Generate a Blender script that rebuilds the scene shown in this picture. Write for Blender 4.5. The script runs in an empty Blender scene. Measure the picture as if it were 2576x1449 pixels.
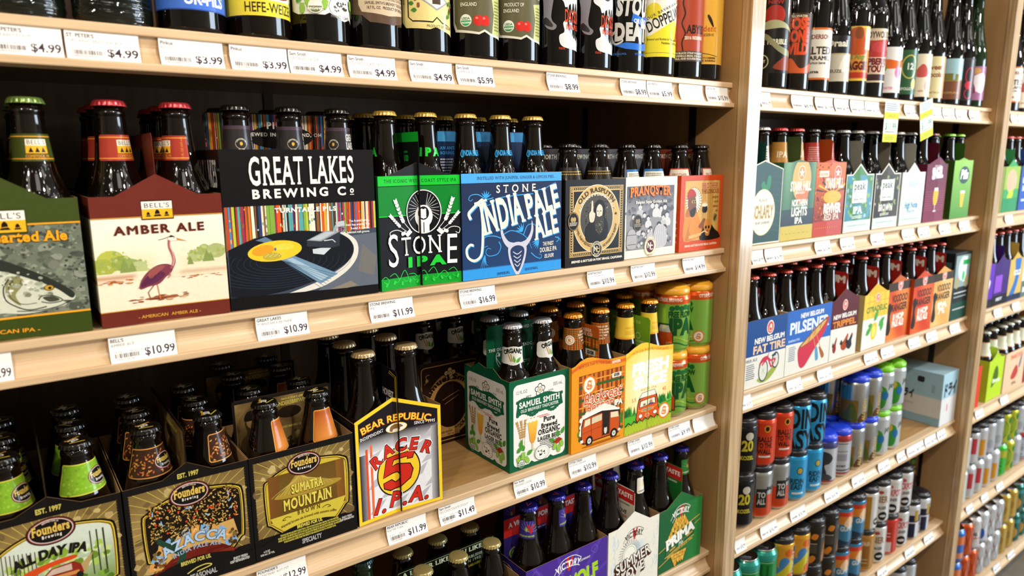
import bpy, bmesh, math, random
import numpy as np
from mathutils import Vector, Matrix
from mathutils.geometry import tessellate_polygon
random.seed(7)
sc = bpy.context.scene
COL = sc.collection

# ------------------------------------------------------------------ camera
cd = bpy.data.cameras.new('camera'); cam = bpy.data.objects.new('camera', cd); COL.objects.link(cam)
_y, _p, _r = (math.radians(a) for a in (36.8613, -10.6163, -0.35601))
_F = Vector((math.sin(_y)*math.cos(_p), math.cos(_y)*math.cos(_p), math.sin(_p)))
_R0 = Vector((math.cos(_y), -math.sin(_y), 0)); _U0 = _R0.cross(_F)
_R = _R0*math.cos(_r)+_U0*math.sin(_r); _U = _U0*math.cos(_r)-_R0*math.sin(_r)
cam.matrix_world = Matrix(((_R.x,_U.x,-_F.x,0),(_R.y,_U.y,-_F.y,-0.8),(_R.z,_U.z,-_F.z,0),(0,0,0,1)))
cd.sensor_width = 36; cd.lens = 36*1748.047/2576; cd.clip_start = 0.02
cd.dof.use_dof = True; cd.dof.focus_distance = 0.98; cd.dof.aperture_fstop = 5.0
sc.camera = cam

# ------------------------------------------------------------------ world, lamps, exposure
wd = bpy.data.worlds.new('world'); sc.world = wd; wd.use_nodes = True
wb = wd.node_tree.nodes['Background']; wb.inputs[0].default_value = (0.62, 0.78, 1.0, 1); wb.inputs[1].default_value = 1.6
def area(name, loc, aim, power, col, sx, sy=None, spread=180):
    l = bpy.data.lights.new(name, 'AREA'); l.energy = power; l.color = col
    l.shape = 'RECTANGLE' if sy else 'DISK'; l.size = sx
    if sy: l.size_y = sy
    l.spread = math.radians(spread)
    o = bpy.data.objects.new(name, l); COL.objects.link(o); o.location = loc
    o.rotation_euler = (Vector(aim)-Vector(loc)).to_track_quat('-Z', 'Y').to_euler()
    return o
WARM = (1.0, 0.86, 0.70); NEUT = (1.0, 0.93, 0.84); DAY = (0.72, 0.86, 1.0)
area('shelf_lamp_light', (-0.55, -0.95, 0.66), (-0.35, 0, -0.25), 8, WARM, 0.06)
area('shelf_lamp_light', (0.55, -0.95, 0.66), (0.5, 0, -0.3), 10, (1.0, 0.89, 0.76), 0.06)
area('shelf_lamp_light', (2.05, -0.95, 0.70), (1.8, 0, -0.3), 8, NEUT, 0.06)
area('shelf_lamp_light', (3.3, -0.95, 0.70), (3.0, 0, -0.3), 13, NEUT, 0.06)
for _i in range(4):
    area('ceiling_fill_light', (-1.2+1.5*_i, -1.9, 1.44), (-1.2+1.5*_i, -1.7, 0), 5, NEUT, 0.6, 0.6)  # unseen area lights added overhead as soft ambient fill
area('window_daylight', (4.6, -2.6, 0.1), (1.6, 0, -0.2), 160, DAY, 1.8, 1.6)
for _i in range(9):
    for _j in range(3):
        area('ceiling_downlight', (-2.2+.85*_i, -.75-.85*_j, 1.46), (-2.2+.85*_i, -.75-.85*_j, 0), 1.1, NEUT, .11)
sc.view_settings.view_transform = 'Standard'; sc.view_settings.look = 'None'
sc.view_settings.gamma = 1.0; sc.view_settings.use_curve_mapping = False
sc.view_settings.exposure = -0.08

# ------------------------------------------------------------------ materials
def hexc(h):
    if not isinstance(h, str): return tuple(h)
    h = h.lstrip('#')
    if len(h) == 3: h = ''.join(a+a for a in h)
    v = [int(h[i:i+2], 16)/255 for i in (0, 2, 4)]
    return tuple(a/12.92 if a <= 0.04045 else ((a+0.055)/1.055)**2.4 for a in v)
MATS = {}
def pbr(name, col, rough=.5, metal=0, coat=0, **kw):
    if name in MATS: return MATS[name]
    m = bpy.data.materials.new(name); m.use_nodes = True
    b = m.node_tree.nodes['Principled BSDF']; c = hexc(col)
    b.inputs['Base Color'].default_value = (*c, 1); b.inputs['Roughness'].default_value = rough
    b.inputs['Metallic'].default_value = metal; b.inputs['Coat Weight'].default_value = coat
    b.inputs['Coat Roughness'].default_value = .08
    for k, v in kw.items(): b.inputs[k.replace('_', ' ')].default_value = v
    MATS[name] = m; return m
def nd(m, t, **kw):
    n = m.node_tree.nodes.new(t)
    for k, v in kw.items(): setattr(n, k, v)
    return n
def wood(name, c0, c1, scale, rough=.42, streak=.5, coat=.15, bump=.04, dark=None):
    m = pbr(name, c0, rough, coat=coat); T = m.node_tree; L = T.links.new; b = T.nodes['Principled BSDF']
    tc = nd(m, 'ShaderNodeTexCoord'); mp = nd(m, 'ShaderNodeMapping'); mp.inputs['Scale'].default_value = scale
    L(tc.outputs['Object'], mp.inputs['Vector'])
    n1 = nd(m, 'ShaderNodeTexNoise'); n1.inputs['Scale'].default_value = 1; n1.inputs['Detail'].default_value = 6; n1.inputs['Roughness'].default_value = .62
    n1.inputs['Distortion'].default_value = .6
    n2 = nd(m, 'ShaderNodeTexNoise'); n2.inputs['Scale'].default_value = 4.5; n2.inputs['Detail'].default_value = 3
    L(mp.outputs[0], n1.inputs['Vector']); L(mp.outputs[0], n2.inputs['Vector'])
    r = nd(m, 'ShaderNodeValToRGB'); r.color_ramp.elements[0].position = .35; r.color_ramp.elements[1].position = .68
    r.color_ramp.elements[0].color = (*hexc(c1), 1); r.color_ramp.elements[1].color = (*hexc(c0), 1)
    L(n1.outputs[0], r.inputs[0])
    mx = nd(m, 'ShaderNodeMix', data_type='RGBA', blend_type='MULTIPLY'); mx.inputs['Factor'].default_value = streak
    r2 = nd(m, 'ShaderNodeValToRGB'); r2.color_ramp.elements[0].position = .38; r2.color_ramp.elements[1].position = .62
    r2.color_ramp.elements[0].color = (*hexc(dark or '#a58a6c'), 1); r2.color_ramp.elements[1].color = (1, 1, 1, 1)
    L(n2.outputs[0], r2.inputs[0]); L(r.outputs[0], mx.inputs['A']); L(r2.outputs[0], mx.inputs['B'])
    L(mx.outputs['Result'], b.inputs['Base Color'])
    bp = nd(m, 'ShaderNodeBump'); bp.inputs['Strength'].default_value = bump; bp.inputs['Distance'].default_value = .002
    L(n2.outputs[0], bp.inputs['Height']); L(bp.outputs[0], b.inputs['Normal'])
    return m
M_MAPLE = wood('maple_wood', '#dbbd96', '#d2b188', (1.6, 30, 30), streak=.2)
M_BOARD = wood('shelf_plywood', '#bd9560', '#ab824c', (2.0, 22, 22), streak=.3)
M_PANEL = wood('panel_plywood', '#ad8656', '#a37c4c', (9, 9, 1.0), streak=.2)
M_OAK = wood('oak_wood', '#c8aa7e', '#bd9c6e', (38, 38, 1.3), rough=.32, streak=.55, coat=.3, bump=.25, dark='#a07c54')
M_BACK = wood('back_board', '#6e543a', '#5e4630', (14, 14, 1.5), streak=.3)

def print_mat(name, rough=.42, metal=0, coat=.03, mottle=.06, scale=220):
    m = pbr(name, '#ffffff', rough, metal, coat, Specular_IOR_Level=.12); T = m.node_tree; L = T.links.new; b = T.nodes['Principled BSDF']
    a = nd(m, 'ShaderNodeVertexColor', layer_name='Ink')
    tc = nd(m, 'ShaderNodeTexCoord'); n = nd(m, 'ShaderNodeTexNoise'); n.inputs['Scale'].default_value = scale; n.inputs['Detail'].default_value = 3
    L(tc.outputs['Object'], n.inputs['Vector'])
    r = nd(m, 'ShaderNodeMapRange'); r.inputs['To Min'].default_value = 1-mottle*2; r.inputs['To Max'].default_value = 1+mottle
    L(n.outputs[0], r.inputs[0])
    mx = nd(m, 'ShaderNodeVectorMath', operation='SCALE'); L(a.outputs[0], mx.inputs[0]); L(r.outputs[0], mx.inputs['Scale'])
    L(mx.outputs[0], b.inputs['Base Color'])
    return m
M_PRINT = print_mat('printed_carton'); M_PAPER = print_mat('printed_paper', rough=.6, coat=0, mottle=.02)
M_LABEL = print_mat('printed_bottle_label', rough=.35, coat=.3, mottle=.04)
M_CANP = print_mat('printed_can', rough=.28, metal=.55, coat=.5, mottle=.03)
M_KRAFT = print_mat('kraft_board', rough=.85, coat=0, mottle=.08, scale=90)
M_EDGE = pbr('board_cut_edge', '#c9b190', .8)
def glass(name, col, tcol, trans):
    m = pbr(name, col, .035, **{'IOR': 1.5}); b = m.node_tree.nodes['Principled BSDF']
    b.inputs['Transmission Weight'].default_value = trans
    T = m.node_tree; L = T.links.new
    tc = nd(m, 'ShaderNodeTexCoord'); n = nd(m, 'ShaderNodeTexNoise'); n.inputs['Scale'].default_value = 60
    L(tc.outputs['Object'], n.inputs['Vector']); bp = nd(m, 'ShaderNodeBump'); bp.inputs['Strength'].default_value = .03; bp.inputs['Distance'].default_value = .002
    L(n.outputs[0], bp.inputs['Height']); L(bp.outputs[0], b.inputs['Normal'])
    return m
M_AMBER = glass('amber_glass', '#0d0603', 0, .08)
M_BLACKG = glass('near_black_glass', '#060404', 0, 0)
M_GREENG = glass('green_glass', '#123015', 0, .35)
M_RIPPLE = glass('rippled_green_glass', '#0d120c', 0, 0)
_b = [n for n in M_RIPPLE.node_tree.nodes if n.type == 'BUMP'][0]; _b.inputs['Strength'].default_value = .9; _b.inputs['Distance'].default_value = .004
_m = nd(M_RIPPLE, 'ShaderNodeMapping'); _m.inputs['Scale'].default_value = (.35, .35, 3.2)
_tc = [n for n in M_RIPPLE.node_tree.nodes if n.type == 'TEX_COORD'][0]; _n = [n for n in M_RIPPLE.node_tree.nodes if n.type == 'TEX_NOISE'][0]
M_RIPPLE.node_tree.links.new(_tc.outputs['Object'], _m.inputs[0]); M_RIPPLE.node_tree.links.new(_m.outputs[0], _n.inputs['Vector'])
M_ALU = pbr('brushed_aluminium', '#c9ccd0', .25, 1)
M_STEEL = pbr('dark_steel_strip', '#3b362f', .45, .8)

# ------------------------------------------------------------------ objects
def obj(name, mesh, parent=None, loc=None):
    o = bpy.data.objects.new(name, mesh); COL.objects.link(o)
    if parent: o.parent = parent
    if loc: o.location = loc
    return o
def empty(name, loc=(0, 0, 0), rz=0):
    o = bpy.data.objects.new(name, None); COL.objects.link(o); o.location = loc; o.rotation_euler = (0, 0, rz); o.empty_display_size = .02
    return o
LONG = []
def tag(o, label=None, cat=None, group=None, kind=None):
    if label:
        o['label'] = label
        if len(label.split()) > 16: LONG.append(label)
    if cat: o['category'] = cat
    if group: o['group'] = group
    if kind: o['kind'] = kind
    return o
def copy_tree(o, parent=None):
    c = o.copy(); COL.objects.link(c); c.parent = parent
    for ch in o.children: copy_tree(ch, c)
    return c
def mesh(name, verts, faces, mats, smooth=False, midx=None):
    me = bpy.data.meshes.new(name); me.from_pydata(verts, [], faces)
    for m in (mats if isinstance(mats, (list, tuple)) else [mats]): me.materials.append(m)
    if midx is not None: me.polygons.foreach_set('material_index', midx)
    if smooth: me.polygons.foreach_set('use_smooth', [True]*len(me.polygons))
    me.update(); return me
def box(x0, x1, y0, y1, z0, z1):
    v = [(x, y, z) for z in (z0, z1) for y in (y0, y1) for x in (x0, x1)]
    f = [(0, 2, 3, 1), (4, 5, 7, 6), (0, 1, 5, 4), (2, 6, 7, 3), (0, 4, 6, 2), (1, 3, 7, 5)]
    return v, f
def boxmesh(name, b, mat, bev=0):
    v, f = box(*b); me = mesh(name, v, f, mat)
    if bev:
        bm = bmesh.new(); bm.from_mesh(me); bmesh.ops.bevel(bm, geom=bm.edges[:], offset=bev, segments=2, affect='EDGES', profile=.5); bm.to_mesh(me); bm.free()
    return me
def extrude_profile(name, prof, x0, x1, mat):          # prof: (y,z) polygon swept along x
    n = len(prof); v = [(x0, y, z) for y, z in prof]+[(x1, y, z) for y, z in prof]
    f = [(i, (i+1) % n, (i+1) % n+n, i+n) for i in range(n)]+[tuple(range(n))[::-1], tuple(range(n, 2*n))]
    me = mesh(name, v, f, mat)
    bm = bmesh.new(); bm.from_mesh(me); bmesh.ops.recalc_face_normals(bm, faces=bm.faces[:]); bm.to_mesh(me); bm.free()
    return me
def lathe(name, prof, mat, seg=28, sy=1.0):            # prof: (r,z) mm, bottom to top
    v = []; f = []
    for r, z in prof:
        for i in range(seg):
            a = 2*math.pi*i/seg; v.append((r*math.cos(a)/1000, sy*r*math.sin(a)/1000, z/1000))
    for k in range(len(prof)-1):
        for i in range(seg):
            j = (i+1) % seg; f.append((k*seg+i, k*seg+j, (k+1)*seg+j, (k+1)*seg+i))
    f.append(tuple(range(seg))[::-1]); f.append(tuple((len(prof)-1)*seg+i for i in range(seg)))
    return mesh(name, v, f, mat, smooth=True)

# ------------------------------------------------------------------ lettering
CHARS = "ABCDEFGHIJKLMNOPQRSTUVWXYZabcdefghijklmnopqrstuvwxyz0123456789.,'!?&$-/:%()#+*©®é•ドライСЕДЧНЫЙУГРОИТЯВЛЬ№"
WTS = (0.0, .022, .05, .085)
GLY = {}
def make_glyphs():
    tmp = []
    fnt = None
    for wi, w in enumerate(WTS):
        for ch in CHARS:
            for s in ((ch, ch+'I') if wi == 0 else (ch,)):
                c = bpy.data.curves.new('g', 'FONT'); c.body = s; c.size = 1; c.offset = w*.72; c.resolution_u = 3; c.fill_mode = 'FRONT'
                o = bpy.data.objects.new('g', c); COL.objects.link(o); tmp.append((wi, ch, s, o))
    dg = bpy.context.evaluated_depsgraph_get()
    raw = {}
    for wi, ch, s, o in tmp:
        me = o.evaluated_get(dg).to_mesh()
        n = len(me.vertices); v = np.zeros(n*3, np.float32); me.vertices.foreach_get('co', v)
        v = v.reshape(-1, 3)[:, :2]
        me.calc_loop_triangles(); t = np.zeros(len(me.loop_triangles)*3, np.int32); me.loop_triangles.foreach_get('vertices', t)
        raw[(wi, s)] = (v.copy(), t.reshape(-1, 3).copy())
    cap = raw[(0, 'H')][0][:, 1].max(); iw = raw[(0, 'I')][0][:, 0].max()
    for wi, w in enumerate(WTS):
        for ch in CHARS:
            v, t = raw[(wi, ch)]
            v2 = raw[(0, ch+'I')][0]
            adv = (v2[:, 0].max()-iw) if len(v2) else .3
            parts = [(v/cap, t)]
            if wi and ch in 'MWmw':
                v0, t0 = raw[(0, ch)]; o_ = w*.72/cap
                parts = [(v0/cap+np.array(d)*o_, t0) for d in ((0, 0), (-1, 0), (1, 0), (0, 1), (0, -1))]
            GLY[(ch, wi)] = (parts, adv/cap)
    GLY[(' ', 0)] = GLY[(' ', 1)] = GLY[(' ', 2)] = GLY[(' ', 3)] = ([(np.zeros((0, 2)), np.zeros((0, 3), int))], .42)
    for wi, ch, s, o in tmp:
        c = o.data; bpy.data.objects.remove(o); bpy.data.curves.remove(c)
make_glyphs()
SER = {}
def serif_glyph(ch, wi):
    k = (ch, wi)
    if k in SER: return SER[k]
    v, t = GLY[k][0][0]
    cnt = {}
    for a in t:
        for i in range(3):
            e = tuple(sorted((int(a[i]), int(a[(i+1) % 3])))); cnt[e] = cnt.get(e, 0)+1
    nv = []; nt = []; n = 0; ymax = v[:, 1].max() if len(v) else 0
    for e, c in cnt.items():
        if c != 1: continue
        p, q = v[e[0]], v[e[1]]
        if abs(p[1]-q[1]) > .004 or not (.06 < abs(p[0]-q[0]) < .34): continue
        for yy, s in ((0, 1), (ymax if ch.isupper() else -9, -1), (.73 if ch.islower() else -9, -1)):
            if abs(p[1]-yy) < .06:
                x0, x1 = min(p[0], q[0])-.085, max(p[0], q[0])+.085; y0 = p[1]; y1 = p[1]+s*.075
                nv += [(x0, y0), (x1, y0), (x1, y1), (x0, y1)]; nt += [(n, n+1, n+2), (n, n+2, n+3)]; n += 4
                break
    SER[k] = (np.array(nv).reshape(-1, 2), np.array(nt, int).reshape(-1, 3))
    return SER[k]

class Art:
    """flat print in millimetres: u to the right, v up"""
    STEP = .000007
    def __init__(s): s.ch = []; s.lay = 0
    def add(s, v, t, c):
        s.lay += 1; s.ch.append((np.asarray(v, float), np.asarray(t, int), c, s.lay)); return s
    def poly(s, pts, c):
        t = tessellate_polygon([[Vector((p[0], p[1], 0)) for p in pts]])
        return s.add(pts, t, c)
    def rect(s, x, y, w, h, c): return s.add([(x, y), (x+w, y), (x+w, y+h), (x, y+h)], [(0, 1, 2), (0, 2, 3)], c)
    def rrect(s, x, y, w, h, r, c):
        p = []
        for cx, cy, a0 in ((x+w-r, y+r, -90), (x+w-r, y+h-r, 0), (x+r, y+h-r, 90), (x+r, y+r, 180)):
            for k in range(5):
                a = math.radians(a0+22.5*k); p.append((cx+r*math.cos(a), cy+r*math.sin(a)))
        return s.poly(p, c)
    def ell(s, cx, cy, rx, ry, c, n=28, a0=0, a1=360, rot=0):
        full = a1-a0 >= 360; k = n if full else n+1
        p = [] if full else [(0, 0)]
        for i in range(k):
            a = math.radians(a0+(a1-a0)*i/n); p.append((rx*math.cos(a), ry*math.sin(a)))
        r = math.radians(rot)
        return s.poly([(cx+x*math.cos(r)-y*math.sin(r), cy+x*math.sin(r)+y*math.cos(r)) for x, y in p], c)
    def ring(s, cx, cy, rx, ry, w, c, n=32, a0=0, a1=360):
        v = []; t = []
        for i in range(n+1):
            a = math.radians(a0+(a1-a0)*i/n); v += [(cx+rx*math.cos(a), cy+ry*math.sin(a)), (cx+(rx-w)*math.cos(a), cy+(ry-w)*math.sin(a))]
        for i in range(n): t += [(2*i, 2*i+2, 2*i+1), (2*i+1, 2*i+2, 2*i+3)]
        return s.add(v, t, c)
    def line(s, pts, w, c, w2=None, closed=False, cap=True):
        pts = [np.array(p, float) for p in pts]
        if closed: pts = pts+[pts[0]]
        n = len(pts); v = []; t = []
        for i, p in enumerate(pts):
            a = pts[max(i-1, 0)]; b = pts[min(i+1, n-1)]
            if closed and i in (0, n-1): a = pts[n-2]; b = pts[1]
            d = b-a; l = math.hypot(*d) or 1; nn = np.array((-d[1], d[0]))/l
            ww = w if w2 is None else w+(w2-w)*i/max(n-1, 1)
            v += [tuple(p+nn*ww/2), tuple(p-nn*ww/2)]
        for i in range(n-1): t += [(2*i, 2*i+1, 2*i+2), (2*i+1, 2*i+3, 2*i+2)]
        return s.add(v, t, c)
    def curve(s, pts, w, c, w2=None, n=6, closed=False): return s.line(smooth(pts, n, closed), w, c, w2, closed)
    def blob(s, pts, c, n=5): return s.poly(smooth(pts, n, True), c)
    def text(s, st, x, y, h, c, w=None, b=1, al='c', rot=0, sh=0, sp=0, arc=None, serif=False, out=None, ow=None, warp=None, sx=1.0):
        st = str(st)
        B = [([], [], [0]) for _ in range(12)]; px = 0; k = 0
        for chh in st:
            if (chh, b) not in GLY: chh = '.'
            pl, adv = GLY[(chh, b)]; k += 1
            parts = [(2*q+k % 2, *vt) for q, vt in enumerate(pl)]
            if serif and len(pl[0][0]): parts.append((10+k % 2, *serif_glyph(chh, b))); adv *= 1.1
            for q, v_, t_ in parts:
                if len(v_): L = B[q]; L[0].append(v_+np.array((px, 0))); L[1].append(t_+L[2][0]); L[2][0] += len(v_)
            px += adv+sp
        px -= sp
        kx = h*sx if w is None else w/max(px, .01)
        if out is not None:
            s.text(st, x, y, h, out, w=w, b=ow if ow is not None else min(3, b+1), al=al, rot=rot, sh=sh, sp=sp, arc=arc, serif=serif, warp=warp, sx=sx)
        tot = px*kx
        for q, L in enumerate(B):
            if not L[0]: continue
            V = np.concatenate(L[0])*np.array((kx, h)); T = np.concatenate(L[1])
            V[:, 0] += V[:, 1]*sh
            V[:, 0] -= {'l': 0, 'c': tot/2, 'r': tot}[al]
            if arc:
                a = V[:, 0]/arc; r = arc+V[:, 1]
                V = np.stack((r*np.sin(a), r*np.cos(a)-arc), 1)
            if warp: V = np.array([warp(p[0], p[1]) for p in V])
            if rot:
                a = math.radians(rot); ca, sa = math.cos(a), math.sin(a)
                V = np.stack((V[:, 0]*ca-V[:, 1]*sa, V[:, 0]*sa+V[:, 1]*ca), 1)
            s.add(V+np.array((x, y)), T, c); s.lay -= .7
        s.lay += .7
        return s
    def paras(s, x, y, w, h, n, c, rnd, fill=.5):        # rows of fine print too small to read
        for i in range(n):
            yy = y+h-(i+.75)*h/n; xx = x; ww = w*rnd.uniform(.8, 1)
            while xx < x+ww:
                l = rnd.uniform(.02, .09)*w; l = min(l, x+ww-xx); s.rect(xx, yy, l, h/n*fill, c); s.lay -= .8; xx += l+w*.015
        s.lay += 1; return s
    def build(s, name, fmap, mat, parent=None, cuts=None, base=.00005, bound=None, rows=None, step=None):
        V = []; T = []; C = []; n = 0
        for v, t, c, lay in s.ch:
            if len(t) == 0: continue
            if bound:
                v, t = clip_box(v, t, bound)
                if len(t) == 0: continue
            if cuts:
                v, t = clip_cols(v, t, cuts)
            if rows:
                v, t = clip_cols(v[:, ::-1], t, rows); v = v[:, ::-1]
            if callable(c): cc = np.array([hexc(c(p[0], p[1])) for p in v])
            else: cc = np.tile(np.array(hexc(c)), (len(v), 1))
            V.append(fmap(v, base+lay*(step or s.STEP))); T.append(t+n); C.append(cc); n += len(v)
        V = np.concatenate(V); T = np.concatenate(T); C = np.concatenate(C)
        me = bpy.data.meshes.new(name)
        me.vertices.add(len(V)); me.vertices.foreach_set('co', V.astype(np.float32).ravel())
        me.loops.add(len(T)*3); me.loops.foreach_set('vertex_index', T.astype(np.int32).ravel())
        me.polygons.add(len(T)); me.polygons.foreach_set('loop_start', np.arange(0, len(T)*3, 3, dtype=np.int32))
        at = me.color_attributes.new('Ink', 'FLOAT_COLOR', 'POINT')
        at.data.foreach_set('color', np.concatenate((C, np.ones((len(C), 1))), 1).astype(np.float32).ravel())
        me.materials.append(mat); me.update(); me.validate()
        return obj(name, me, parent) if parent is not False else me
def smooth(pts, n=5, closed=False):
    P = [np.array(p, float) for p in pts]; m = len(P); out = []
    rng = range(m) if closed else range(m-1)
    for i in rng:
        if closed: a, b, c, d = P[(i-1) % m], P[i], P[(i+1) % m], P[(i+2) % m]
        else: a, b, c, d = P[max(i-1, 0)], P[i], P[i+1], P[min(i+2, m-1)]
        for k in range(n):
            t = k/n; out.append(tuple(.5*((2*b)+(c-a)*t+(2*a-5*b+4*c-d)*t*t+(3*b-a-3*c+d)*t**3)))
    if not closed: out.append(tuple(P[-1]))
    return out
def clip_cols(v, t, cuts):
    tv = v[t]; lo = tv[:, :, 0].min(1); hi = tv[:, :, 0].max(1)
    i0 = np.searchsorted(cuts, lo+1e-6, 'right'); i1 = np.searchsorted(cuts, hi-1e-6, 'left')
    keep = i0 >= i1
    if keep.all(): return v, t
    nv = list(map(tuple, v)); nt = list(map(tuple, t[keep]))
    for k in np.nonzero(~keep)[0]:
        tri = [tuple(p) for p in tv[k]]
        xs = [lo[k]-1]+list(cuts[i0[k]:i1[k]])+[hi[k]+1]
        for a, b in zip(xs[:-1], xs[1:]):
            pg = _half(_half(tri, a, 1), b, -1)
            if len(pg) >= 3:
                n = len(nv); nv += pg; nt += [(n, n+i, n+i+1) for i in range(1, len(pg)-1)]
    return np.array(nv), np.array(nt)
def clip_box(v, t, b):
    x0, x1, y0, y1 = b
    if v[:, 0].min() >= x0 and v[:, 0].max() <= x1 and v[:, 1].min() >= y0 and v[:, 1].max() <= y1: return v, t
    tv = v[t]; X, Y = tv[:, :, 0], tv[:, :, 1]
    ins = (X >= x0).all(1) & (X <= x1).all(1) & (Y >= y0).all(1) & (Y <= y1).all(1)
    outs = (X < x0).all(1) | (X > x1).all(1) | (Y < y0).all(1) | (Y > y1).all(1)
    nv = list(map(tuple, v)); nt = list(map(tuple, t[ins]))
    for k in np.nonzero(~ins & ~outs)[0]:
        pg = _half(_half([tuple(p) for p in tv[k]], x0, 1), x1, -1)
        pg = [(b_, a_) for a_, b_ in _half(_half([(b_, a_) for a_, b_ in pg], y0, 1), y1, -1)]
        if len(pg) >= 3:
            n = len(nv); nv += pg; nt += [(n, n+i, n+i+1) for i in range(1, len(pg)-1)]
    return np.array(nv), np.array(nt).reshape(-1, 3)
def _half(p, x, s):
    o = []
    for i in range(len(p)):
        a, b = p[i], p[(i+1) % len(p)]; da, db = s*(a[0]-x), s*(b[0]-x)
        if da >= 0: o.append(a)
        if da*db < 0:
            k = da/(da-db); o.append((x, a[1]+(b[1]-a[1])*k))
    return o
# frames: (2-D mm, lift) -> local 3-D metres
def flat(O, U, V, crease=None):
    O = np.array(O, float); U = np.array(U, float); V = np.array(V, float); N = np.cross(U, V)
    def f(v, off):
        k = off
        if crease:
            uc, dp, w = crease; k = off-dp*np.clip(1-np.abs(v[:, 0]-uc)/(w/2), 0, 1)
            k = k[:, None]
        return O+v[:, :1]/1000*U+v[:, 1:2]/1000*V+N*k
    return f
def onlathe(prof, ang0=-90, sy=1.0, rref=None):
    zs = np.array([p[1] for p in prof]); rs = np.array([p[0] for p in prof])
    def f(v, off):
        r = np.interp(v[:, 1], zs, rs)+off*1000+.1
        a = math.radians(ang0)+v[:, 0]/(rref or np.interp(v[:, 1], zs, rs).max())
        return np.stack((r*np.cos(a), sy*r*np.sin(a), v[:, 1]), 1)/1000
    return f

# ------------------------------------------------------------------ room
FLOOR = -1.68; CEIL = 1.5
def plane_box(name, b, mat): return tag(obj(name, boxmesh(name, b, mat)), kind='structure')
M_FLOOR = wood('floor_vinyl', '#8d8474', '#7d7466', (3, 3, 3), streak=.2, coat=0)
M_WALL = pbr('painted_wall', '#cfc6b6', .8); M_CEIL = pbr('ceiling_paint', '#b9b6b0', .9)
plane_box('floor', (-3, 6.3, -3.2, .56, FLOOR-.1, FLOOR), M_FLOOR)
plane_box('ceiling', (-3, 6.3, -3.2, .56, CEIL, CEIL+.1), M_CEIL)
plane_box('wall_back', (-3, 6.3, .5, .56, FLOOR, CEIL), M_WALL)
plane_box('wall_left', (-3.1, -3, -3.2, .56, FLOOR, CEIL), M_WALL)
plane_box('wall_right', (6.3, 6.4, -3.2, .56, FLOOR, CEIL), M_WALL)
wf = mesh('wall_front', *(lambda: (lambda parts: (sum((p[0] for p in parts), []), [tuple(i+8*k for i in f) for k, p in enumerate(parts) for f in p[1]]))(
    [box(-3, 3.6, -3.3, -3.2, FLOOR, CEIL), box(5.8, 6.3, -3.3, -3.2, FLOOR, CEIL), box(3.6, 5.8, -3.3, -3.2, FLOOR, -.75), box(3.6, 5.8, -3.3, -3.2, .95, CEIL)]))(), M_WALL)
tag(obj('wall_front', wf), kind='structure')
w1 = tag(empty('window_1', (4.7, -3.25, -.75)), kind='structure')
for i, b in enumerate([(-1.1, 1.1, -.03, .03, 0, .05), (-1.1, 1.1, -.03, .03, 1.65, 1.7), (-1.1, -1.05, -.03, .03, 0, 1.7), (1.05, 1.1, -.03, .03, 0, 1.7), (-.02, .02, -.02, .02, .05, 1.65)]):
    obj('window_frame', boxmesh('window_frame', b, M_CEIL), w1)

# ------------------------------------------------------------------ shelving
XL, XR, DX, YP, DEP = 1.1009, 1.1399, 1.192, -.0335, .45
ZS = dict(A1=.131, A2=-.1695, A3=-.483, A4=-.7935, B1=.1285, B2=-.173, B3=-.4718, B4=-.7963, B5=-1.1325,
          C1=.127, C2=-.174, C3=-.471, C4=-.797, C5=-1.134, C6=-1.483, B6=-1.48, A5=-1.11)
frame = empty('shelving_frame', (0, 0, FLOOR))
tag(frame, 'tall maple and oak shelving frame with upright partitions and dark back boards', 'shelving')
ZT = .62
for k in (-1, 0, 1, 2):
    xl, xr = XL+DX*k, XR+DX*k
    up = obj('upright_panel', boxmesh('upright_panel', (xl, xr, -.0115, DEP, 0, ZT-FLOOR), M_PANEL), frame)
    obj('face_strip', boxmesh('face_strip', (xl-.0003, xr+.0003, YP, -.0118, 0, ZT-FLOOR), M_OAK, .0012), up)
    for side in (0, 1):
        for yy in (.078, .38):
            sx = (xl-.0021, xl-.0001) if side == 0 else (xr+.0001, xr+.0021)
            st = obj('shelf_standard', boxmesh('shelf_standard', (*sx, yy, yy+.016, .05, ZT-FLOOR), M_STEEL), up)
    if k < 2: obj('back_board', boxmesh('back_board', (xr, xl+DX, DEP-.006, DEP, 0, ZT-FLOOR), M_BACK), frame)
    if k == -1:
        bx0 = XR-DX
        for xs in (.4005, ):
            st = obj('shelf_standard', boxmesh('shelf_standard', (xs, xs+.016, DEP-.0085, DEP-.0062, .05, ZT-FLOOR), M_STEEL), frame)
            obj('shelf_clip', boxmesh('shelf_clip', (xs+.001, xs+.015, DEP-.02, DEP-.0087, .058-FLOOR, .07-FLOOR), pbr('clip_nickel', '#b5b2aa', .3, 1), .0008), st)
cov = [(.004+.0032*math.sin(math.pi*min(1, t*1.05))-.0075*max(0, t-.35)**1.6*1.6, -.0098-.0262*t) for t in [i/10 for i in range(11)]]
PROF = [(.024, -.0003), (.0012, -.0003), (.0003, -.001), (0, -.002), (0, -.0085), (.0006, -.0095)] + cov + \
       [(-.0045, -.0362), (-.0057, -.0368), (-.006, -.0378), (-.006, -.0428), (-.0055, -.0438), (-.0045, -.0442), (.024, -.0442)]
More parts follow.
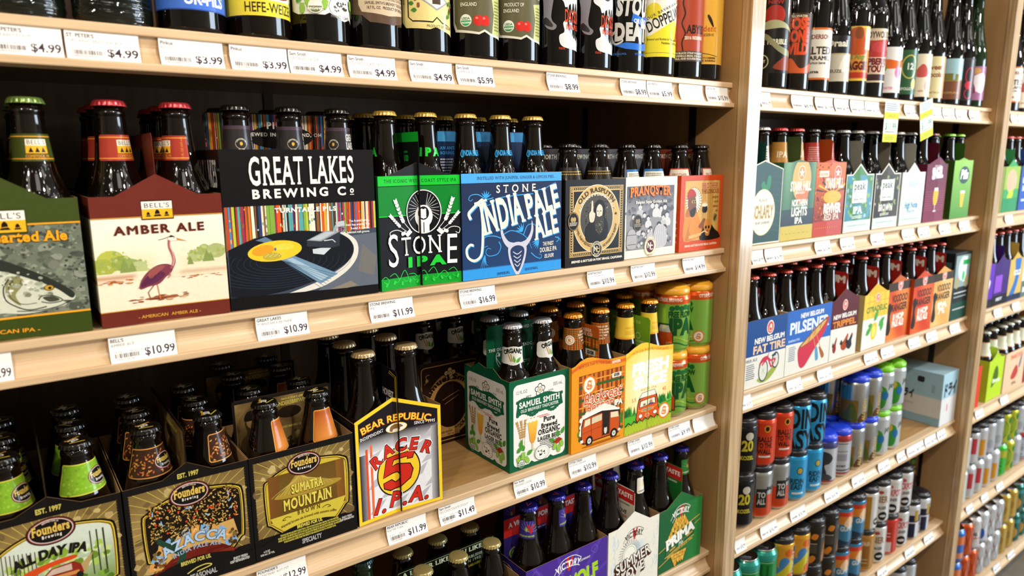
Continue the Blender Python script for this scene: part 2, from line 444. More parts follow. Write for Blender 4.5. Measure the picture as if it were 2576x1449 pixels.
SHLAB = {'A1': 'pale maple shelf carrying the large bottles, above the black music carton', 'A2': 'pale maple shelf under the heron and fish cartons, in the nearest bay',
 'A3': 'pale maple shelf under the checkered number five carton, in the nearest bay', 'A4': 'pale maple shelf under the dark green hop cone carton',
 'B1': 'pale shelf of tall bottles with two hanging yellow sale tags', 'B2': 'pale shelf under the row of peaked cartons in the middle bay', 'B3': 'pale shelf under the bicycle and canoe cartons',
 'B4': 'pale shelf carrying sky blue and red cans and the pale blue box', 'B5': 'lowest visible shelf of the middle bay, carrying green cans and striped cans',
 'C1': 'top shelf of the farthest bay at the right edge', 'C2': 'farthest bay shelf under the navy blue and green cartons', 'C3': 'farthest bay shelf under the purple and white cartons',
 'C4': 'farthest bay shelf under the lime and peach cartons', 'C5': 'farthest bay shelf carrying white and lime cans', 'C6': 'farthest bay lowest shelf, carrying orange and gold cans', 'B6': 'bottom shelf of the middle bay, carrying black lidded cans'}
def shelf(key):
    k = 'ABC'.index(key[0]); x0, x1 = XR+DX*(k-1), XL+DX*k

    zs = ZS[key]; o = empty('shelf', (x0, 0, zs)); w = x1-x0
    obj('board', boxmesh('board', (.0025, w-.0025, .0242, DEP-.007, -.02, -.0003), M_BOARD), o)
    obj('front_moulding', extrude_profile('front_moulding', PROF, .0008, w-.0008, M_MAPLE), o)
    return tag(o, SHLAB[key], 'shelf', 'wooden shelves')
for k in SHLAB: shelf(k)

# ------------------------------------------------------------------ cartons
KR = '#b08a5c'
def panel(name, fmap, outline, col, parent, th=.0005, back=KR, cuts=None, holes=(), mat=None):
    loops = [list(outline)]+[list(h) for h in holes]
    t = tessellate_polygon([[Vector((p[0], p[1], 0)) for p in lp] for lp in loops])
    v = np.array([p for lp in loops for p in lp], float); t = np.array(t)
    a = v[t[:, 1]]-v[t[:, 0]]; b = v[t[:, 2]]-v[t[:, 0]]; cr = a[:, 0]*b[:, 1]-a[:, 1]*b[:, 0]
    t[cr < 0] = t[cr < 0][:, ::-1]
    if cuts: v2, t2 = clip_cols(v, t, cuts)
    else: v2, t2 = v, t
    n = len(v2); V = np.concatenate((fmap(v2, 0), fmap(v2, -th))); F = [tuple(x) for x in t2]+[tuple(x[::-1]+n) for x in t2]
    mi = [0]*len(t2)+[1]*len(t2); nv = 2*n; ex = []
    for lp in loops:
        q = []
        for i, p in enumerate(lp):
            r = lp[(i+1) % len(lp)]; q.append(p)
            if cuts:
                cs = [c for c in cuts if min(p[0], r[0])+1e-6 < c < max(p[0], r[0])-1e-6]
                for c in (cs if r[0] > p[0] else cs[::-1]): q.append((c, p[1]+(r[1]-p[1])*(c-p[0])/(r[0]-p[0])))
        q = np.array(q); m = len(q); ex += [fmap(q, 0), fmap(q, -th)]
        for i in range(m):
            j = (i+1) % m; F.append((nv+i, nv+m+i, nv+m+j, nv+j)); mi.append(1)
        nv += 2*m
    V = np.concatenate([V]+ex)
    me = mesh(name, V.tolist(), F, [mat or M_PRINT, M_KRAFT], midx=mi)
    at = me.color_attributes.new('Ink', 'FLOAT_COLOR', 'POINT')
    c0 = [*hexc(col), 1]; c1 = [*hexc(back), 1]
    at.data.foreach_set('color', np.array([c0]*n+[c1]*(nv-n), np.float32).ravel())
    return obj(name, me, parent)
def oval(cx, cy, rx, ry, n=16): return [(cx+rx*math.cos(2*math.pi*i/n), cy+ry*math.sin(2*math.pi*i/n)) for i in range(n)]
def slot(cx, cy, w, h, n=6):
    r = h/2; p = []
    for s, a0 in ((1, -90), (-1, 90)):
        for i in range(n+1):
            a = math.radians(a0+180*i/n); p.append((cx+s*(w/2-r)+r*math.cos(a), cy+r*math.sin(a)))
    return p
def carton(key, x0, w, label, kind='end', h=134, y0=.004, dep=None, ga=24, peak=None, pu=None, hh=200, col='#222222', side=None, hcol=None, back=KR,
           art=None, sart=None, hart=None, crease=2.0, top=None, cat='carton', sgable=None, group=None, rz=0, name='bottle_carrier', hslot=True, hinset=(2, 2), htop=None):
    """basket for bottles; x0 in metres on the shelf line, everything else mm"""
    W = w; zs = ZS[key]
    if dep is None: dep = 188 if kind == 'end' else 126
    o = empty(name, (x0, y0, zs), rz); d = dep/1000; wm = W/1000
    tag(o, label, cat, group)
    pu = W/2 if pu is None else pu
    if top: out = [(0, 0), (W, 0)]+[(u, v) for u, v in top]
    elif kind == 'end' and peak: out = [(0, 0), (W, 0), (W, h), (W-ga, h), (pu, peak), (ga, h), (0, h)]
    else: out = [(0, 0), (W, 0), (W, h), (0, h)]
    cr = (pu, crease/1000, W) if (kind == 'end' and crease) else None
    cu = [pu] if cr else None
    fm = flat((0, 0, .0004), (1, 0, 0), (0, 0, 1), cr)
    p = panel('front_panel', fm, out, col, o, cuts=cu, back=back)
    if art:
        A = Art(); art(A, W, h); A.build('printed_artwork', fm, M_PRINT, p, cuts=cu, bound=(0, W, 0, art.vmax if hasattr(art, 'vmax') else h))
    sc_ = side or col
    so = [(0, 0), (dep, 0), (dep, h), (0, h)]
    if kind == 'side' and sgable: so = [(0, 0), (dep, 0), (dep, h)]+[(dep-u, v) for u, v in sgable]+[(0, h)]
    fl = flat((0, d, .0004), (0, -1, 0), (0, 0, 1)); p = panel('side_panel', fl, so, sc_, o, back=back)
    if sart:
        A = Art(); sart(A, dep, h); A.build('printed_artwork', fl, M_PRINT, p, bound=(0, dep, 0, h+20))
    panel('side_panel', flat((wm, 0, .0004), (0, 1, 0), (0, 0, 1)), so, sc_, o, back=back)
    bo = [(0, 0), (W, 0), (W, h), (0, h)]
    panel('back_panel', flat((wm, d, .0004), (-1, 0, 0), (0, 0, 1)), bo, sc_, o, back=back)
    panel('base_panel', flat((.0006, .0006, .0006), (1, 0, 0), (0, 1, 0)), [(0, 0), (W-1.2, 0), (W-1.2, dep-1.2), (0, dep-1.2)], KR, o, th=.0004)
    hc = hcol or col
    if hh:
        L = dep if kind == 'end' else W
        i0, i1 = hinset
        ho = htop or [(i0, 1.5), (L-i1, 1.5), (L-i1, hh-4), (L-i1-4, hh), (i0+4, hh), (i0, hh-4)]
        hs = [slot(L/2, hh-28, min(78, L*.42), 26)] if hslot else []
        if kind == 'end': fh = flat((wm/2-.0003, d, 0), (0, -1, 0), (0, 0, 1))
        else: fh = flat((0, d/2-.0003, 0), (1, 0, 0), (0, 0, 1))
        p = panel('handle_panel', fh, ho, hc, o, th=.0007, back=hc, holes=hs, mat=M_PRINT)
        if hart:
            A = Art(); hart(A, L, hh); A.build('printed_artwork', fh, M_PRINT, p)
    nx, ny = (2, 3) if kind == 'end' else (round(W/62), 2)
    if kind == 'end':
        for j in (1, 2):
            for s in (0, 1): panel('cell_divider', flat((s*wm/2+.001, d*j/3, 0), (1, 0, 0), (0, 0, 1)), [(0, 1.5), (W/2-2, 1.5), (W/2-2, 92), (0, 92)], KR, o, th=.0004)
    else:
        for i in range(1, nx):
            for s in (0, 1): panel('cell_divider', flat((wm*i/nx, s*d/2+d/2-.001, 0), (0, -1, 0), (0, 0, 1)), [(0, 1.5), (dep/2-2, 1.5), (dep/2-2, 92), (0, 92)], KR, o, th=.0004)
    o['_w'] = W; o['_d'] = dep; o['_a'] = (1.2+.6*crease) if kind == 'end' else 1.5; o['_nx'] = nx; o['_ny'] = ny
    return o

# ------------------------------------------------------------------ bottles
BP = dict(
 long=[(27, 0), (29.6, 1.5), (30.2, 5), (30.2, 60), (30.2, 118), (29.6, 128), (27.4, 138), (23.6, 148), (20, 158), (17.6, 170), (16, 185), (14.6, 202), (13.9, 211), (13.9, 213), (14.9, 214.5), (14.9, 217.5), (13.4, 219), (13.3, 226)],
 heri=[(27, 0), (30, 1.5), (30.1, 5), (30.1, 60), (30.1, 98), (30, 106), (27.6, 118), (24, 132), (20.4, 147), (17, 160), (15.2, 170), (14.6, 174), (15.4, 175.5), (15.4, 179), (13.6, 180.5), (13.4, 187)],
 smith=[(26, 0), (28.8, 1.5), (29.4, 5), (29.4, 60), (29.4, 118), (29.8, 128), (29.2, 140), (26, 150), (20, 158), (17.4, 166), (16.2, 178), (15.6, 200), (15.6, 208), (14.4, 209), (14.4, 214), (15.2, 215), (15.2, 218), (13.4, 219.5), (13.3, 226)],
 bomb=[(30, 0), (34, 2), (35, 6), (35, 80), (35, 178), (34, 190), (30, 204), (24, 216), (19.5, 228), (17, 242), (15.4, 262), (14.4, 275), (15.4, 276.5), (15.4, 280), (13.6, 281.5), (13.4, 288)],
 euro=[(30, 0), (34, 2), (35, 6), (35, 80), (35, 150), (34, 160), (30, 174), (24, 188), (19.5, 202), (17, 220), (15.4, 236), (14.4, 244), (15.4, 245.5), (15.4, 249), (13.6, 250.5), (13.4, 257)],
 champ=[(30, 0), (34.4, 2), (35.4, 6), (35.4, 80), (35.4, 122), (34.2, 138), (31, 158), (26.5, 182), (21.5, 206), (17.6, 232), (15.4, 262), (14.6, 288), (16, 289), (16, 296), (14.4, 297), (14.2, 306)],
 oval=[(30, 0), (35, 2.5), (37, 8), (37, 80), (37, 118), (35.5, 134), (31, 150), (24, 163), (17, 174), (15, 190), (14.4, 214), (15.4, 215.5), (15.4, 219), (13.6, 220), (13.4, 227)])
def cap_mesh(col):
    k = 'crown_cap_'+str(col); m = pbr('cap_'+str(col).strip('#'), col, .25, .45, .5)
    n = 84; v = []; f = []
    for r, z, fl in ((12.2, 6.3, 0), (13.7, 5.8, 0), (14.4, 5.0, .05), (14.9, 3.4, .45), (15.5, 1.2, .8), (15.9, .2, .9), (15.2, .1, .9)):
        for i in range(n):
            a = 2*math.pi*i/n; rr = r+fl*(.9*math.cos(21*a)); v.append((rr*math.cos(a)/1000, rr*math.sin(a)/1000, z/1000))
    for q in range(6):
        for i in range(n):
            j = (i+1) % n; f.append((q*n+i, (q+1)*n+i, (q+1)*n+j, q*n+j))
    f.append(tuple(range(n)))
    me = mesh('crown_cap', v, f, m, smooth=True)
    return me
PROTO = {}; CAPS = {}; GLS = {}
NECK = {}      # name -> (list of (v0, v1 region) art functions)
def bottle(shape, glass_m, cap, lab, loc, label, rot=0, group=None, name='beer_bottle', capart=None, tilt=0):
    key = (shape, glass_m.name, cap, lab, capart)
    if key not in PROTO:
        o = empty(name)
        gk = (shape, glass_m.name)
        if gk not in GLS: GLS[gk] = lathe('glass_body', BP[shape], glass_m, seg=44, sy=.62 if shape == 'oval' else 1)
        obj('glass_body', GLS[gk], o)
        if cap:
            if cap not in CAPS: CAPS[cap] = cap_mesh(cap)
            c = obj('crown_cap', CAPS[cap], o, (0, 0, BP[shape][-1][1]/1000-.0035))
            if capart:
                A = Art(); NECK[capart](A); A.build('cap_print', flat((0, 0, .0064), (1, 0, 0), (0, 1, 0)), M_LABEL, c)
        if lab:
            for nm, fn in NECK[lab].items():
                A = Art(); fn(A)
                A.build(nm, onlathe(BP[shape], sy=.62 if shape == 'oval' else 1, rref=fn.rref if hasattr(fn, 'rref') else None), M_LABEL, o, cuts=[fn.rref*.075*i for i in range(-46, 47)], rows=sorted({q[1] for q in BP[shape]}), step=.000022)
        PROTO[key] = o
    else: o = copy_tree(PROTO[key])
    o.location = loc; o.rotation_euler = (tilt, 0, math.radians(rot)); o.name = name
    for k_ in ('label', 'group'):
        if k_ in o: del o[k_]
    return tag(o, label, 'bottle', group)
ROWN = {1: ['only'], 2: ['front', 'back'], 3: ['front', 'middle', 'rear'], 4: ['front', 'second', 'third', 'rear']}
def coln(i, n): return {1: [''], 2: ['left', 'right'], 3: ['left', 'centre', 'right'], 4: ['far left', 'centre left', 'centre right', 'far right']}[n][i]
def fill(o, shape, glass_m, cap, lab, what, where, rots=(0,), rows=None, skip=(), capart=None, h0=1.0):
    W, D, nx, ny = o['_w'], o['_d'], o['_nx'], o['_ny']; k = 0
    for j in range(rows or ny):
        for i in range(nx):
            if (i, j) in skip: continue
            x = W*(i+.5)/nx; a_ = o['_a']; y = a_+(D-a_-.8)*(j+.5)/ny
            p = o.location; c, s = math.cos(o.rotation_euler.z), math.sin(o.rotation_euler.z)
            xw, yw = p.x+(x*c-y*s)/1000, p.y+(x*s+y*c)/1000
            bottle(shape, glass_m, cap, lab, (xw, yw, p.z+h0/1000), '%s, %s %s in the %s' % (what, ROWN[ny][j], coln(i, nx), where), rots[k % len(rots)], 'bottles in the '+where, capart=capart); k += 1
# ------------------------------------------------------------------ cans
CANP = {12: [(23, 0), (25, 1), (27, 4), (31, 8.5), (33.1, 13), (33.1, 60), (33.1, 104), (31.6, 110), (28.6, 115.5), (26.6, 118.5), (26.8, 119.4), (27.4, 120.2), (27.4, 122), (26.4, 122), (26.0, 119.5), (24.6, 117.6), (20, 117.2), (2, 117.2)],
        16: [(23, 0), (25, 1), (27, 4), (31, 8.5), (33.1, 13), (33.1, 80), (33.1, 139), (31.6, 145), (28.6, 150.5), (26.6, 153.5), (26.8, 154.4), (27.4, 155.2), (27.4, 157), (26.4, 157), (26.0, 154.5), (24.6, 152.6), (20, 152.2), (2, 152.2)]}
CANART = {}; CANB = {}
def tab_mesh():
    me = bpy.data.meshes.new('pull_tab'); bm = bmesh.new()
    for (x0, x1, y0, y1, z0, z1) in ((-.007, .007, -.013, .008, .1185, .1197), (-.0085, .0085, .002, .012, .1183, .1192), (-.003, .003, -.002, .004, .1172, .1200)):
        v, f = box(x0, x1, y0, y1, z0, z1); vs = [bm.verts.new(p) for p in v]; [bm.faces.new([vs[i] for i in q]) for q in f]
    bmesh.ops.bevel(bm, geom=bm.edges[:], offset=.0008, segments=2, affect='EDGES'); bm.to_mesh(me); bm.free(); me.materials.append(M_ALU); return me
TAB = []
def can(artk, loc, label, rot=0, size=12, group=None, tab=False):
    key = ('can', artk, size, tab)
    if key not in PROTO:
        o = empty('beer_can')
        if size not in CANB: CANB[size] = lathe('can_body', CANP[size], M_ALU, seg=32)
        obj('can_body', CANB[size], o)
        pr = [p for p in CANP[size] if True][:10]
        A = Art(); CANART[artk](A, size)
        A.build('printed_wrap', onlathe(pr, rref=33.1), M_CANP, o, cuts=[2.6*i for i in range(-41, 42)], rows=sorted({q[1] for q in pr}), step=.000022)
        if tab:
            if not TAB: TAB.append(tab_mesh())
            obj('pull_tab', TAB[0], o, (0, 0, 0 if size == 12 else .035))
        PROTO[key] = o
    else: o = copy_tree(PROTO[key])
    o.location = loc; o.rotation_euler = (0, 0, math.radians(rot)); o.name = 'beer_can'
    for k_ in ('label', 'group'):
        if k_ in o: del o[k_]
    return tag(o, label, 'can', group)
def holder(x, y, z, nx, ny, col, label, pitch=.0675, size=12):
    """moulded plastic grip snapped over the can rims"""
    m = pbr('grip_plastic_'+col.strip('#'), col, .32, 0, .15); o = empty('can_grip', (x, y, z)); tag(o, label, 'can grip', 'plastic can grips')
    top = CANP[size][12][1]/1000
    for j in range(ny):
        for i in range(nx):
            r = lathe('grip_ring', [(31.2, -10), (31.8, -10), (31.8, -4), (31.2, 0), (30, 2.2), (27.4, 2.6), (26.2, 5), (24.6, 6.2), (10, 6.4), (.5, 6.4)], m, seg=24)
            obj('grip_ring', r, o, (i*pitch, j*pitch, top))
    v = []; f = []
    def bxx(*b):
        a, q = box(*b); n = len(v); v.extend(a); f.extend([tuple(t+n for t in u) for u in q])
    for j in range(ny):
        for i in range(nx-1): bxx(i*pitch+.024, (i+1)*pitch-.024, j*pitch-.011, j*pitch+.011, top-.001, top+.0035)
    for i in range(nx):
        for j in range(ny-1): bxx(i*pitch-.011, i*pitch+.011, j*pitch+.024, (j+1)*pitch-.024, top-.001, top+.0035)
    if v: obj('grip_web', mesh('grip_web', v, f, m), o)
    return o
# ------------------------------------------------------------------ price tags
HT = 27.5
def tagmap(v, off):
    t = v[:, 1]/HT
    y = .0022-(1-t)*.0068+.0024*np.sin(np.pi*t)
    return np.stack((v[:, 0]/1000, y-off, -.0362+t*.0268), 1)
rt = random.Random(3)
def price_tag(key, x0, x1, brand, nm, price, oz, unit, code, label, ink='#3a2f3c', lite='#8c8286', full=True, paper='#efece6', rz=0, faded=False):
    W = (x1-x0)*1000; o = empty('price_tag', (x0, 0, ZS[key])); tag(o, label, 'price tag', 'shelf price tags')
    ys = [(0, HT*i/6) for i in range(7)]
    vv = [(u, HT*i/6) for i in range(7) for u in (0, W)]
    V = np.concatenate((tagmap(np.array(vv), 0), tagmap(np.array(vv), -.00025))).tolist(); n = 14
    F = [(2*i, 2*i+1, 2*i+3, 2*i+2) for i in range(6)]+[(n+2*i+2, n+2*i+3, n+2*i+1, n+2*i) for i in range(6)]
    F += [(0, n, n+1, 1), (12, 13, n+13, n+12)]+[(2*i, 2*i+2, n+2*i+2, n+2*i) for i in range(6)]+[(2*i+1, n+2*i+1, n+2*i+3, 2*i+3) for i in range(6)]
    me = mesh('paper_slip', V, F, pbr('tag_paper_'+paper.strip('#'), paper, .5, coat=.2)); p = obj('paper_slip', me, o)
    if not price: return o
    A = Art()
    if faded: ink = lite = '#c9c5c3'
    if brand: A.text(brand, 1.5, HT-6.4, 3.4, ink, al='l', b=1, sx=min(.92, (W-3)/max(1, len(brand)*3.0)))
    if nm: A.text(nm, 1.5, HT-11.6, 3.3, lite, al='l', b=0, sx=min(.9, (W-3)/max(1, len(nm)*2.8)))
    s = min(1, W/57)
    A.text(price, W-1.4, 4.0, 8.0, ink, al='r', b=1, w=W*.44 if len(price) < 6 else W*.47)
    if full:
        if oz: A.text(oz, 3.5, 9.6, 1.9, lite, al='l', b=0)
        if unit: A.text(unit, W*.3, 9.8, 1.7, lite, al='l', b=0)
        bw = W*(.44 if len(price) < 6 else .40)-3 ; xx = 4.5
        while xx < 4.5+bw:
            w = rt.choice((.28, .4, .6, .85)); A.rect(xx, 4.6, w, 4.3, ink if rt.random() < .7 else lite); A.lay -= 1; xx += w+rt.choice((.3, .45, .7))
        A.lay += 1
        if code: A.text(code, 5.5, 2.2, 1.8, lite, al='l', b=0)
    A.build('printed_text', tagmap, M_PAPER, p)
    return o

# ------------------------------------------------------------------ printed artwork (mm on the panel)
def tx(A, s, P, h, c, **k):
    (x0, y0), (x1, y1) = P; w = math.hypot(x1-x0, y1-y0); r = math.degrees(math.atan2(y1-y0, x1-x0))
    return A.text(s, (x0+x1)/2, (y0+y1)/2, h, c, w=w, rot=r, **k)
def lerp(a, b, t): return tuple(x+(y-x)*t for x, y in zip(hexc(a), hexc(b)))
def vgrad(a, b, v0, v1): return lambda u, v: lerp(a, b, max(0, min(1, (v-v0)/(v1-v0))))
def ugrad(a, b, v0, v1): return lambda u, v: lerp(a, b, max(0, min(1, (u-v0)/(v1-v0))))
def grid(A, x, y, w, h, fn, nx=14, ny=14):
    v = [(x+w*i/nx, y+h*j/ny) for j in range(ny+1) for i in range(nx+1)]; t = []
    for j in range(ny):
        for i in range(nx):
            a = j*(nx+1)+i; t += [(a, a+1, a+nx+2), (a, a+nx+2, a+nx+1)]
    A.add(v, t, fn)
def splat(A, rnd, x, y, w, h, n, s0, s1, cols, asp=1.0):
    for _ in range(n):
        cx, cy = x+rnd.random()*w, y+rnd.random()*h; r = rnd.uniform(s0, s1); a0 = rnd.random()*6
        p = [(cx+r*rnd.uniform(.6, 1.15)*math.cos(a0+i*math.pi/4)*asp, cy+r*rnd.uniform(.6, 1.15)*math.sin(a0+i*math.pi/4)) for i in range(8)]
        A.poly(p, rnd.choice(cols)); A.lay -= .8
    A.lay += 1
def hop(A, x, y, s, c, d, rot=0):
    A.ell(x, y, s*.62, s, d, 14, rot=rot)
    r = math.radians(rot)
    for k in range(4):
        for q in (-1, 0, 1):
            lx, ly = q*s*.34, s*(.62-.42*k)+abs(q)*s*.12
            A.ell(x+lx*math.cos(r)-ly*math.sin(r), y+lx*math.sin(r)+ly*math.cos(r), s*.24, s*.3, c, 8, rot=rot)
def leaf(A, x, y, l, w, rot, c, d=None):
    r = math.radians(rot); P = [(0, 0), (.25, .42), (.55, .46), (.85, .2), (1, 0), (.85, -.2), (.55, -.46), (.25, -.42)]
    f = lambda a, b: (x+l*a*math.cos(r)-w*b*math.sin(r), y+l*a*math.sin(r)+w*b*math.cos(r))
    A.poly([f(a, b) for a, b in P], c)
    if d: A.line([f(0, 0), f(1, 0)], w*.08, d)
def wheat(A, pts, s, c, n=7):
    P = smooth(pts, 6); A.line(P, s*.2, c)
    m = len(P)
    for i in range(n):
        k = m-1-int(i*m*.62/n); a = np.array(P[max(k-1, 0)]); b = np.array(P[min(k, m-1)]); d = b-a; an = math.degrees(math.atan2(d[1], d[0]))
        for q in (-1, 1): leaf(A, b[0], b[1], s*1.5, s*.8, an+q*28, c); A.lay -= .8
    A.lay += 1
def bells(A, x, y, s, wht='#f4f0e4', org='#f0b428', bk='#1c1712'):
    """logo block: name over three bells, bottom-left at x,y, width s"""
    A.rect(x-s*.03, y-s*.04, s*1.06, s*.7, '#4a2018' if wht == '#f4f0e4' else wht)
    A.rect(x, y+s*.34, s, s*.27, '#f4f0e4'); A.rect(x, y, s, s*.34, org)
    A.text("BELL'S", x+s*.5, y+s*.385, s*.16, bk, w=s*.86, b=0, serif=True)
    for cx, k, r in ((.2, .8, 14), (.5, 1.15, 0), (.8, .8, -14)):
        c = x+s*cx; b = y+s*.07; q = s*.12*k
        A.poly([(c-q, b), (c+q, b), (c+q*.62, b+q*.5), (c+q*.5, b+q*1.3), (c+q*.15, b+q*1.75), (c-q*.15, b+q*1.75), (c-q*.5, b+q*1.3), (c-q*.62, b+q*.5)], bk)
        A.line([(c-q*.8, b+q*.5), (c+q*.8, b+q*.62)], q*.12, org)
def art_green(A, W, h):
    h = 133.5
    r = random.Random(1)
    A.rect(0, 21.5, W, 88.5, '#6d7564')
    splat(A, r, 0, 24, W, 84, 260, 1.2, 5, ['#7d8571', '#5a6152', '#8b9280', '#656b5c', '#4f554a', '#767a6c'], 1.5)
    splat(A, r, 0, 24, W, 84, 300, .5, 1.6, ['#4a4f45', '#8f9685', '#3f433c'], 1.2)
    A.rect(0, 110, W, 40, '#3f4a1e'); A.rect(0, 0, W, 21.5, '#3a4718')
    A.rect(0, 109, W, 1.6, '#f5a623'); A.rect(0, 20.6, W, 1.8, '#f5a623')
    # fish head
    A.blob([(34.0, 85.0), (54.4, 77.8), (69.9, 69.5), (89.2, 57.7), (104.4, 46.1), (110.3, 38.9), (108.5, 33.3), (99.5, 33.8), (102.7, 29.7), (94.1, 27.3), (70.5, 24.1), (52.9, 26.6), (27.7, 32.2)], '#cdd0bb')
    A.blob([(34.0, 85.0), (54.4, 78.0), (70.0, 69.7), (89.2, 58.0), (104.4, 46.1), (110.3, 39.3), (106.9, 35.4), (96.0, 45.6), (79.7, 55.3), (63.7, 63.2), (46.9, 69.1), (32.6, 73.2)], '#2e312b')
    A.blob([(59.0, 61.0), (69.7, 57.8), (67.8, 50.4), (62.5, 42.7), (65.8, 32.5), (59.6, 37.5), (55.1, 46.4)], '#8b8a5a')
    splat(A, r, 30, 40, 60, 26, 60, .6, 2.4, ['#b9bda6', '#9da28c', '#e4e6d8', '#7d8068'], 1.6)
    A.curve([(58.8, 59.0), (54.0, 50.6), (54.4, 39.6), (61.3, 32.4), (72.0, 27.4), (86.0, 29.1)], 1.1, '#23241f')
    A.curve([(62.0, 57.9), (57.8, 50.2), (58.9, 40.4), (67.1, 33.7), (78.4, 33.6)], .6, '#33342c')
    A.curve([(79.9, 36.3), (83.7, 40.0), (93.0, 38.9), (99.5, 33.8), (89.9, 32.1), (82.0, 34.3)], .9, '#262822')
    A.blob([(83.6, 38.4), (91.8, 38.7), (97.2, 34.6), (88.9, 33.4)], '#454639')
    A.curve([(61.9, 27.4), (77.6, 26.0), (94.2, 28.0), (106.6, 32.8)], .8, '#2b2c26')
    A.ell(*[(89.8, 47.4)][0], 3.6, 2.6, '#c99a2e'); A.ell(*[(90.3, 47.0)][0], 1.4, 1.4, '#15140f'); A.ring(*[(89.8, 47.4)][0], 4.2, 3.1, .7, '#2a2a22')
    splat(A, r, 52, 52, 30, 8, 22, .3, .9, ['#d8dac8', '#0f0f0d'])
    x, y = [(44.5, 112.5)][0]
    bells(A, W/2-16, 103, 33, wht='#3a4318')
    tx(A, 'Two Hearted Ale', [(10.8, 94.7), (110.3, 93.1)], 9.2, '#f7a823', b=2, serif=True, out='#1c150a', ow=3)
    tx(A, '- AMERICAN IPA -', [(21.7, 8.6), (78.3, 5.8)], 3.6, '#f0a028', b=1)
def art_amber(A, W, h):
    r = random.Random(2)
    def sky(u, v):
        t = max(0, min(1, (v-14)/95)); base = lerp('#ecdfc2', '#f3ecd9', t); g = math.exp(-((v-62)/14)**2)*(.75 if u < W*.45 else .45)*(1-math.exp(-((u-W*.52)/12)**2)*.9)
        return tuple(a*(1-g*.5)+b*g*.5 for a, b in zip(base, hexc('#b9bf5e')))
    grid(A, 0, 14, W, 97, sky, 26, 26)
    for cx, cy, rx, ry, c in ((14, 68, 13, 11, '#b5ba4c'), (6, 62, 12, 9, '#a3ad45'), (24, 65, 10, 8, '#8fa04a'), (32, 62, 9, 7, '#93a45c'), (40, 60, 7, 6, '#b4bd84'), (96, 67, 9, 7, '#b0b97c'), (104, 70, 7, 9, '#9dab6a'), (116, 71, 10, 8, '#a8b273')):
        A.ell(cx, cy, rx, ry, c, 14); splat(A, r, cx-rx, cy-ry*.7, 2*rx, ry*1.5, 14, 1, 3, [c, '#9aa852', '#b9c07c'])
    for cx, b, s in ((26, 55, 14), (33, 56, 10), (89, 58, 9), (106, 60, 13), (110, 60, 10)):
        A.poly([(cx-s*.35, b), (cx+s*.35, b), (cx+s*.16, b+s*.6), (cx, b+s), (cx-s*.16, b+s*.6)], '#849650')
    grid(A, 0, 46, W, 9, lambda u, v: lerp('#eee2c4', '#b66f3c', (.75 if u < 32 else (.5 if u > 78 else .12))*max(0, 1-abs(v-50.5)/4.5)), 20, 6)
    splat(A, r, 78, 43, 40, 3, 16, .3, .8, ['#c98d5e', '#b0683c'], 4)
    splat(A, r, 2, 44, 30, 4, 16, .4, 1.2, ['#c58a52', '#a9582e', '#d3a06c'], 4)
    splat(A, r, 30, 22, 52, 6, 30, .3, 1.0, ['#c08a5e', '#8e4a2e', '#d9b78e'], 5); A.ell(58, 25, 17, 1.6, '#9a5a3a', 20); A.ell(54, 24.4, 9, .8, '#6f3424', 16)
    # heron
    A.line([(51.8, 39.7), (45.2, 31.9), (47.1, 23.4)], .9, '#8a4a30'); A.line([(54.5, 39.4), (55.4, 30.3), (56.5, 23.7)], .9, '#c08048')
    A.blob([(37.9, 36.3), (39.7, 45.2), (47.0, 54.2), (57.0, 60.0), (66.7, 60.2), (71.3, 56.3), (68.6, 50.4), (63.4, 46.4), (56.6, 40.2), (46.9, 38.3)], '#7d3b4b')
    A.blob([(39.1, 38.4), (42.2, 45.6), (50.9, 52.3), (59.1, 53.0), (63.0, 49.5), (55.5, 42.6), (47.0, 39.8)], '#5d2a48')
    A.blob([(46.9, 52.7), (55.6, 58.7), (63.8, 58.6), (57.8, 53.1), (49.0, 46.4)], '#97504e')
    for k in range(5): A.line([(36+k*3.4, 37+k*1.6), (44+k*3.4, 47+k*1.2)], .35, '#4a2038')
    A.curve([(69.7, 55.0), (72.8, 62.4), (72.1, 70.1), (69.7, 77.9), (70.1, 85.5), (73.4, 88.3)], 3.2, '#a55a5e', 2.0)
    A.curve([(71.0, 57.9), (72.9, 63.9), (72.2, 71.6), (70.3, 78.7), (70.8, 84.7)], 1.2, '#d9a79a', .8)
    A.blob([(69.0, 86.4), (70.7, 89.7), (75.2, 89.7), (78.2, 87.2), (77.3, 85.0), (72.4, 84.6)], '#f0e6d8')
    A.poly([(77.2, 87.6), (87.7, 83.3), (77.3, 85.3)], '#c98a34'); A.poly([(69.2, 88.6), (72.2, 90.8), (76.5, 88.7), (72.0, 88.4)], '#2a1c1e')
    A.curve([(69.6, 88.9), (65.0, 87.4), (59.7, 86.3)], .5, '#3a2424'); A.ell(*[(75.0, 87.6)][0], .5, .5, '#201010')
    for k in range(5): A.line([(68.1, 52.0), (66.4, 44.5)][0:1]+[([(66.4, 44.5)][0][0]+k*.9-1.5, [(66.4, 44.5)][0][1]+k*.6)], .3, '#b5716a')
    A.rect(0, 111.5, W, 50, '#6b2a20'); A.rect(0, 110.8, W, 1.0, '#c9932e'); A.rect(0, 0, W, 15.5, '#6b2a20'); A.rect(0, 15.2, W, .8, '#c9932e')
    bells(A, *[(46.8, 109.2)][0], 29)
    tx(A, 'AMBER ALE', [(19.6, 94.0), (105.6, 94.4)], 8.4, '#5a2018', b=2, sp=.16)
    tx(A, '- AMERICAN  AMBER ALE -', [(33.3, 5.3), (94.9, 4.4)], 3.2, '#d29a3a', b=1)
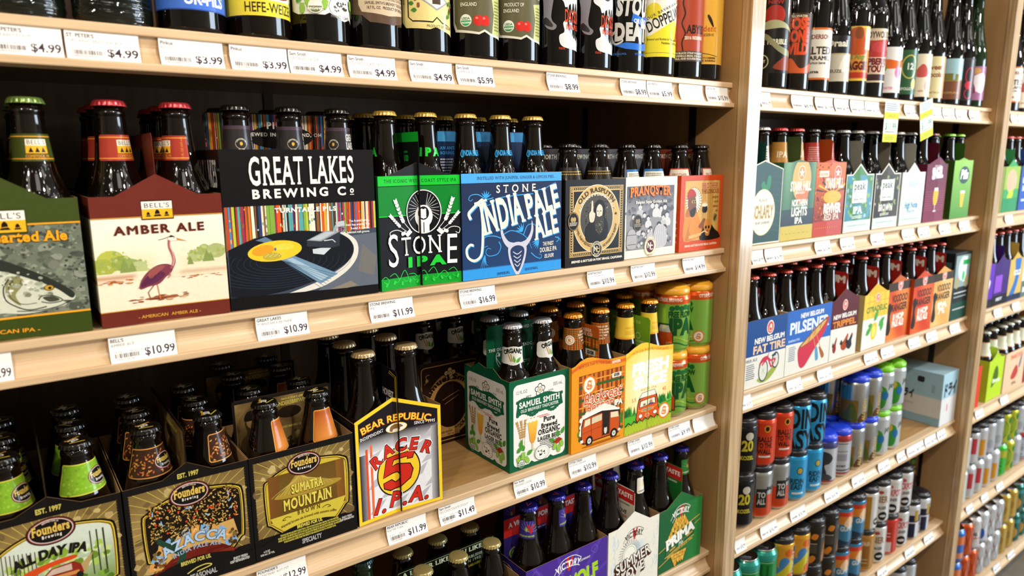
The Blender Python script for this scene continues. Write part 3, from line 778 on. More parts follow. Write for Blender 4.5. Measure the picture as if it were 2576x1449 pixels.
def art_amber_side(A, W, h):
    A.rect(0, 15, W, 96, '#e6dcc4'); A.rect(0, 45, W, 25, '#a9a860'); A.rect(0, 44, W, 4, '#b4703e'); A.text('AMBER ALE', W/2, 92, 8, '#5a2018', b=2)
SLV = ['#c8442c', '#d9762c', '#2f3f74', '#3f8fae', '#e9e2cf', '#7fa640', '#a8391f', '#f0a63a', '#2a2622', '#5aa0a0', '#b9c23c', '#8b5a34', '#d9c9a8', '#3b6ea5', '#9c2f52', '#e8dcc0', '#4a3a2c', '#e2571f', '#5b2a5e']
def sleeves(A, rnd, x0, x1, y0, y1, wmin=1.0, wmax=3.2):
    x = x0
    A.rect(x0, y0, x1-x0, y1-y0, '#2a2420')
    while x < x1:
        w = min(rnd.uniform(wmin, wmax), x1-x); t = rnd.choice((0, 0, 0, .6, -.6, 1.4)); c = rnd.choice(SLV)
        xa, xb = max(x0, x+t), min(x1, x+w+t)
        A.poly([(x, y0), (x+w, y0), (xb, y1), (xa, y1)], c); A.lay -= .8
        if rnd.random() < .5:
            A.lay += 1; k = rnd.choice(SLV)
            for q in range(rnd.randint(1, 4)):
                yy = rnd.uniform(y0, y1-4); A.rect(x+w*.2, yy, w*.6, rnd.uniform(1, 5), k); A.lay -= .8
        x += w+rnd.choice((0, .15, .3))
    A.lay += 2
def art_gl(A, W, h):
    r = random.Random(5)
    A.rect(0, 0, W, h, '#121112')
    sleeves(A, r, 0, W, 62, 117)
    A.poly([(0.6, 67.8), (31.2, 80.7), (76.0, 86.6), (139.7, 80.6), (184.0, 83.9), (182.6, 10.6), (1.0, 14.5)], '#3d4656')
    A.poly([(148.8, 75.5), (183.7, 77.6), (182.7, 11.5), (102.8, 10.9), (122.2, 32.6), (157.2, 54.3)], '#5f6672')
    A.poly([(163.5, 64.6), (182.3, 46.7), (177.2, 23.2), (156.1, 30.9)], '#6f6d6a'); A.poly([(115.5, 11.1), (145.9, 19.3), (155.1, 12.8), (124.6, 8.8)], '#857c6c')
    A.poly(smooth([(139.7, 81.5), (154.2, 70.7), (157.8, 57.9), (152.9, 43.9), (136.9, 29.3), (106.7, 15.7), (69.3, 10.6)], 5)+smooth([(64.3, 12.1), (101.7, 22.5), (131.6, 35.2), (147.4, 48.0), (151.8, 60.2), (146.7, 71.2), (134.1, 80.1)], 5), '#d9d6cc')
    A.poly(smooth([(2.2, 69.2), (31.1, 79.9), (69.2, 86.2), (110.7, 83.4), (139.5, 76.2), (150.9, 62.0), (145.4, 46.4), (126.0, 34.0), (96.4, 23.1), (54.4, 15.0), (21.5, 14.0), (1.4, 15.7)], 5), '#15181f')
    for k in range(9):
        t = .30+.085*k
        A.line([(56.5+t*88*math.cos(a)+t*5, 53+t*30*math.sin(a)-t*3) for a in [math.radians(g) for g in range(150, 370, 8)]], .35, '#2f3c52')
    A.poly([(32.6, 78.1), (44.1, 81.4), (52.0, 76.7), (45.2, 73.9), (40.5, 75.9)], '#5f7890')
    A.poly([(58.7, 54.4), (75.8, 57.1), (129.5, 30.1), (106.9, 20.1)], '#6f8ea8'); A.poly([(67.1, 53.6), (73.9, 54.7), (116.5, 27.9), (107.1, 23.6)], '#9db8cc')
    for k in range(7): A.line([(61.9, 52.4), (108.9, 23.4)][0:1]+[(108+k*3, 14+k*2.6)], .4, '#3c5268')
    c = [(54.4, 64.5)][0]
    A.ell(*c, 31.5, 11.8, '#e6c22e', 32, rot=3); A.ell(c[0]-14, c[1]+1.5, 13, 6, '#e09a28', 16, rot=8); A.ell(c[0]-4, c[1]-6, 11, 4.5, '#b8a53a', 14); A.ell(c[0]+10, c[1]+4, 12, 4, '#d8cf4a', 14); A.ell(c[0], c[1]+2, 1.4, 2, '#6a6f76', 10)
    for k in range(12): A.ell(c[0]-12+k*1.8, c[1]-6+(k % 3)*1.2, .8, .5, '#d8cfa0', 8); A.lay -= .8
    A.lay += 1
    A.poly([(92.4, 73.9), (116.1, 83.9), (134.6, 81.8), (133.2, 64.3), (124.0, 62.8), (92.0, 66.8)], '#2e333c'); A.poly([(92.4, 73.9), (116.1, 83.9), (134.6, 81.8), (110.0, 71.4)], '#8d959e'); A.poly([(96.0, 74.7), (116.9, 82.5), (128.7, 81.3), (108.3, 72.7)], '#b5bcc2')
    A.poly([(98.8, 62.8), (109.5, 63.6), (122.1, 62.6), (112.6, 55.0), (99.3, 57.6)], '#c5ccd4'); A.line([(113.6, 72.0), (124.5, 72.6), (128.0, 69.1)], 1.2, '#c9d0d6')
    A.line([(126.8, 81.5), (130.0, 88.2), (138.5, 92.9)], 4.2, '#9ba3aa'); A.poly([(129.3, 93.5), (140.5, 94.6), (141.0, 88.4), (130.8, 87.3)], '#b9bfc4'); A.curve([(136.4, 87.8), (141.8, 85.7), (137.8, 80.7)], 2, '#7d858c')
    A.poly([(0.3, 15.1), (182.6, 9.7), (183.8, -7.3), (0.1, 2.7)], '#121112')
    tx(A, 'GREAT LAKES', [(30.2, 140.6), (157.1, 141.2)], 30.5, '#efece4', b=1, serif=True)
    tx(A, 'BREWING C', [(32.3, 125.5), (144.9, 126.0)], 9.6, '#efece4', b=2, sp=.32); tx(A, 'o', [(150.1, 128.4), (155.3, 128.4)], 7.2, '#efece4', b=2); A.line([(150.0, 126.2), (155.2, 126.2)], .9, '#efece4')
    tx(A, 'TURNTABLE PILS', [(56.9, 108.5), (131.0, 107.6)], 5.0, '#f6f3ea', b=2, sp=.12)
    for i, s in enumerate(('The A-side? Earthy,', 'fresh hop aromas. The', 'B-side? A smooth,', 'balanced malt groove.')):
        A.text(s, 174, 92.5-i*4.6, 2.6, '#f2efe6', al='r', b=1, sx=.9)
def art_gl_side(A, W, h):
    r = random.Random(6); A.rect(0, 0, W, h, '#121112'); sleeves(A, r, 0, W, 20, 117); A.rect(0, 0, W, 30, '#20242c')
    A.text('GREAT LAKES', W/2, 139, 29, '#efece4', w=104, b=1, serif=True); A.text('BREWING CO', W/2, 123, 8, '#efece4', w=104, b=2)
def art_gl_handle(A, L, hh):
    r = random.Random(9); sleeves(A, r, 3, L-3, 150, hh-1.5); A.ell(L/2, hh-28, 40, 14, '#1a1716', 24)
    A.text('PILS', L*.47, hh-18, 7.5, '#f2eee2', b=2, sp=.2); A.text('BREWED IN CLEVELAND, OH', L*.52, hh-27, 4, '#f2eee2', b=2, sp=.15, w=96)
def art_sipa(A, W, h):
    A.rect(0, 0, W, h+20, '#15161a')
    A.rect(0, 134.5, W, 12.5, '#16bf31'); A.rect(0, 96, W, 37.5, '#0c7d2b'); A.rect(0, 95.4, W, 1.0, '#1fd13c')
    A.text('THE ICONIC WEST COAST STYLE IPA', W/2+2, 138.4, 4.2, '#0c4a1c', w=108, b=1, serif=True, sp=.12)
    A.rect(0, 0, W, 15, '#129a2c')
    r = random.Random(4)
    for k in range(8):
        x = 6+k*15; A.curve([(x-8, 12+(k % 2)*6), (x, 18+(k % 3)*3), (x+6, 12), (x+2, 9), (x-2, 12)], .8, '#22d23e')
    for k in range(10): hop(A, 8+k*12, 7+(k % 2)*2, 3, '#2fc545', '#0f7d24', r.uniform(-40, 40))
    c = [(67.4, 99.5)][0]
    A.ell(*c, 26.5, 29.5, '#0d0e12', 36); A.ring(*c, 26.2, 29.2, 1.3, '#f2f2ee', 40)
    for k in range(9):
        a = math.radians(108+k*12)
        A.line([(c[0]-3, c[1]+4), (c[0]+23*math.cos(a), c[1]+26*math.sin(a))], .4, '#f2f2ee'); A.line([(c[0]+3, c[1]+4), (c[0]-23*math.cos(a), c[1]+26*math.sin(a))], .4, '#f2f2ee'); A.lay -= 1.6
    A.lay += 2
    A.ell(c[0], c[1]-6, 13, 15, '#f2f2ee', 22); A.rect(c[0]-8, c[1]-28, 16, 12, '#f2f2ee'); A.ell(c[0], c[1]-2, 8, 9, '#15161a', 18); hop(A, c[0], c[1]-3, 7, '#f2f2ee', '#15161a'); A.rect(c[0]-.6, c[1]-28, 1.2, 14, '#15161a')
    for s in (-1, 1):
        wheat(A, [(c[0]+s*22, c[1]-22), (c[0]+s*32, c[1]-10), (c[0]+s*42, c[1]+14)], 3.6, '#eeeee8', 8)
        wheat(A, [(c[0]+s*24, c[1]-26), (c[0]+s*36, c[1]-18), (c[0]+s*50, c[1]-4)], 3.0, '#eeeee8', 7)
        hop(A, c[0]+s*24, c[1]-27, 5.4, '#eeeee8', '#15161a', s*50); hop(A, c[0]+s*32, c[1]-27, 4, '#eeeee8', '#15161a', s*70)
        A.curve([(c[0]+s*26, c[1]-30), (c[0]+s*40, c[1]-22), (c[0]+s*52, c[1]-24), (c[0]+s*51, c[1]-31), (c[0]+s*46, c[1]-29)], .9, '#eeeee8')
    tx(A, 'S', [(9.7, 30.5), (29.5, 30.4)], 42, '#f4f4f0', b=0, serif=True); tx(A, 'TON', [(31.2, 43.3), (94.8, 43.8)], 24, '#f4f4f0', b=0, serif=True); tx(A, 'E', [(97.2, 27.9), (117.9, 27.4)], 40, '#f4f4f0', b=0, serif=True)
    tx(A, 'IPA', [(40.8, 27.8), (96.1, 27.6)], 12, '#22c83a', b=3, sp=.35)
def art_sipa_handle(A, L, hh):
    A.rect(L-90, 60, 88, hh-72, '#1a1b1e'); A.rect(2, hh-13, L-4, 12.5, '#1cc43a')
    for s, y, h in (('calories', hh-27, 3.2), ('100', hh-38, 8), ('sweetness', hh-48, 3.2), ('94', hh-59, 8)): A.text(s, L-36, y, h, '#27d648', b=1, sx=.7)
def art_jipa(A, W, h):
    grid(A, 0, 0, W, h, lambda u, v: lerp('#1c3d6c', '#1a2a4c', min(1, max(0, v/110))), 4, 8)
    A.rect(0, 135, W, 13, '#48a2e2'); A.text('INSTILLED WITH JUNIPER, GINGER & LEMON PEEL', W/2+6, 139.4, 4.0, '#1b3560', w=140, b=1, serif=True)
    A.rect(0, 0, W, 14.5, '#2f93dd'); A.rect(0, 14.5, W, 1.2, '#2a6fb0')
    lb = '#3aa0e4'; cr = '#e9e3d2'
    for P in ([(8,60),(2,80)],):
        pass
    S = [[(135.4, 122.4), (148.5, 124.4), (159.2, 129.2), (168.6, 132.4)], [(53.3, 113.9), (41.5, 112.5), (27.8, 119.1), (16.3, 118.7), (11.7, 113.7), (15.1, 110.7), (18.5, 113.4)], [(125.1, 117.1), (94.6, 115.9), (65.3, 113.5), (53.3, 108.5), (47.3, 104.6), (42.6, 103.8), (41.5, 107.7)], [(65.8, 55.8), (55.0, 59.5), (40.7, 59.6), (33.6, 53.3), (35.8, 45.3), (42.9, 46.7)],
         [(62.1, 51.1), (65.7, 42.9), (59.5, 33.5), (45.0, 31.8), (39.2, 37.2), (42.8, 42.8), (48.8, 41.3)], [(69.5, 60.4), (84.3, 65.4), (101.9, 60.2), (114.6, 51.1), (122.4, 36.2)], [(107.0, 57.8), (114.7, 71.4), (127.6, 71.6), (132.9, 62.1)], [(121.1, 30.2), (130.2, 23.1), (139.5, 20.2), (140.9, 25.3), (136.1, 26.8)], [(167.8, 50.3), (176.1, 47.6), (178.9, 43.2)], [(170.6, 42.8), (174.7, 45.6), (173.3, 51.0)]]
    for P in S: A.curve(P, 1.5, lb, .7)
    for k in range(5):
        x, y = [(37.5, 33.5)][0]; A.curve([(x, y), (x-4+k*1.5, y-8-k), (x-8+k*3.4, y-20+k*1.2)], 1.6, lb, .3)
        x, y = [(46.4, 121.8)][0]; leaf(A, x-6, y-8, 11, 2.2, 70+k*26-40, lb)
        x, y = [(96.9, 70.5)][0]; leaf(A, x+8, y-8, 13, 2.2, 100+k*22-20, lb)
        x, y = [(130.2, 39.7)][0]; leaf(A, x+6, y+8, 14, 2.2, 190+k*16, lb)
    # plain pale ornament in place of the printed figure
    c = [(95.4, 28.3)][0]; g = '#c3c3d2'
    for s in (-1, 1):
        A.poly(smooth([(c[0]+s*5, c[1]+18), (c[0]+s*16, c[1]+22), (c[0]+s*25, c[1]+34), (c[0]+s*27, c[1]+50), (c[0]+s*30, c[1]+36), (c[0]+s*24, c[1]+20), (c[0]+s*12, c[1]+10)], 4, True), g)
    A.blob([(c[0]-16, c[1]+14), (c[0], c[1]+20), (c[0]+16, c[1]+14), (c[0]+15, c[1]-4), (c[0]+8, c[1]-20), (c[0], c[1]-30), (c[0]-8, c[1]-20), (c[0]-15, c[1]-4)], g)
    A.blob([(c[0]-12, c[1]+10), (c[0], c[1]+15), (c[0]+12, c[1]+10), (c[0]+11, c[1]-4), (c[0], c[1]-24), (c[0]-11, c[1]-4)], '#22365e')
    for k in range(4): A.curve([(c[0]-8+k, c[1]+6-k*6), (c[0], c[1]+2-k*6), (c[0]+8-k, c[1]+6-k*6)], 1.4, g)
    tx(A, 'STONE', [(58.2, 120.5), (130.7, 120.9)], 10.5, cr, b=1, serif=True, sp=.45)
    for dx, dy, c_ in ((1.2, -1.2, lb), (0, 0, cr)):
        q = lambda P: [(a+dx, b+dy) for a, b in P]
        A.curve(q([(14.5, 85.3), (11.3, 93.0), (17.1, 99.3), (32.2, 110.9), (34.5, 109.0), (33.1, 93.8), (34.4, 74.5), (33.4, 45.5), (29.7, 32.2), (19.1, 27.3), (8.9, 33.1), (6.8, 43.9), (12.7, 50.1), (18.4, 48.7)]), 4.6, c_, 3.4)
        A.line(q([(20.7, 106.7), (41.5, 111.5)]), 3, c_)
        tx(A, 'INDIA', q([(36.5, 63.7), (109.6, 79.8)]), 41, c_, b=2, serif=True); tx(A, 'PALE', q([(114.7, 81.9), (178.4, 97.7)]), 33, c_, b=2, serif=True); tx(A, 'ALE', q([(130.2, 50.0), (176.0, 59.2)]), 33, c_, b=2, serif=True)
    tx(A, 'THE FINEST', [(143.5, 38.6), (164.6, 39.0)], 5.5, cr, b=1); tx(A, 'DOUBLE IPA', [(137.7, 29.1), (170.7, 30.1)], 6.6, cr, b=1); tx(A, 'ELIXIR', [(146.2, 20.0), (164.7, 20.5)], 5.5, cr, b=1, sh=.2)
    tx(A, 'IMPERIAL', [(58.6, 2.6), (81.3, 3.3)], 3.6, '#1b3560', b=1, serif=True, sp=.2); tx(A, 'SEASONAL', [(109.3, 4.5), (134.2, 5.1)], 3.6, '#1b3560', b=1, serif=True, sp=.2)
def art_jipa_handle(A, L, hh):
    A.rect(2, hh-15, L-4, 14, '#4aa2de'); A.rect(2, 120, L-4, hh-135, '#1c2f55'); A.ell(L*.5, hh-34, 34, 13, '#0c1424', 20)
    A.text('AN ANTIDOTE TO', 6, hh-26, 4, '#48a2e2', al='l', b=1, serif=True); A.text('BORING BEERS', 6, hh-33, 4, '#48a2e2', al='l', b=1, serif=True)
    A.paras(6, hh-62, 36, 24, 6, '#c8ccd8', random.Random(8)); A.text('SAN DIEGO', L*.5, hh-64, 4, '#dfe3ec', b=1)
    A.curve([(L-28, hh-60), (L-22, hh-46), (L-24, hh-30), (L-18, hh-22)], 3, '#c9ccd8', 1); A.curve([(L-20, hh-58), (L-12, hh-44), (L-16, hh-34)], 2, '#c9ccd8', .6)
def emblem_nc(A, x, y, r, c0='#d2b06a', c1='#f0e6cc', c2='#181413'):
    A.ell(x, y, r, r*1.08, c2, 28); A.ring(x, y, r*.98, r*1.06, r*.06, c1, 32); A.ring(x, y, r*.66, r*.7, r*.06, c1, 28)
    A.text('NORTH COAST', x, y+r*.72-r*.0, r*.2, c1, arc=r*.72, b=1, w=r*1.9) if False else None
    A.text('NORTH COAST', x, y+r*.72, r*.2, c1, b=1, w=r*1.7, arc=r*.75); A.text('BREWING CO', x, y-r*.98, r*.2, c1, b=1, w=r*1.4, arc=-r*1.0)
    A.text('N', x-r*.14, y-r*.2, r*.55, c1, b=2, serif=True); A.text('C', x+r*.22, y-r*.42, r*.55, c0, b=2, serif=True)
def art_rasp(A, W, h):
    r = random.Random(11); gold = '#c9a86a'
    A.rect(0, 0, W, h, '#1a1716')
    x0, y0, x1, y1 = 9, 15, W-5, h-10
    A.rect(x0, y0, x1-x0, y1-y0, gold); A.rect(x0+8, y0+8, x1-x0-16, y1-y0-16, '#1a1716'); A.rect(x0+1.2, y0+1.2, x1-x0-2.4, .6, '#1a1716'); A.rect(x0+1.2, y1-1.8, x1-x0-2.4, .6, '#1a1716'); A.rect(x0+1, y0+1, .6, y1-y0-2, '#1a1716'); A.rect(x1-1.6, y0+1, .6, y1-y0-2, '#1a1716')
    for k in range(26):
        t = x0+8+(x1-x0-16)*k/26
        for yy in (y0+4, y1-4): leaf(A, t, yy, 4, 1.7, 28, '#1a1716'); leaf(A, t, yy, 4, 1.7, -28, '#1a1716'); A.lay -= 1.6
    for k in range(24):
        t = y0+8+(y1-y0-16)*k/24
        for xx in (x0+4, x1-4): leaf(A, xx, t, 4, 1.7, 62, '#1a1716'); leaf(A, xx, t, 4, 1.7, 118, '#1a1716'); A.lay -= 1.6
    A.lay += 3
    for xx in (x0+4, x1-4):
        for yy in (y0+4, y1-4): A.ell(xx, yy, 3.4, 3.4, gold, 14); A.ring(xx, yy, 3, 3, .6, '#1a1716', 14); A.ell(xx, yy, 1, 1, '#1a1716', 8)
    c = ((x0+x1)/2-1, (y0+y1)/2+3)
    A.ell(*c, 51, 54, '#ece2c8', 44); A.ell(*c, 50, 53, '#cdab6c', 44); A.ring(*c, 36.5, 40, 1.2, '#ece2c8', 40); A.ell(*c, 35.5, 39, '#4a463f', 40)
    splat(A, r, c[0]-24, c[1]-28, 48, 56, 260, .4, 1.5, ['#1d1b19', '#2c2a27', '#6d675c', '#8b8474', '#353230'])
    A.blob([(c[0]-22, c[1]-34), (c[0]-24, c[1]-14), (c[0]-12, c[1]-2), (c[0]-4, c[1]+4), (c[0]+16, c[1]+2), (c[0]+25, c[1]-12), (c[0]+22, c[1]-32), (c[0], c[1]-38)], '#1b1a18')
    A.blob([(c[0]-6, c[1]+8), (c[0]-4, c[1]+24), (c[0]+6, c[1]+30), (c[0]+16, c[1]+24), (c[0]+18, c[1]+6), (c[0]+12, c[1]-6), (c[0], c[1]-6)], '#171614')
    A.blob([(c[0]-1, c[1]+16), (c[0]+5, c[1]+23), (c[0]+12, c[1]+17), (c[0]+11, c[1]+4), (c[0]+5, c[1]-2), (c[0], c[1]+5)], '#d8cfbb')
    A.blob([(c[0]-3, c[1]+4), (c[0]+5, c[1]+3), (c[0]+14, c[1]+4), (c[0]+15, c[1]-12), (c[0]+9, c[1]-24), (c[0]+3, c[1]-24), (c[0]-4, c[1]-12)], '#3b3833')
    splat(A, r, c[0]-2, c[1]-22, 14, 20, 40, .3, 1.0, ['#8d8677', '#22201e', '#a9a08e'])
    for dx in (1.6, 8): A.ell(c[0]+dx, c[1]+12, 1.6, .8, '#171614', 8)
    A.line([(c[0]+5, c[1]+12), (c[0]+4.4, c[1]+6)], .7, '#8a8172')
    A.blob([(c[0]-15, c[1]-4), (c[0]-17, c[1]+8), (c[0]-13, c[1]+14), (c[0]-12, c[1]+28), (c[0]-9, c[1]+27), (c[0]-8, c[1]+12), (c[0]-4, c[1]+8), (c[0]-7, c[1]-4)], '#d3cab6')
    A.text('OLD RASPUTIN', c[0], c[1]+42.5, 7.0, '#1d1815', arc=42.5, w=84, b=1, serif=True); A.text('RUSSIAN IMPERIAL STOUT', c[0], c[1]+36.8, 4.6, '#f2ead4', arc=37.5, w=92, b=1)
    A.text('СЕРДЕЧНЫЙ ДРУГ', c[0], c[1], 3.6, '#1d1815', b=1, w=46, warp=lambda x, y: ((-46.0+y)*math.cos(-x/46+.78), (-46.0+y)*math.sin(-x/46+.78)))
    A.text('НЕ РОДИТСЯ ВДРУГ', c[0], c[1], 3.6, '#1d1815', b=1, w=48, warp=lambda x, y: ((46.0-y)*math.cos(x/46-.72), (49-y)*math.sin(x/46-.72)))
    A.text('+', c[0]+42, c[1]+4, 5, '#1d1815', b=3)
    e = [(15.9, 71.3)][0]; A.ell(*e, 11.5, 14.5, '#141110', 28); A.ring(*e, 10.6, 13.6, .5, '#cdab6c', 28); A.ell(e[0]-2.5, e[1]+3, 3, 4, '#b59a62', 10); A.ell(e[0]+2.5, e[1]+3, 3, 4, '#b59a62', 10); A.paras(e[0]-8, e[1]-7, 16, 6, 3, '#e6dcc2', r)
    emblem_nc(A, c[0], y0+9.5, 12)
    A.text('BREWED & BOTTLED IN FORT BRAGG, CALIFORNIA', W/2+3, 6.2, 3.4, '#f0ead8', w=W-18, b=2, sh=.15)
def art_pran(A, W, h):
    r = random.Random(12)
    A.rect(0, 0, W, h, '#ece6d2'); A.rect(3, 14, W-10, h-29, '#2b2b33'); A.rect(3.6, 14.6, W-11.2, h-30.2, '#8e8d92')
    grid(A, 3.6, 78, W-11.2, h-94, lambda u, v: lerp('#8f8e94', '#5d5d66', min(1, max(0, (v-78)/30))), 6, 6)
    splat(A, r, 5, 76, W-16, 38, 60, 2, 6, ['#6a6a72', '#7b7b82', '#58585f'], 1.6)
    A.line([(6, 118), (38, 98), (40, 80)], 2, '#4a4a50'); A.line([(60, 118), (62, 92)], 2.4, '#55555b')
    def fig(x, y, s, c, d):
        A.blob([(x-s*1.3, y-s*3), (x-s*1.4, y-s*1.4), (x-s*.5, y-s*.7), (x+s*.5, y-s*.7), (x+s*1.4, y-s*1.4), (x+s*1.3, y-s*3)], c); A.ell(x, y, s*.72, s*.92, '#d6d4d4', 14); A.blob([(x-s*.8, y+s*.2), (x-s*.5, y+s), (x+s*.5, y+s), (x+s*.8, y+s*.2), (x, y+s*.55)], d)
        for q in (-.25, .25): A.ell(x+q*s, y+s*.05, s*.1, s*.1, '#2a2a2e', 6)
        A.line([(x-s*.2, y-s*.42), (x+s*.2, y-s*.42)], s*.1, '#3a3a3e')
    G = ['#8a8a90', '#b7b6b8', '#68686e', '#cfcdcc', '#55555b']
    for x, y, s in ((36, 86, 6), (66, 88, 6.2), (76, 87, 6.2), (88, 82, 5), (98, 84, 6), (104, 70, 6), (94, 66, 5.4), (20, 70, 5), (30, 64, 4.6), (46, 72, 5), (56, 66, 5)): fig(x, y, s, r.choice(G), r.choice(['#2c2c31', '#44444a']))
    for x, y, s in ((84, 52, 6.5), (62, 46, 6), (44, 40, 6), (98, 46, 7), (30, 44, 5)): fig(x, y, s, r.choice(G), '#3a3a40')
    splat(A, r, 8, 20, W-22, 28, 70, 1.4, 4.4, G, 1.2)
    A.blob([(74, 16), (70, 34), (76, 52), (96, 52), (104, 34), (100, 16)], '#c2c1c4')
    for k in range(6): A.curve([(75+k*5, 16), (73+k*5.4, 34), (77+k*4.4, 52)], .6, '#57575d')
    A.blob([(6, 18), (4, 36), (10, 48), (22, 48), (28, 34), (26, 18)], '#a9a8ab'); A.line([(6, 24), (27, 24)], 1, '#4a4a50'); A.line([(5, 40), (27, 40)], 1, '#4a4a50')
    e = [(29.9, 59.8)][0]; A.ell(*e, 11.5, 14.5, '#2a2422', 26); A.ring(*e, 10.6, 13.6, .5, '#b0a68c', 26); A.ell(e[0]-2.5, e[1]+3, 3, 4, '#8d8468', 10); A.ell(e[0]+2.5, e[1]+3, 3, 4, '#8d8468', 10); A.paras(e[0]-8, e[1]-7, 16, 6, 3, '#b5aa92', r)
    wv = lambda x, y: (x, y+3.6*math.sin((x+54)/108*math.pi))
    A.text('PRANQSTER', W/2-3, h-33, 14.5, '#b8441c', w=101, b=3, serif=True, warp=wv); A.text('PRANQSTER', W/2-3.3, h-32.6, 14.5, '#f0a83c', w=101, b=1, serif=True, warp=wv); A.text('PRANQSTER', W/2-3.3, h-32.2, 13.6, '#e8792c', w=101, b=0, serif=True, warp=wv)
    A.text('Belgian Style Golden Ale', W/2-1, h-44, 4.6, '#f4f0e4', w=78, b=1, serif=True)
    c = (62, 18); A.ell(*c, 14.6, 17, '#ece2c4', 32); A.ring(*c, 14.2, 16.4, .7, '#b59a5c', 32); A.ell(*c, 9.8, 11.2, '#5c2030', 28); A.text('NORTH COAST', c[0], c[1]+11.6, 2.4, '#6a4a30', arc=11.6, w=20, b=1); A.text('BREWING', c[0], c[1]-15.4, 2.2, '#6a4a30', w=12, b=1); A.text('N', c[0]-2, c[1]-2, 8, '#f0e6d0', b=2, serif=True); A.text('C', c[0]+3, c[1]-6, 8, '#f0e6d0', b=2, serif=True)
def art_brot(A, W, h):
    r = random.Random(13)
    A.rect(0, 0, W, h, '#d1491f'); x0, y0, x1, y1 = 11, 18, W-8, h-9
    A.rect(x0, y0, x1-x0, y1-y0, '#2c2118'); A.rect(x0+.5, y0+.5, x1-x0-1, y1-y0-1, '#d6a95a')
    grid(A, 60, y0+.5, x1-60.5, y1-y0-1, lambda u, v: lerp('#dcb468', '#c08c40', abs(math.sin(u*.13))*.8), 18, 3)
    for k in range(6): A.curve([(72+k*6, y0+40), (70+k*7, y0+70), (66+k*8, y1-6)], 1.0, '#b98a42')
    c = (36, h-46); A.ell(*c, 21, 24, '#f3ecd8', 36)
    for k in range(30):
        a = math.radians(k*12); A.line([(c[0]+14*math.cos(a), c[1]+16*math.sin(a)), (c[0]+23*math.cos(a), c[1]+26*math.sin(a))], 1.0, '#2c2118'); A.lay -= .8
    A.lay += 1
    A.blob([(12, 20), (12, 62), (20, 76), (34, 78), (48, 66), (58, 50), (66, 40), (64, 30), (50, 22)], '#e08a32'); A.blob([(14, 66), (22, 80), (40, 82), (46, 70), (34, 64), (20, 62)], '#b96a26')
    A.blob([(16, 20), (22, 40), (30, 60), (26, 38), (34, 22)], '#c47428'); A.blob([(52, 44), (60, 52), (66, 58), (64, 48), (58, 40)], '#8a4a20')
    A.blob([(22, h-60), (20, h-44), (26, h-36), (38, h-36), (42, h-44), (44, h-54), (40, h-64), (30, h-68)], '#7a4a2c'); A.blob([(26, h-64), (36, h-58), (43, h-58), (40, h-72), (30, h-74)], '#231812')
    A.blob([(18, h-42), (20, h-28), (30, h-24), (40, h-30), (42, h-38), (30, h-36)], '#b52a1e'); A.rect(31, h-49, 12, 4.5, '#c9b25a'); A.rect(33, h-48.4, 4, 3.2, '#3a2a1a'); A.rect(38.4, h-48.4, 4, 3.2, '#3a2a1a')
    A.ell(68, h-58, 9, 10.5, '#d9b884', 18); A.ell(68, h-61, 8, 8, '#20140e', 16); A.ell(68, h-54, 8, 3, '#f2e6cc', 14); A.rect(67, h-82, 2, 14, '#caa46a'); A.blob([(60, h-96), (64, h-82), (70, h-78), (72, h-88), (68, h-100)], '#8a5530')
    A.blob([(58, 18.6), (66, 40), (84, 48), (100, 36), (112, 28), (112, 18.6)], '#1c1612'); A.ell(78, 44, 11, 13, '#d08a42', 22); A.blob([(72, 36), (84, 36), (83, 26), (74, 26)], '#c07c3a')
    for dx in (-4.5, 4): A.ell(78+dx, 41, 2.8, 3.2, '#20140e', 12)
    A.poly([(78, 37), (76.4, 33), (79.6, 33)], '#20140e'); A.poly([(26, 22), (60, 27), (60, 32), (26, 28)], '#e0b26a'); A.curve([(58, 30), (70, 34), (80, 30)], 2.4, '#e9c88a')
    A.text('BROTHER', 81, y1-15, 10, '#b2341c', w=46, b=1, serif=True, out='#f0dca8'); A.text('THELONIOUS', 82, y1-24, 7.6, '#8a2a16', w=50, b=1, serif=True)
    for i, s in enumerate(('belgian', 'style', 'abbey', 'ale')): A.text(s, x1-3, y1-33-i*8.4, 4.6, '#9a5a1e', al='r', b=1)
    A.ell(99, 58, 6.5, 9, '#8d7340', 20); A.ring(99, 58, 6, 8.4, .6, '#e6d6a6', 20); A.blob([(94, 54), (100, 62), (104, 62), (98, 54)], '#4a3a22')
    A.text('BREWED & BOTTLED IN FORT BRAGG, CALIFORNIA', W/2+2, 8, 3.5, '#f6dfc8', w=W-26, b=2)
def art_brot_side(A, W, h):
    A.rect(0, 0, W, h, '#c9441c'); A.rect(8, 70, W-16, h-82, '#d2aa5c'); A.text('BROTHER', W-10, h-28, 8, '#b2341c', al='r', b=1, serif=True); A.text('THELONIOUS', W-10, h-38, 6, '#8a2a16', al='r', b=1, serif=True)
    for i in range(4): A.text(('MONK', 'ABBEY', 'ALE', 'FOUR PACK')[i], W-6, 52-i*12, 4, '#f2d8c0', al='r', b=1)
def nc_handle(col):
    def f(A, L, hh):
        A.rect(2, hh-34, L-4, 33, col); A.text('NORTH COAST BREWING CO', L/2, hh-16, 6.8, '#e2d8c4', w=L-10, b=1, serif=True); A.text('- 1988 -', L/2, hh-22, 2.6, '#c4b8a0', b=1, sp=.3)
        A.ell(L/2, hh-36, 26, 10, '#1a1512', 20)
    return f

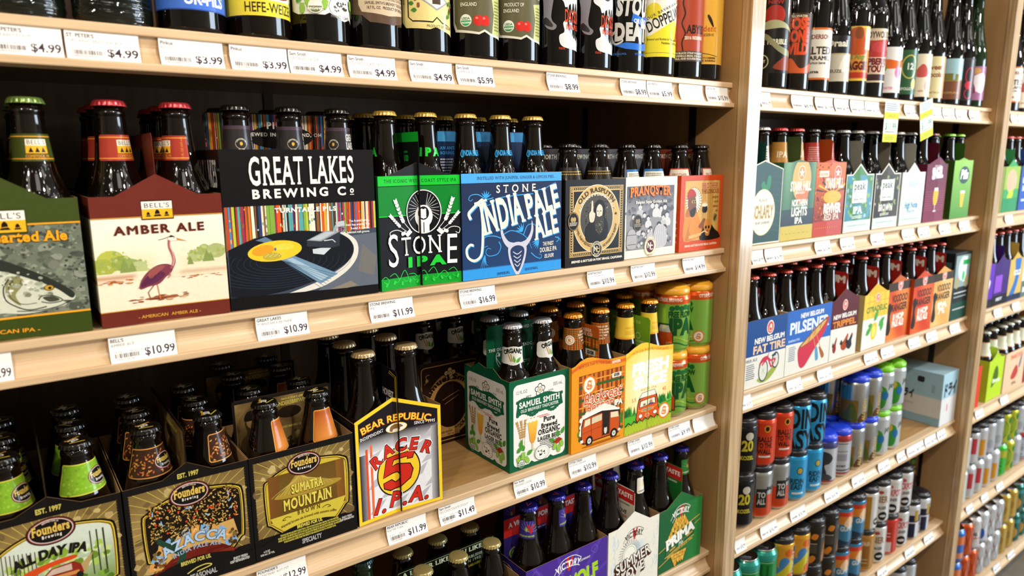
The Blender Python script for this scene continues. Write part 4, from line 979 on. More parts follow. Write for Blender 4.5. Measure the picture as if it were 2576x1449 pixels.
def founders_frame(A, W, h, rnd, inner, est=True):
    A.rect(0, 0, W, h, '#151312'); A.rect(5, 28, W-10, h-36, '#a88a4e')
    grid(A, 5, 28, W-10, h-36, lambda u, v: lerp('#b79a5c', '#7a6338', min(1, abs(v-80)/60+abs(u-W/2)/140)), 8, 8)
    splat(A, rnd, 6, 30, W-12, h-42, 60, 2, 7, ['#94784a', '#b39a66', '#6f5a36', '#c2aa74'], 1.1)
    c = (W/2, 82)
    for k in range(44):
        a = math.radians(k*360/44+3); r1 = 130
        x, y = c[0]+r1*math.cos(a), c[1]+r1*math.sin(a)
        t = min([abs((W-5-c[0] if math.cos(a) > 0 else 5-c[0])/(math.cos(a) or 1e-6)), abs((h-8-c[1] if math.sin(a) > 0 else 28-c[1])/(math.sin(a) or 1e-6))])
        A.line([(c[0]+30*math.cos(a), c[1]+30*math.sin(a)), (c[0]+t*math.cos(a), c[1]+t*math.sin(a))], .55, '#cdbb52'); A.lay -= .8
    A.lay += 1
    for k in range(30):
        t = k/29; A.rect(4, 28+(h-36)*t-.3, 1, .6, '#6a583a'); A.rect(W-5, 28+(h-36)*t-.3, 1, .6, '#6a583a'); A.lay -= 1.6
    A.lay += 2
    # shield
    x0, x1, y0, y1 = W*.145, W*.9, 26, h-24
    S = [(x0, y0+22), (x0+4, y0+16), (x0+24, y0-2), (W*.5, y0-8), (x1-22, y0-2), (x1-4, y0+16), (x1, y0+22), (x1+1, y1-16), (x1-5, y1-6), (x1-22, y1-1), (W*.5, y1+2), (x0+22, y1-3), (x0+4, y1-12), (x0-1, y1-20)]
    def off(P, d):
        cx, cy = W/2, (y0+y1)/2
        return [(cx+(x-cx)*(1-d/((x1-x0)/2)), cy+(y-cy)*(1-d/((y1-y0)/2))) for x, y in P]
    A.poly(smooth(off(S, -4.2), 3, True), '#12100e'); A.poly(smooth(off(S, -2.4), 3, True), '#d8b83c'); A.poly(smooth(off(S, -1.2), 3, True), '#12100e'); A.poly(smooth(off(S, -.5), 3, True), '#c9a640'); 
    A.poly(smooth(S, 3, True), '#12100e')
    inner(A, W, h, S, (x0, x1, y0, y1))
    A.poly([(0, 0), (W, 0), (W, 20)]+[(W*(1-t), 13+20*math.sin(math.pi*t)**.8) for t in [i/16 for i in range(1, 16)]]+[(0, 20)], '#151312')
    e = (W*.5, y1+1)
    A.ell(*e, 21.5, 14.8, '#12100e', 32); A.ell(*e, 20.5, 13.8, '#7a2630', 32); A.ell(*e, 19.4, 12.8, '#d2bcae', 32); A.ell(*e, 18.4, 11.8, '#171312', 32)
    A.text('Founders', e[0], e[1]-1.8, 9.4, '#d9b854', w=33, b=2, serif=True, out='#5a2a20', ow=3); A.text('Brewing', e[0], e[1]-6.8, 3.2, '#e8e2d2', w=17, b=2, sp=.4)
    A.text('BREWED FOR US', e[0], e[1]+12.8-3, 1.6, '#efd8c8', b=1, arc=18, w=14)
    if est: A.text('EST. 1997', W/2, h-2, 5.2, '#c9ba58', b=2, sx=.72)
def in_allday(A, W, h, S, B):
    x0, x1, y0, y1 = B; r = random.Random(21)
    A.poly(smooth(S, 3, True), vgrad('#6f8f34', '#cfd9c8', 40, 95))
    splat(A, r, x0+4, 62, x1-x0-8, 24, 70, 2, 6, ['#87a83c', '#a8c458', '#6a8a2e', '#c2d488', '#d8e0c0'])
    for k in range(9): x = x0+2+k*3.4; A.line([(x, y0+18), (x+.6, y1-12-k*.6)], .9, '#5a4a4a'); A.lay -= .8
    A.lay += 1
    for k in range(3): x = x1-7-k*6; A.line([(x, 50), (x, y1-10)], 1.6-k*.3, '#3a4226')
    A.poly([(52, 40), (86, 66), (98, 76), (92, 60), (80, 40)], '#b59a62')
    splat(A, r, x0+2, 34, x1-x0-4, 18, 60, 1.5, 5, ['#5f8a2a', '#7ca636', '#4f7424'])
    q_ = len(A.ch)
    A.poly([(50, 46), (52, 54), (60, 61), (80, 63), (86, 58), (88, 48), (70, 42)], '#8a2a1c'); A.poly([(54, 54), (61, 60), (78, 61), (78, 54)], '#c9b0a0'); A.rect(58, 48, 26, 4, '#c98a4a'); A.ell(84, 46, 3.4, 4, '#20201c', 12); A.ell(60, 43, 3.4, 4, '#20201c', 12)
    A.blob([(34, 56), (38, 64), (56, 68), (80, 70), (82, 66), (60, 63), (44, 58)], '#cf4a1c')
    for i_ in range(q_, len(A.ch)): A.ch[i_][0][:, 1] += 8.5
    A.text('ALL DAY IPA', 61, 83, 9.5, '#1d1a14', w=62, b=3, sh=.1, rot=1, arc=110)
def in_azacca(A, W, h, S, B):
    x0, x1, y0, y1 = B; r = random.Random(22)
    A.poly(smooth(S, 3, True), '#1a1410')
    A.poly([(x0+6, 40), (x0+10, 60), (x1-8, 66), (x1-4, 46), (x1-16, 30), (x0+24, 28)], '#caa05a')
    for k in range(12):
        a = math.radians(165-k*13); c = (W*.5, 24); q = []
        for rr, aa in ((36, a-.1), (50, a-.1), (50, a+.1), (36, a+.1)): q.append((c[0]+rr*math.cos(aa), c[1]+rr*.95*math.sin(aa)))
        A.poly(q, '#7fa8d0' if k % 2 else '#d89a4e'); A.curve([(np.mean([p[0] for p in q])-2, np.mean([p[1] for p in q])-2), (np.mean([p[0] for p in q]), np.mean([p[1] for p in q])+2), (np.mean([p[0] for p in q])+2, np.mean([p[1] for p in q]))], .8, '#e8d2a0')
    splat(A, r, x0+4, 34, 12, 20, 20, 1, 3, ['#5a4526', '#7a6236', '#3a2c18']); splat(A, r, x1-16, 34, 12, 20, 20, 1, 3, ['#5a4526', '#7a6236', '#3a2c18'])
    A.ell(W*.52, 16, 42, 30, '#6a1f14', 30, 0, 180); splat(A, r, W*.2, 18, W*.62, 20, 40, .6, 2, ['#7d2a1a', '#5a180f'], 3)
    A.curve([(W*.36, 28), (W*.40, 40), (W*.32, 52), (W*.22, 66), (W*.24, 76), (W*.34, 80)], 8, '#22402e', 4); A.curve([(W*.4, 40), (W*.33, 60), (W*.42, 72)], 5, '#22402e', 3)
    L = ['#d8b05a', '#c99a44', '#e2c278', '#b98a3a', '#d8b05a']
    for k in range(520):
        u, v = r.uniform(x0+3, x1-3), r.uniform(62, y1-2)
        if v < 62+8*math.sin((u-x0)/(x1-x0)*9)**2: continue
        leaf(A, u, v, 4.2, 1.9, r.uniform(0, 360), '#241a10'); A.lay -= .95; leaf(A, u+.2, v, 3.4, 1.2, r.uniform(0, 360), r.choice(L)); A.lay -= .95
    A.lay += 1
    for k in range(22): A.ell(r.uniform(x0+4, x1-4), r.uniform(68, y1-8), 1.3, 1.3, '#cf3c1c', 8); A.lay -= .8
    A.lay += 1
    for k in range(10): leaf(A, r.uniform(x0+4, x1-4), r.uniform(66, y1-8), 6, 1.8, r.uniform(0, 360), '#8ab0d4')
    A.text('AZACCA', W*.51, 51, 11, '#a8c4de', w=68, b=2, serif=True, arc=70, out='#241a14', ow=3); A.text('INDIA PALE ALE', W*.52, 42.5, 4.6, '#9ab6d0', w=52, b=1, serif=True, arc=90)
def in_sumatra(A, W, h, S, B):
    x0, x1, y0, y1 = B; r = random.Random(23)
    A.poly(smooth(S, 3, True), '#c9b03a')
    grid(A, x0+1, y0+18, x1-x0-2, 60, lambda u, v: lerp('#8a5a24', '#5a3a18', abs(math.sin(u*.9))*.6), 30, 2); grid(A, x0+14, y0+18, x1-x0-26, 60, lambda u, v: lerp('#6f5320', '#5a4018', abs(v-80)/50), 6, 4)
    A.poly([(x0+1, y0+24), (x1-1, y0+26), (x1-6, y0+14), (x1-20, y0), (x0+24, y0), (x0+6, y0+14)], '#cdb93e')
    A.blob([(x0+8, 74), (x0+20, 82), (x0+34, 97), (x0+40, 101), (x0+46, 96), (x0+60, 85), (x1-6, 78), (x1-20, 72), (x0+40, 70)], '#a88a34')
    for k in range(16): u = x0+14+k*4; A.curve([(x0+40+(k-8)*.6, 99-abs(k-8)*.8), (u, 86-abs(k-8)*.5), (u+(k-8)*1.2, 76)], .5, '#cfb860')
    c = '#dccb52'
    A.text('SUMATRA', W*.52, 75, 11.5, '#4a3614', w=42, b=3, serif=True); A.text('SUMATRA', W*.52, 75.6, 11, c, w=41, b=2, serif=True)
    A.text('MOUNTAIN', W*.52, 55, 14, '#4a3614', w=64, b=3, serif=True); A.text('MOUNTAIN', W*.52, 55.6, 13.5, c, w=63, b=2, serif=True)
    A.text('BROWN', W*.52, 45.5, 5.6, '#4a3614', w=30, b=1, serif=True, sp=.4)
    for s in (-1, 1): A.curve([(W*.5+s*20, 45), (W*.5+s*26, 47), (W*.5+s*31, 44), (W*.5+s*27, 43.5)], .8, '#4a3614')
    A.text('imperial brown ale brewed with sumatra coffee', W*.52, 38.5, 3.4, '#5a4418', w=72, b=1, serif=True, arc=160)
def art_allday(A, W, h): founders_frame(A, W, h, random.Random(31), in_allday)
def art_azacca(A, W, h):
    founders_frame(A, W, h, random.Random(32), in_azacca)
    A.text('BREWED FOR US.', W*.5, 26.5, 4.6, '#c9ba58', b=2, sx=.62); A.text('SEASONAL', W*.55, 6, 6, '#a8a6a2', b=2, sx=.7); A.curve([(W*.42, 15), (W*.5, 19), (W*.58, 20), (W*.62, 17), (W*.5, 14)], 1.4, '#c9ba58')
    A.text('ENJOY FRESH', W-17, 14, 3, '#c9c6c0', b=2, sx=.62); A.text('KEEP REFRIGERATED', W-18, 10, 3, '#c9c6c0', b=2, sx=.55)
def art_suma(A, W, h):
    founders_frame(A, W, h, random.Random(33), in_sumatra, est=False)
    A.text('BREWED FOR US.', W*.52, 27.5, 4.4, '#d8c850', b=2, sx=.66)
    T = ('THIS BOLD BROWN ALE GETS ITS BODY FROM A TEAM OF MALTS, INCLUDING CARAMEL MALT FOR SWEETNESS,', 'FLAKED BARLEY FOR DENSE FOAM, A BIT OF CHOCOLATE MALT FOR COLOR, AND AROMATIC AND MUNICH MALTS FOR', 'ADDED DEPTH. GERMAN AND PERLE HOPS ADD A TOUCH OF BITTERNESS TO BALANCE THE SWEETNESS. THE ADDITION', 'OF RICH SUMATRA COFFEE TAKES THIS PERFECTLY BALANCED BROWN ALE TO A DECADENT LEVEL.')
    for i, s in enumerate(T): A.text(s, W*.52, 23.5-i*3.2, 2.2, '#cfc24a', w=82-(i == 3)*14-(i == 0)*6, b=2)
    A.text('SPECIALTY', W*.53, 5, 6, '#a9a8a6', b=2, sx=.6); A.text('4-12 OZ', 13, 9.5, 2.4, '#c9c6c0', b=2, sx=.6); A.text('8.0% ALC. BY VOL.', 14, 6, 2.4, '#c9c6c0', b=2, sx=.6); A.text('ENJOY FRESH', W-14, 21, 2.6, '#c9c6c0', b=2, sx=.6); A.text('KEEP REFRIGERATED', W-14, 17.6, 2.6, '#c9c6c0', b=2, sx=.55)
def founders_handle(A, L, hh):
    r = random.Random(41); A.rect(2, 110, L-4, hh-111, '#1b1815'); A.rect(5, 112, L-10, hh-117, '#8d7448'); grid(A, 5, 112, L-10, hh-117, lambda u, v: lerp('#9c8150', '#5f4a2c', abs(math.sin(u*.09+v*.05))), 12, 8)
    A.text('CRACK IT. POUR IT. LOVE IT.', L*.6, hh-11, 2.4, '#c9ba58', b=2, sx=.7); A.text('FOUNDERSBREWING.COM', L*.62, hh-18, 5, '#c9ba58', w=66, b=2); A.blob([(12, 114), (10, 132), (18, 142), (16, 156), (22, 166), (32, 164), (36, 152), (32, 142), (42, 134), (44, 114)], '#4a3a24'); A.ell(25, 156, 7, 9, '#b08a5a', 16); A.blob([(16, 158), (20, 170), (32, 169), (36, 160)], '#241c14')
    A.ell(L*.55, hh-28, 16, 8, '#2a2018', 20); A.text('FOUNDERS BREWING CO., GRAND RAPIDS, MI', L*.64, 138, 2.6, '#c9ba58', w=58, b=2); splat(A, r, 52, 114, L-62, 20, 30, 2, 5, ['#6a5434', '#9c8456', '#4a3a24'])
def art_race(A, W, h):
    pu = 58
    yl = '#f0cb2e'
    OUT = [(0, 0), (W, 0), (W, 142), (pu, 167), (0, 146)]
    A.poly(OUT, yl); b = 5
    A.poly([(b, b), (W-b, b), (W-b, 138.5), (pu, 161.5), (b, 142.3)], '#1c181c')
    A.poly([(b+2, b), (W-b-2, b), (W-b-2, 112), (b+2, 112)], '#e4e3e6')
    r = random.Random(50)
    for i in range(6):
        for j in range(6):
            if (i+j) % 2: continue
            x, y = 24+i*17, 8+j*18; k = lambda u, v: (u+3*math.sin(v*.06), v+2*math.sin(u*.07))
            A.poly([k(x-10, y), k(x+2, y+12), k(x+17, y+18), k(x+6, y+3)], '#b9b7bd')
    grid(A, b, b, 9, 110, lambda u, v: lerp('#241e24', '#8d878d', (u-b)/9), 4, 2); grid(A, W-b-11, b, 11, 110, lambda u, v: lerp('#b5b1b5', '#1c181c', (u-W+b+11)/11), 4, 2); grid(A, b, 98, W-2*b, 22, lambda u, v: lerp('#d2d0d4', '#1c181c', (v-98)/22), 2, 6)
    A.rect(b+9, b, 3.4, 100, '#d8502c'); A.rect(b+16, b, 3.4, 104, '#ea6a3c')
    c = (63, 62)
    c = (63, 60); A.ell(*c, 33, 35, '#1a1614', 44); A.ell(*c, 31.2, 33.2, '#efc62e', 44)
    five = [(46, 84), (88, 88), (84, 76), (77, 76), (77.5, 80), (56, 79), (53, 68), (62, 70), (80, 66), (84, 56), (80, 42), (66, 32), (50, 30), (41, 36), (40, 44), (52, 46), (58, 40), (64, 43), (67, 51), (62, 58), (54, 58), (40, 54)]
    five = [(u, 61+(v-59)*.86) for u, v in five]
    A.poly(off2(five, 1.6), '#1a1210'); A.poly(five, '#c92c1e')
    def word(s, P, hgt, **k):
        for bb, cc, dh in ((3, '#f4f2f2', 2.0), (3, '#1a1210', .6), (2, '#cb2d20', 0)):
            for i, (u, v, rot) in enumerate(P): A.text(s[i], u, v-dh*.4, hgt+dh, cc, b=bb, rot=rot, sh=.12, **k)
    word('RACER', [(33, 76, 36), (50, 86, 22), (68, 89, 6), (85, 87, -8), (102, 79, -22)], 16, sx=1.0)
    word('I.P.A.', [(26, 9, -14), (38, 8, -12), (54, 11, -10), (70, 9, -8), (87, 10, -6), (103, 9, -6)], 20, sx=.95)
    A.text('BEAR REPUBLIC', pu+3, 133, 9.6, '#7a2a16', w=104, b=3, rot=-2, arc=150); A.text('BEAR REPUBLIC', pu+3, 133.4, 9.4, '#f2992a', w=104, b=2, rot=-2, arc=150); A.text('BEAR REPUBLIC', pu+3, 134, 8, '#f6d64a', w=104, b=0, rot=-2, arc=150)
    A.ell(pu+4, 124, 16, 6.8, '#e8c63a', 28); A.ell(pu+4, 124, 15, 6, '#efece2', 28); A.blob([(pu-6, 121), (pu-4, 127), (pu+4, 129), (pu+11, 127), (pu+14, 124), (pu+10, 123), (pu+9, 120), (pu+6, 122), (pu, 122), (pu-2, 119)], '#8a6236')
    A.text('INDEPENDENT', 25, 120.5, 4.2, '#e8e4e0', w=36, b=1, serif=True, rot=8); A.text('SINCE • 1995', W-25, 121.5, 4.2, '#e8e4e0', w=32, b=1, serif=True, rot=-4)
art_race.vmax = 170
art_azacca.vmax = 140
art_allday.vmax = 140
def off2(P, d):
    n = len(P); o = []; ar = sum(P[i][0]*P[(i+1) % n][1]-P[(i+1) % n][0]*P[i][1] for i in range(n)); s = 1 if ar > 0 else -1
    for i in range(n):
        a, b, c = np.array(P[i-1]), np.array(P[i]), np.array(P[(i+1) % n]); e = (b-a)/(np.hypot(*(b-a)) or 1); f = (c-b)/(np.hypot(*(c-b)) or 1)
        m = np.array((e[1]+f[1], -e[0]-f[0])); m = m/(np.hypot(*m) or 1); o.append(tuple(b+m*d*s))
    return o
def race_handle(A, L, hh):
    A.rect(4, 130, L-8, hh-132, '#17141a'); A.line([(L-5, 120), (L-5, hh-8), (L-24, hh-4)], 1.4, '#e6c12c'); A.line([(L-8, 120), (L-8, hh-10), (L-26, hh-7)], 1.0, '#e6c12c')
    A.text('HONEST', L-30, 162, 9, '#ece8e4', w=32, b=2); A.text('ALES', L-26, 150, 9, '#ece8e4', w=22, b=2)
def rose(A, x, y, s, c='#1d2420', f='#c9a06a', w='#ece8dc'):
    for k in range(5): a = math.radians(90+72*k); A.ell(x+s*.62*math.cos(a), y+s*.62*math.sin(a), s*.46, s*.46, c, 12)
    for k in range(5): a = math.radians(90+72*k); A.ell(x+s*.6*math.cos(a), y+s*.6*math.sin(a), s*.34, s*.34, w, 12)
    A.ell(x, y, s*.5, s*.5, c, 12); A.ell(x, y, s*.42, s*.42, w, 12); A.ell(x, y, s*.24, s*.24, f, 10)
def smith_face(A, W, h):
    A.rect(0, 0, W, h, '#0e5a3a'); A.rrect(8, 6, W-16, h-14, 9, '#eceae4'); A.poly([(W*.3, 5), (W*.36, 10), (W*.42, 5)], '#0e5a3a'); A.poly([(W*.62, 5), (W*.68, 10), (W*.74, 5)], '#0e5a3a')
    rose(A, W/2, h-24, 10)
    A.text('12 FL.OZ', 24, h-23, 5, '#5a5a52', b=0, sx=.78); A.text('355 mL', W-24, h-23, 5.6, '#5a5a52', b=0, sx=.8); A.text('SERVE', 38, h-31, 2.4, '#3a3a34', b=1, serif=True); A.text('COOL', W-38, h-30, 2.4, '#3a3a34', b=1, serif=True)
    for k in range(22):
        t = k/21; u = 16+(W-32)*t; A.ell(u, h-58+4*math.sin(t*14), 3.2, 3, '#1d5e42', 10); A.ell(u, h-31-3.5*abs(t-.5)*2+2*math.sin(t*12)-2, 3.2, 3, '#1d5e42', 10); A.lay -= 1.6
    A.lay += 2
    A.poly([(13, h-56), (16, h-38), (W/2, h-31), (W-16, h-38), (W-13, h-56), (W/2, h-60)], '#0f5c3e')
    A.text('SAMUEL SMITH', W/2, h-46.5, 9, '#f0eee6', w=W-38, b=2, serif=True); A.text('OLD BREWERY TADCASTER', W/2, h-54.5, 4.8, '#f0eee6', w=W-44, b=1, serif=True)
    A.paras(W*.3, h-71, W*.4, 5, 2, '#d8564a', random.Random(3))
    for i, (s, hh) in enumerate((('Pure', 8), ('Brewed', 7.6), ('ORGANIC', 8.4), ('LAGER BEER', 6.6))): A.text(s, W*.66, h-79-i*10.2, hh, '#22221e', w=(24, 34, 46, 48)[i], b=2, serif=True)
    A.paras(W*.5, h-131+4, W*.34, 17, 6, '#6a6a62', random.Random(4))
    for k in range(3): wheat(A, [(20+k*5, 34), (21+k*4, 56), (15+k*8, 78)], 3, '#b98e4a', 8)
    A.poly([(36, 76), (56, 76), (51, 44), (47, 38), (44, 38), (40, 44)], vgrad('#e0902a', '#f0c24a', 38, 70)); A.rect(44, 28, 3.2, 11, '#d8cfa8'); A.ell(45.6, 27.5, 9, 2, '#d6d2b8', 18)
    for q in range(7): A.ell(35+q*3.4, 77+(q % 2)*1.6, 3.4, 3, '#f3eedd', 12)
    for u, v, a in ((14, 30, 40), (20, 38, 70), (16, 20, 20), (28, 30, 110), (W-22, 36, 100), (W-30, 30, 150), (W-16, 40, 60), (34, 22, 30)): leaf(A, u, v, 13, 8, a, '#4f9a34', '#255e22')
    for u, v, a in ((18, 16, 20), (26, 22, -10), (34, 14, 30), (W-22, 16, 10), (W-30, 22, -20), (W-16, 24, 15)): hop(A, u, v, 6.5, '#8fbf4a', '#3f7a2a', a)
    A.poly([(W-34, 30), (W-22, 36), (W-14, 31), (W-26, 25)], '#a8321c'); A.line([(W-32, 30), (W-17, 31)], .6, '#5a140c')
    A.ell(W*.53, 19, 15, 12.5, '#f0eee6', 28); A.ring(W*.53, 19, 15, 12.5, .6, '#5a5a52', 28); A.ring(W*.53, 19, 12, 9.6, .3, '#5a5a52', 28); splat(A, random.Random(7), W*.53-8, 14, 16, 9, 18, .8, 2, ['#22221e', '#3a3a34', '#6a6a62'])
    A.ell(22, 10, 7, 7, '#eceae4', 20); A.ring(22, 10, 7, 7, .7, '#3a5a44', 20); A.ell(22, 10, 6, 6, '#2f6a48', 20, 180, 360); A.text('USDA', 22, 11, 2.8, '#2f6a48', b=2); A.text('ORGANIC', 22, 7, 1.9, '#f0eee6', b=2)
def art_smith(A, W, h): smith_face(A, W, h)
art_smith.vmax = 146
def smith_handle(A, L, hh):
    w = '#e6e8e0'; A.poly([(4, 100), (L-4, 100), (L-4, hh-6), (L-8, hh-2), (8, hh-2), (4, hh-6)], '#11573a'); A.poly(slot(L/2, hh-28, min(78, L*.42), 26), '#0a2a1c')
    A.text('THE OLD BREWERY TADCASTER', L*.5, hh-42, 4.6, w, b=1, serif=True, w=L-12); A.text('ESTABLISHED 1758', L*.62, hh-12, 4.6, w, b=1, serif=True, w=60); A.text('4 - 12 FL. OZ. BOTTLES', L*.5, hh-86, 4.4, w, b=1, serif=True, w=L-16); A.text('VICTORIAN', L*.72, hh-70, 4.4, w, b=1, serif=True)
    for s in (-1, 1):
        for q in (0, 1): A.curve([(L*.5+s*(22+q*6), hh-80+q*10), (L*.5+s*(36+q*4), hh-66+q*14), (L*.5+s*(40-q*4), hh-52+q*8), (L*.5+s*34, hh-50)], .9, w); A.ell(L*.5+s*34, hh-50+q*2, 2, 2, w, 10)
def art_choc(A, W, h):
    A.rect(0, 0, W, h, '#2c1810'); A.rrect(5, 5, W-10, h-12, 7, '#c9a268'); A.rrect(6.4, 6.4, W-12.8, h-14.8, 6, '#2c1810')
    c = (W/2, h/2-6); A.ell(*c, 48, 56, '#b98e54', 36); A.ell(*c, 34, 41, '#23120c', 32); rose(A, W/2, h-26, 12, '#1c0f0a', '#c9a268', '#d8bc86')
    A.text('Samuel Smiths', c[0], c[1]+44, 9, '#2c1810', arc=45, w=120, b=3, serif=True); A.text('CHOCOLATE STOUT', c[0], c[1], 6, '#2c1810', b=3, w=90, warp=lambda x, y: ((43-y)*math.cos(x/43-.7), (50-y)*math.sin(x/43-.7)))
    A.curve([(c[0]-16, c[1]+10), (c[0], c[1]+16), (c[0]+18, c[1]+22)], .8, '#a87a4a'); A.curve([(c[0]-12, c[1]+2), (c[0]+16, c[1]+14)], .8, '#a87a4a')
    for u, v in ((16, h-30), (W-16, h-30), (W-16, 30), (16, 30)): A.curve([(u-5, v-6), (u, v), (u-2, v+8), (u+5, v+10)], 1, '#c9a268'); A.ell(u, v, 3, 3, '#c9a268', 10)
    A.ell(W-20, 16, 8, 8, '#d8d4c4', 20); A.ell(W-20, 16, 7, 7, '#2f5a3e', 20, 180, 360); A.text('USDA', W-20, 17, 3, '#2f5a3e', b=2); A.rect(18, 12, 60, 12, '#b98e54'); A.text('FLAVOR ADDED', 48, 19, 3, '#2c1810', b=2); A.text('355 mL', 60, 14, 3, '#2c1810', b=2)
def badge(A, x, y, s, c='#e0791f'):
    A.ell(x, y, s, s*1.04, '#f3ead8', 28); A.ring(x, y, s, s*1.04, s*.2, c, 28); A.curve([(x-s*.3, y-s*.3), (x+s*.2, y-s*.45), (x+s*.3, y-s*.1), (x-s*.2, y+s*.05), (x-s*.1, y+s*.45), (x+s*.35, y+s*.35)], s*.12, c); A.ring(x, y+s*.1, s*.3, s*.34, s*.1, c, 16); A.ring(x-s*.1, y-s*.2, s*.34, s*.3, s*.1, c, 16)
def vanside(A, x, y, s):
    k = lambda P: [(x+u*s, y+v*s) for u, v in P]
    A.poly(k([(-1, 4), (-1, 36), (4, 52), (52, 62), (98, 50), (100, 10), (96, 2), (6, 0)]), '#2a1a10'); A.poly(k([(1, 6), (1, 34), (34, 40), (98, 34), (98, 12), (94, 4), (8, 2)]), '#c9521c'); A.poly(k([(1, 34), (6, 50), (50, 52), (96, 46), (98, 34), (34, 40)]), '#b8481a')
    A.poly(k([(0, 52), (6, 58), (58, 70), (86, 58), (98, 50), (52, 56)]), '#ece8da'); A.poly(k([(4, 50), (52, 56), (98, 49), (98, 53), (52, 61), (2, 56)]), '#f3f0e6')
    A.poly(k([(6, 34), (9, 47), (22, 48), (22, 36)]), '#e3d8b0'); A.poly(k([(26, 36), (26, 48), (52, 50), (52, 38)]), '#e3d8b0'); A.rect(x+54*s, y+6*s, 18*s, 46*s, '#2a1f18'); A.poly(k([(75, 37), (75, 48), (94, 46), (96, 35)]), '#e3d8b0')
    for q in range(4): A.line(k([(27, 39+q*2.8), (51, 40.5+q*2.8)]), s*.5, '#8d8460')
    A.line(k([(25, 4), (25, 50)]), s*.8, '#2a1a10'); A.line(k([(53, 4), (53, 52)]), s*.8, '#2a1a10'); A.line(k([(73, 6), (73, 50)]), s*.8, '#2a1a10'); A.line(k([(1, 22), (53, 26)]), s*.5, '#2a1a10'); A.ell(x+62*s, y+16*s, 4*s, 8*s, '#d8d2c4', 12); A.ell(x+62*s, y+24*s, 3.4*s, 4*s, '#1c1612', 10)
    for u in (20, 84): A.ell(x+u*s, y+4*s, 9.5*s, 10*s, '#1c1612', 18); A.ell(x+u*s, y+4*s, 5*s, 5.6*s, '#d8d4c8', 14); A.ell(x+u*s, y+4*s, 2*s, 2.2*s, '#8a867c', 8)
    A.rect(x-3*s, y+4*s, 7*s, 6*s, '#e8e4d8'); A.rect(x+95*s, y+6*s, 6*s, 5*s, '#e8e4d8')
WAVE = [(128, 147), (112, 147), (88, 147.5), (66, 153), (48, 158.5), (36, 159.5), (20, 156), (8, 150), (0, 148)]
def art_back(A, W, h):
    A.rect(0, 0, W, 148, '#e8951f'); 
    A.poly(smooth([(0, 138), (22, 146), (44, 150), (72, 144), (100, 138), (W, 138)], 5)+smooth([(W, 144), (100, 144), (72, 150), (44, 156), (22, 152), (0, 144)], 5), '#d8661c')
    A.text('FROM OUR STASH TO YOUR GLASS', 52, 141, 4.2, '#b54a14', w=72, b=2, warp=lambda x, y: (x, y+4*math.cos((x+8)/24))); A.text('SIXER', W-22, 139.5, 4, '#f3ead8', w=20, b=2)
    x0, x1, y0, y1 = 17, W-3, 18, 130
    A.rect(x0-.6, y0-.6, x1-x0+1.2, y1-y0+1.2, '#3a2814'); plaid(A, x0, y0, x1-x0, y1-y0, 5)
    for k in range(40): A.line([(x0+k*2.8, y0), (x0+k*2.8-6, y0+6)], .0, '#3a2814') if False else None
    badge(A, 40, 112, 16); A.rrect(92, 114, 22, 8, 1.5, '#e8e2d2'); A.text('SIXER', 103, 116, 4.4, '#2a2018', b=3, sx=.8)
    wv = lambda x, y: (x, y+x*.03)
    for s, v, w_ in (('Backseat', 79, 88), ('Berner', 62, 62)):
        A.text(s, 71 if s == 'Backseat' else 64, v, 19, '#2a1a10', w=w_, b=3, sh=.18, warp=wv, serif=True); A.text(s, 70.4 if s == 'Backseat' else 63.4, v+.8, 18.6, '#f3ead8', w=w_, b=3, sh=.18, warp=wv, serif=True); A.text(s, 70.4 if s == 'Backseat' else 63.4, v+1, 18.2, '#d8591c', w=w_, b=1, sh=.18, warp=wv, serif=True)
    A.text('IPA', 108, 64, 9, '#f3ead8', b=3, out='#2a1a10')
    A.poly([(14, 26), (14, 34), (24, 40), (30, 30)], '#5a8a2a'); A.poly([(W-4, 28), (W-4, 50), (W-16, 40), (W-20, 28)], '#3f7a2a')
    for q in range(9): A.ell(22+q*.8*(q % 3), 30+q*4, 4.4, 4.4, '#efe8d6', 12)
    vanside(A, 23, 10, .9)
    A.ell(70, 5, 46, 2.2, '#a85a14', 20)
art_back.vmax = 152
def back_handle(A, L, hh):
    plaid(A, L-92, 110, 88, hh-114, 5); A.rect(L-92, hh-20, 88, 16, '#c05a1c'); A.text('OTTER CREEK', L-50, hh-12, 5, '#f3ead8', w=60, b=2, sp=.2); A.text('BREWING CO', L-44, hh-19, 5, '#f3ead8', w=52, b=2, sp=.2); A.rect(L-34, hh-52, 24, 10, '#e8e2d2'); A.text('SIXER', L-22, hh-50, 5.5, '#2a2018', b=3, sx=.8)
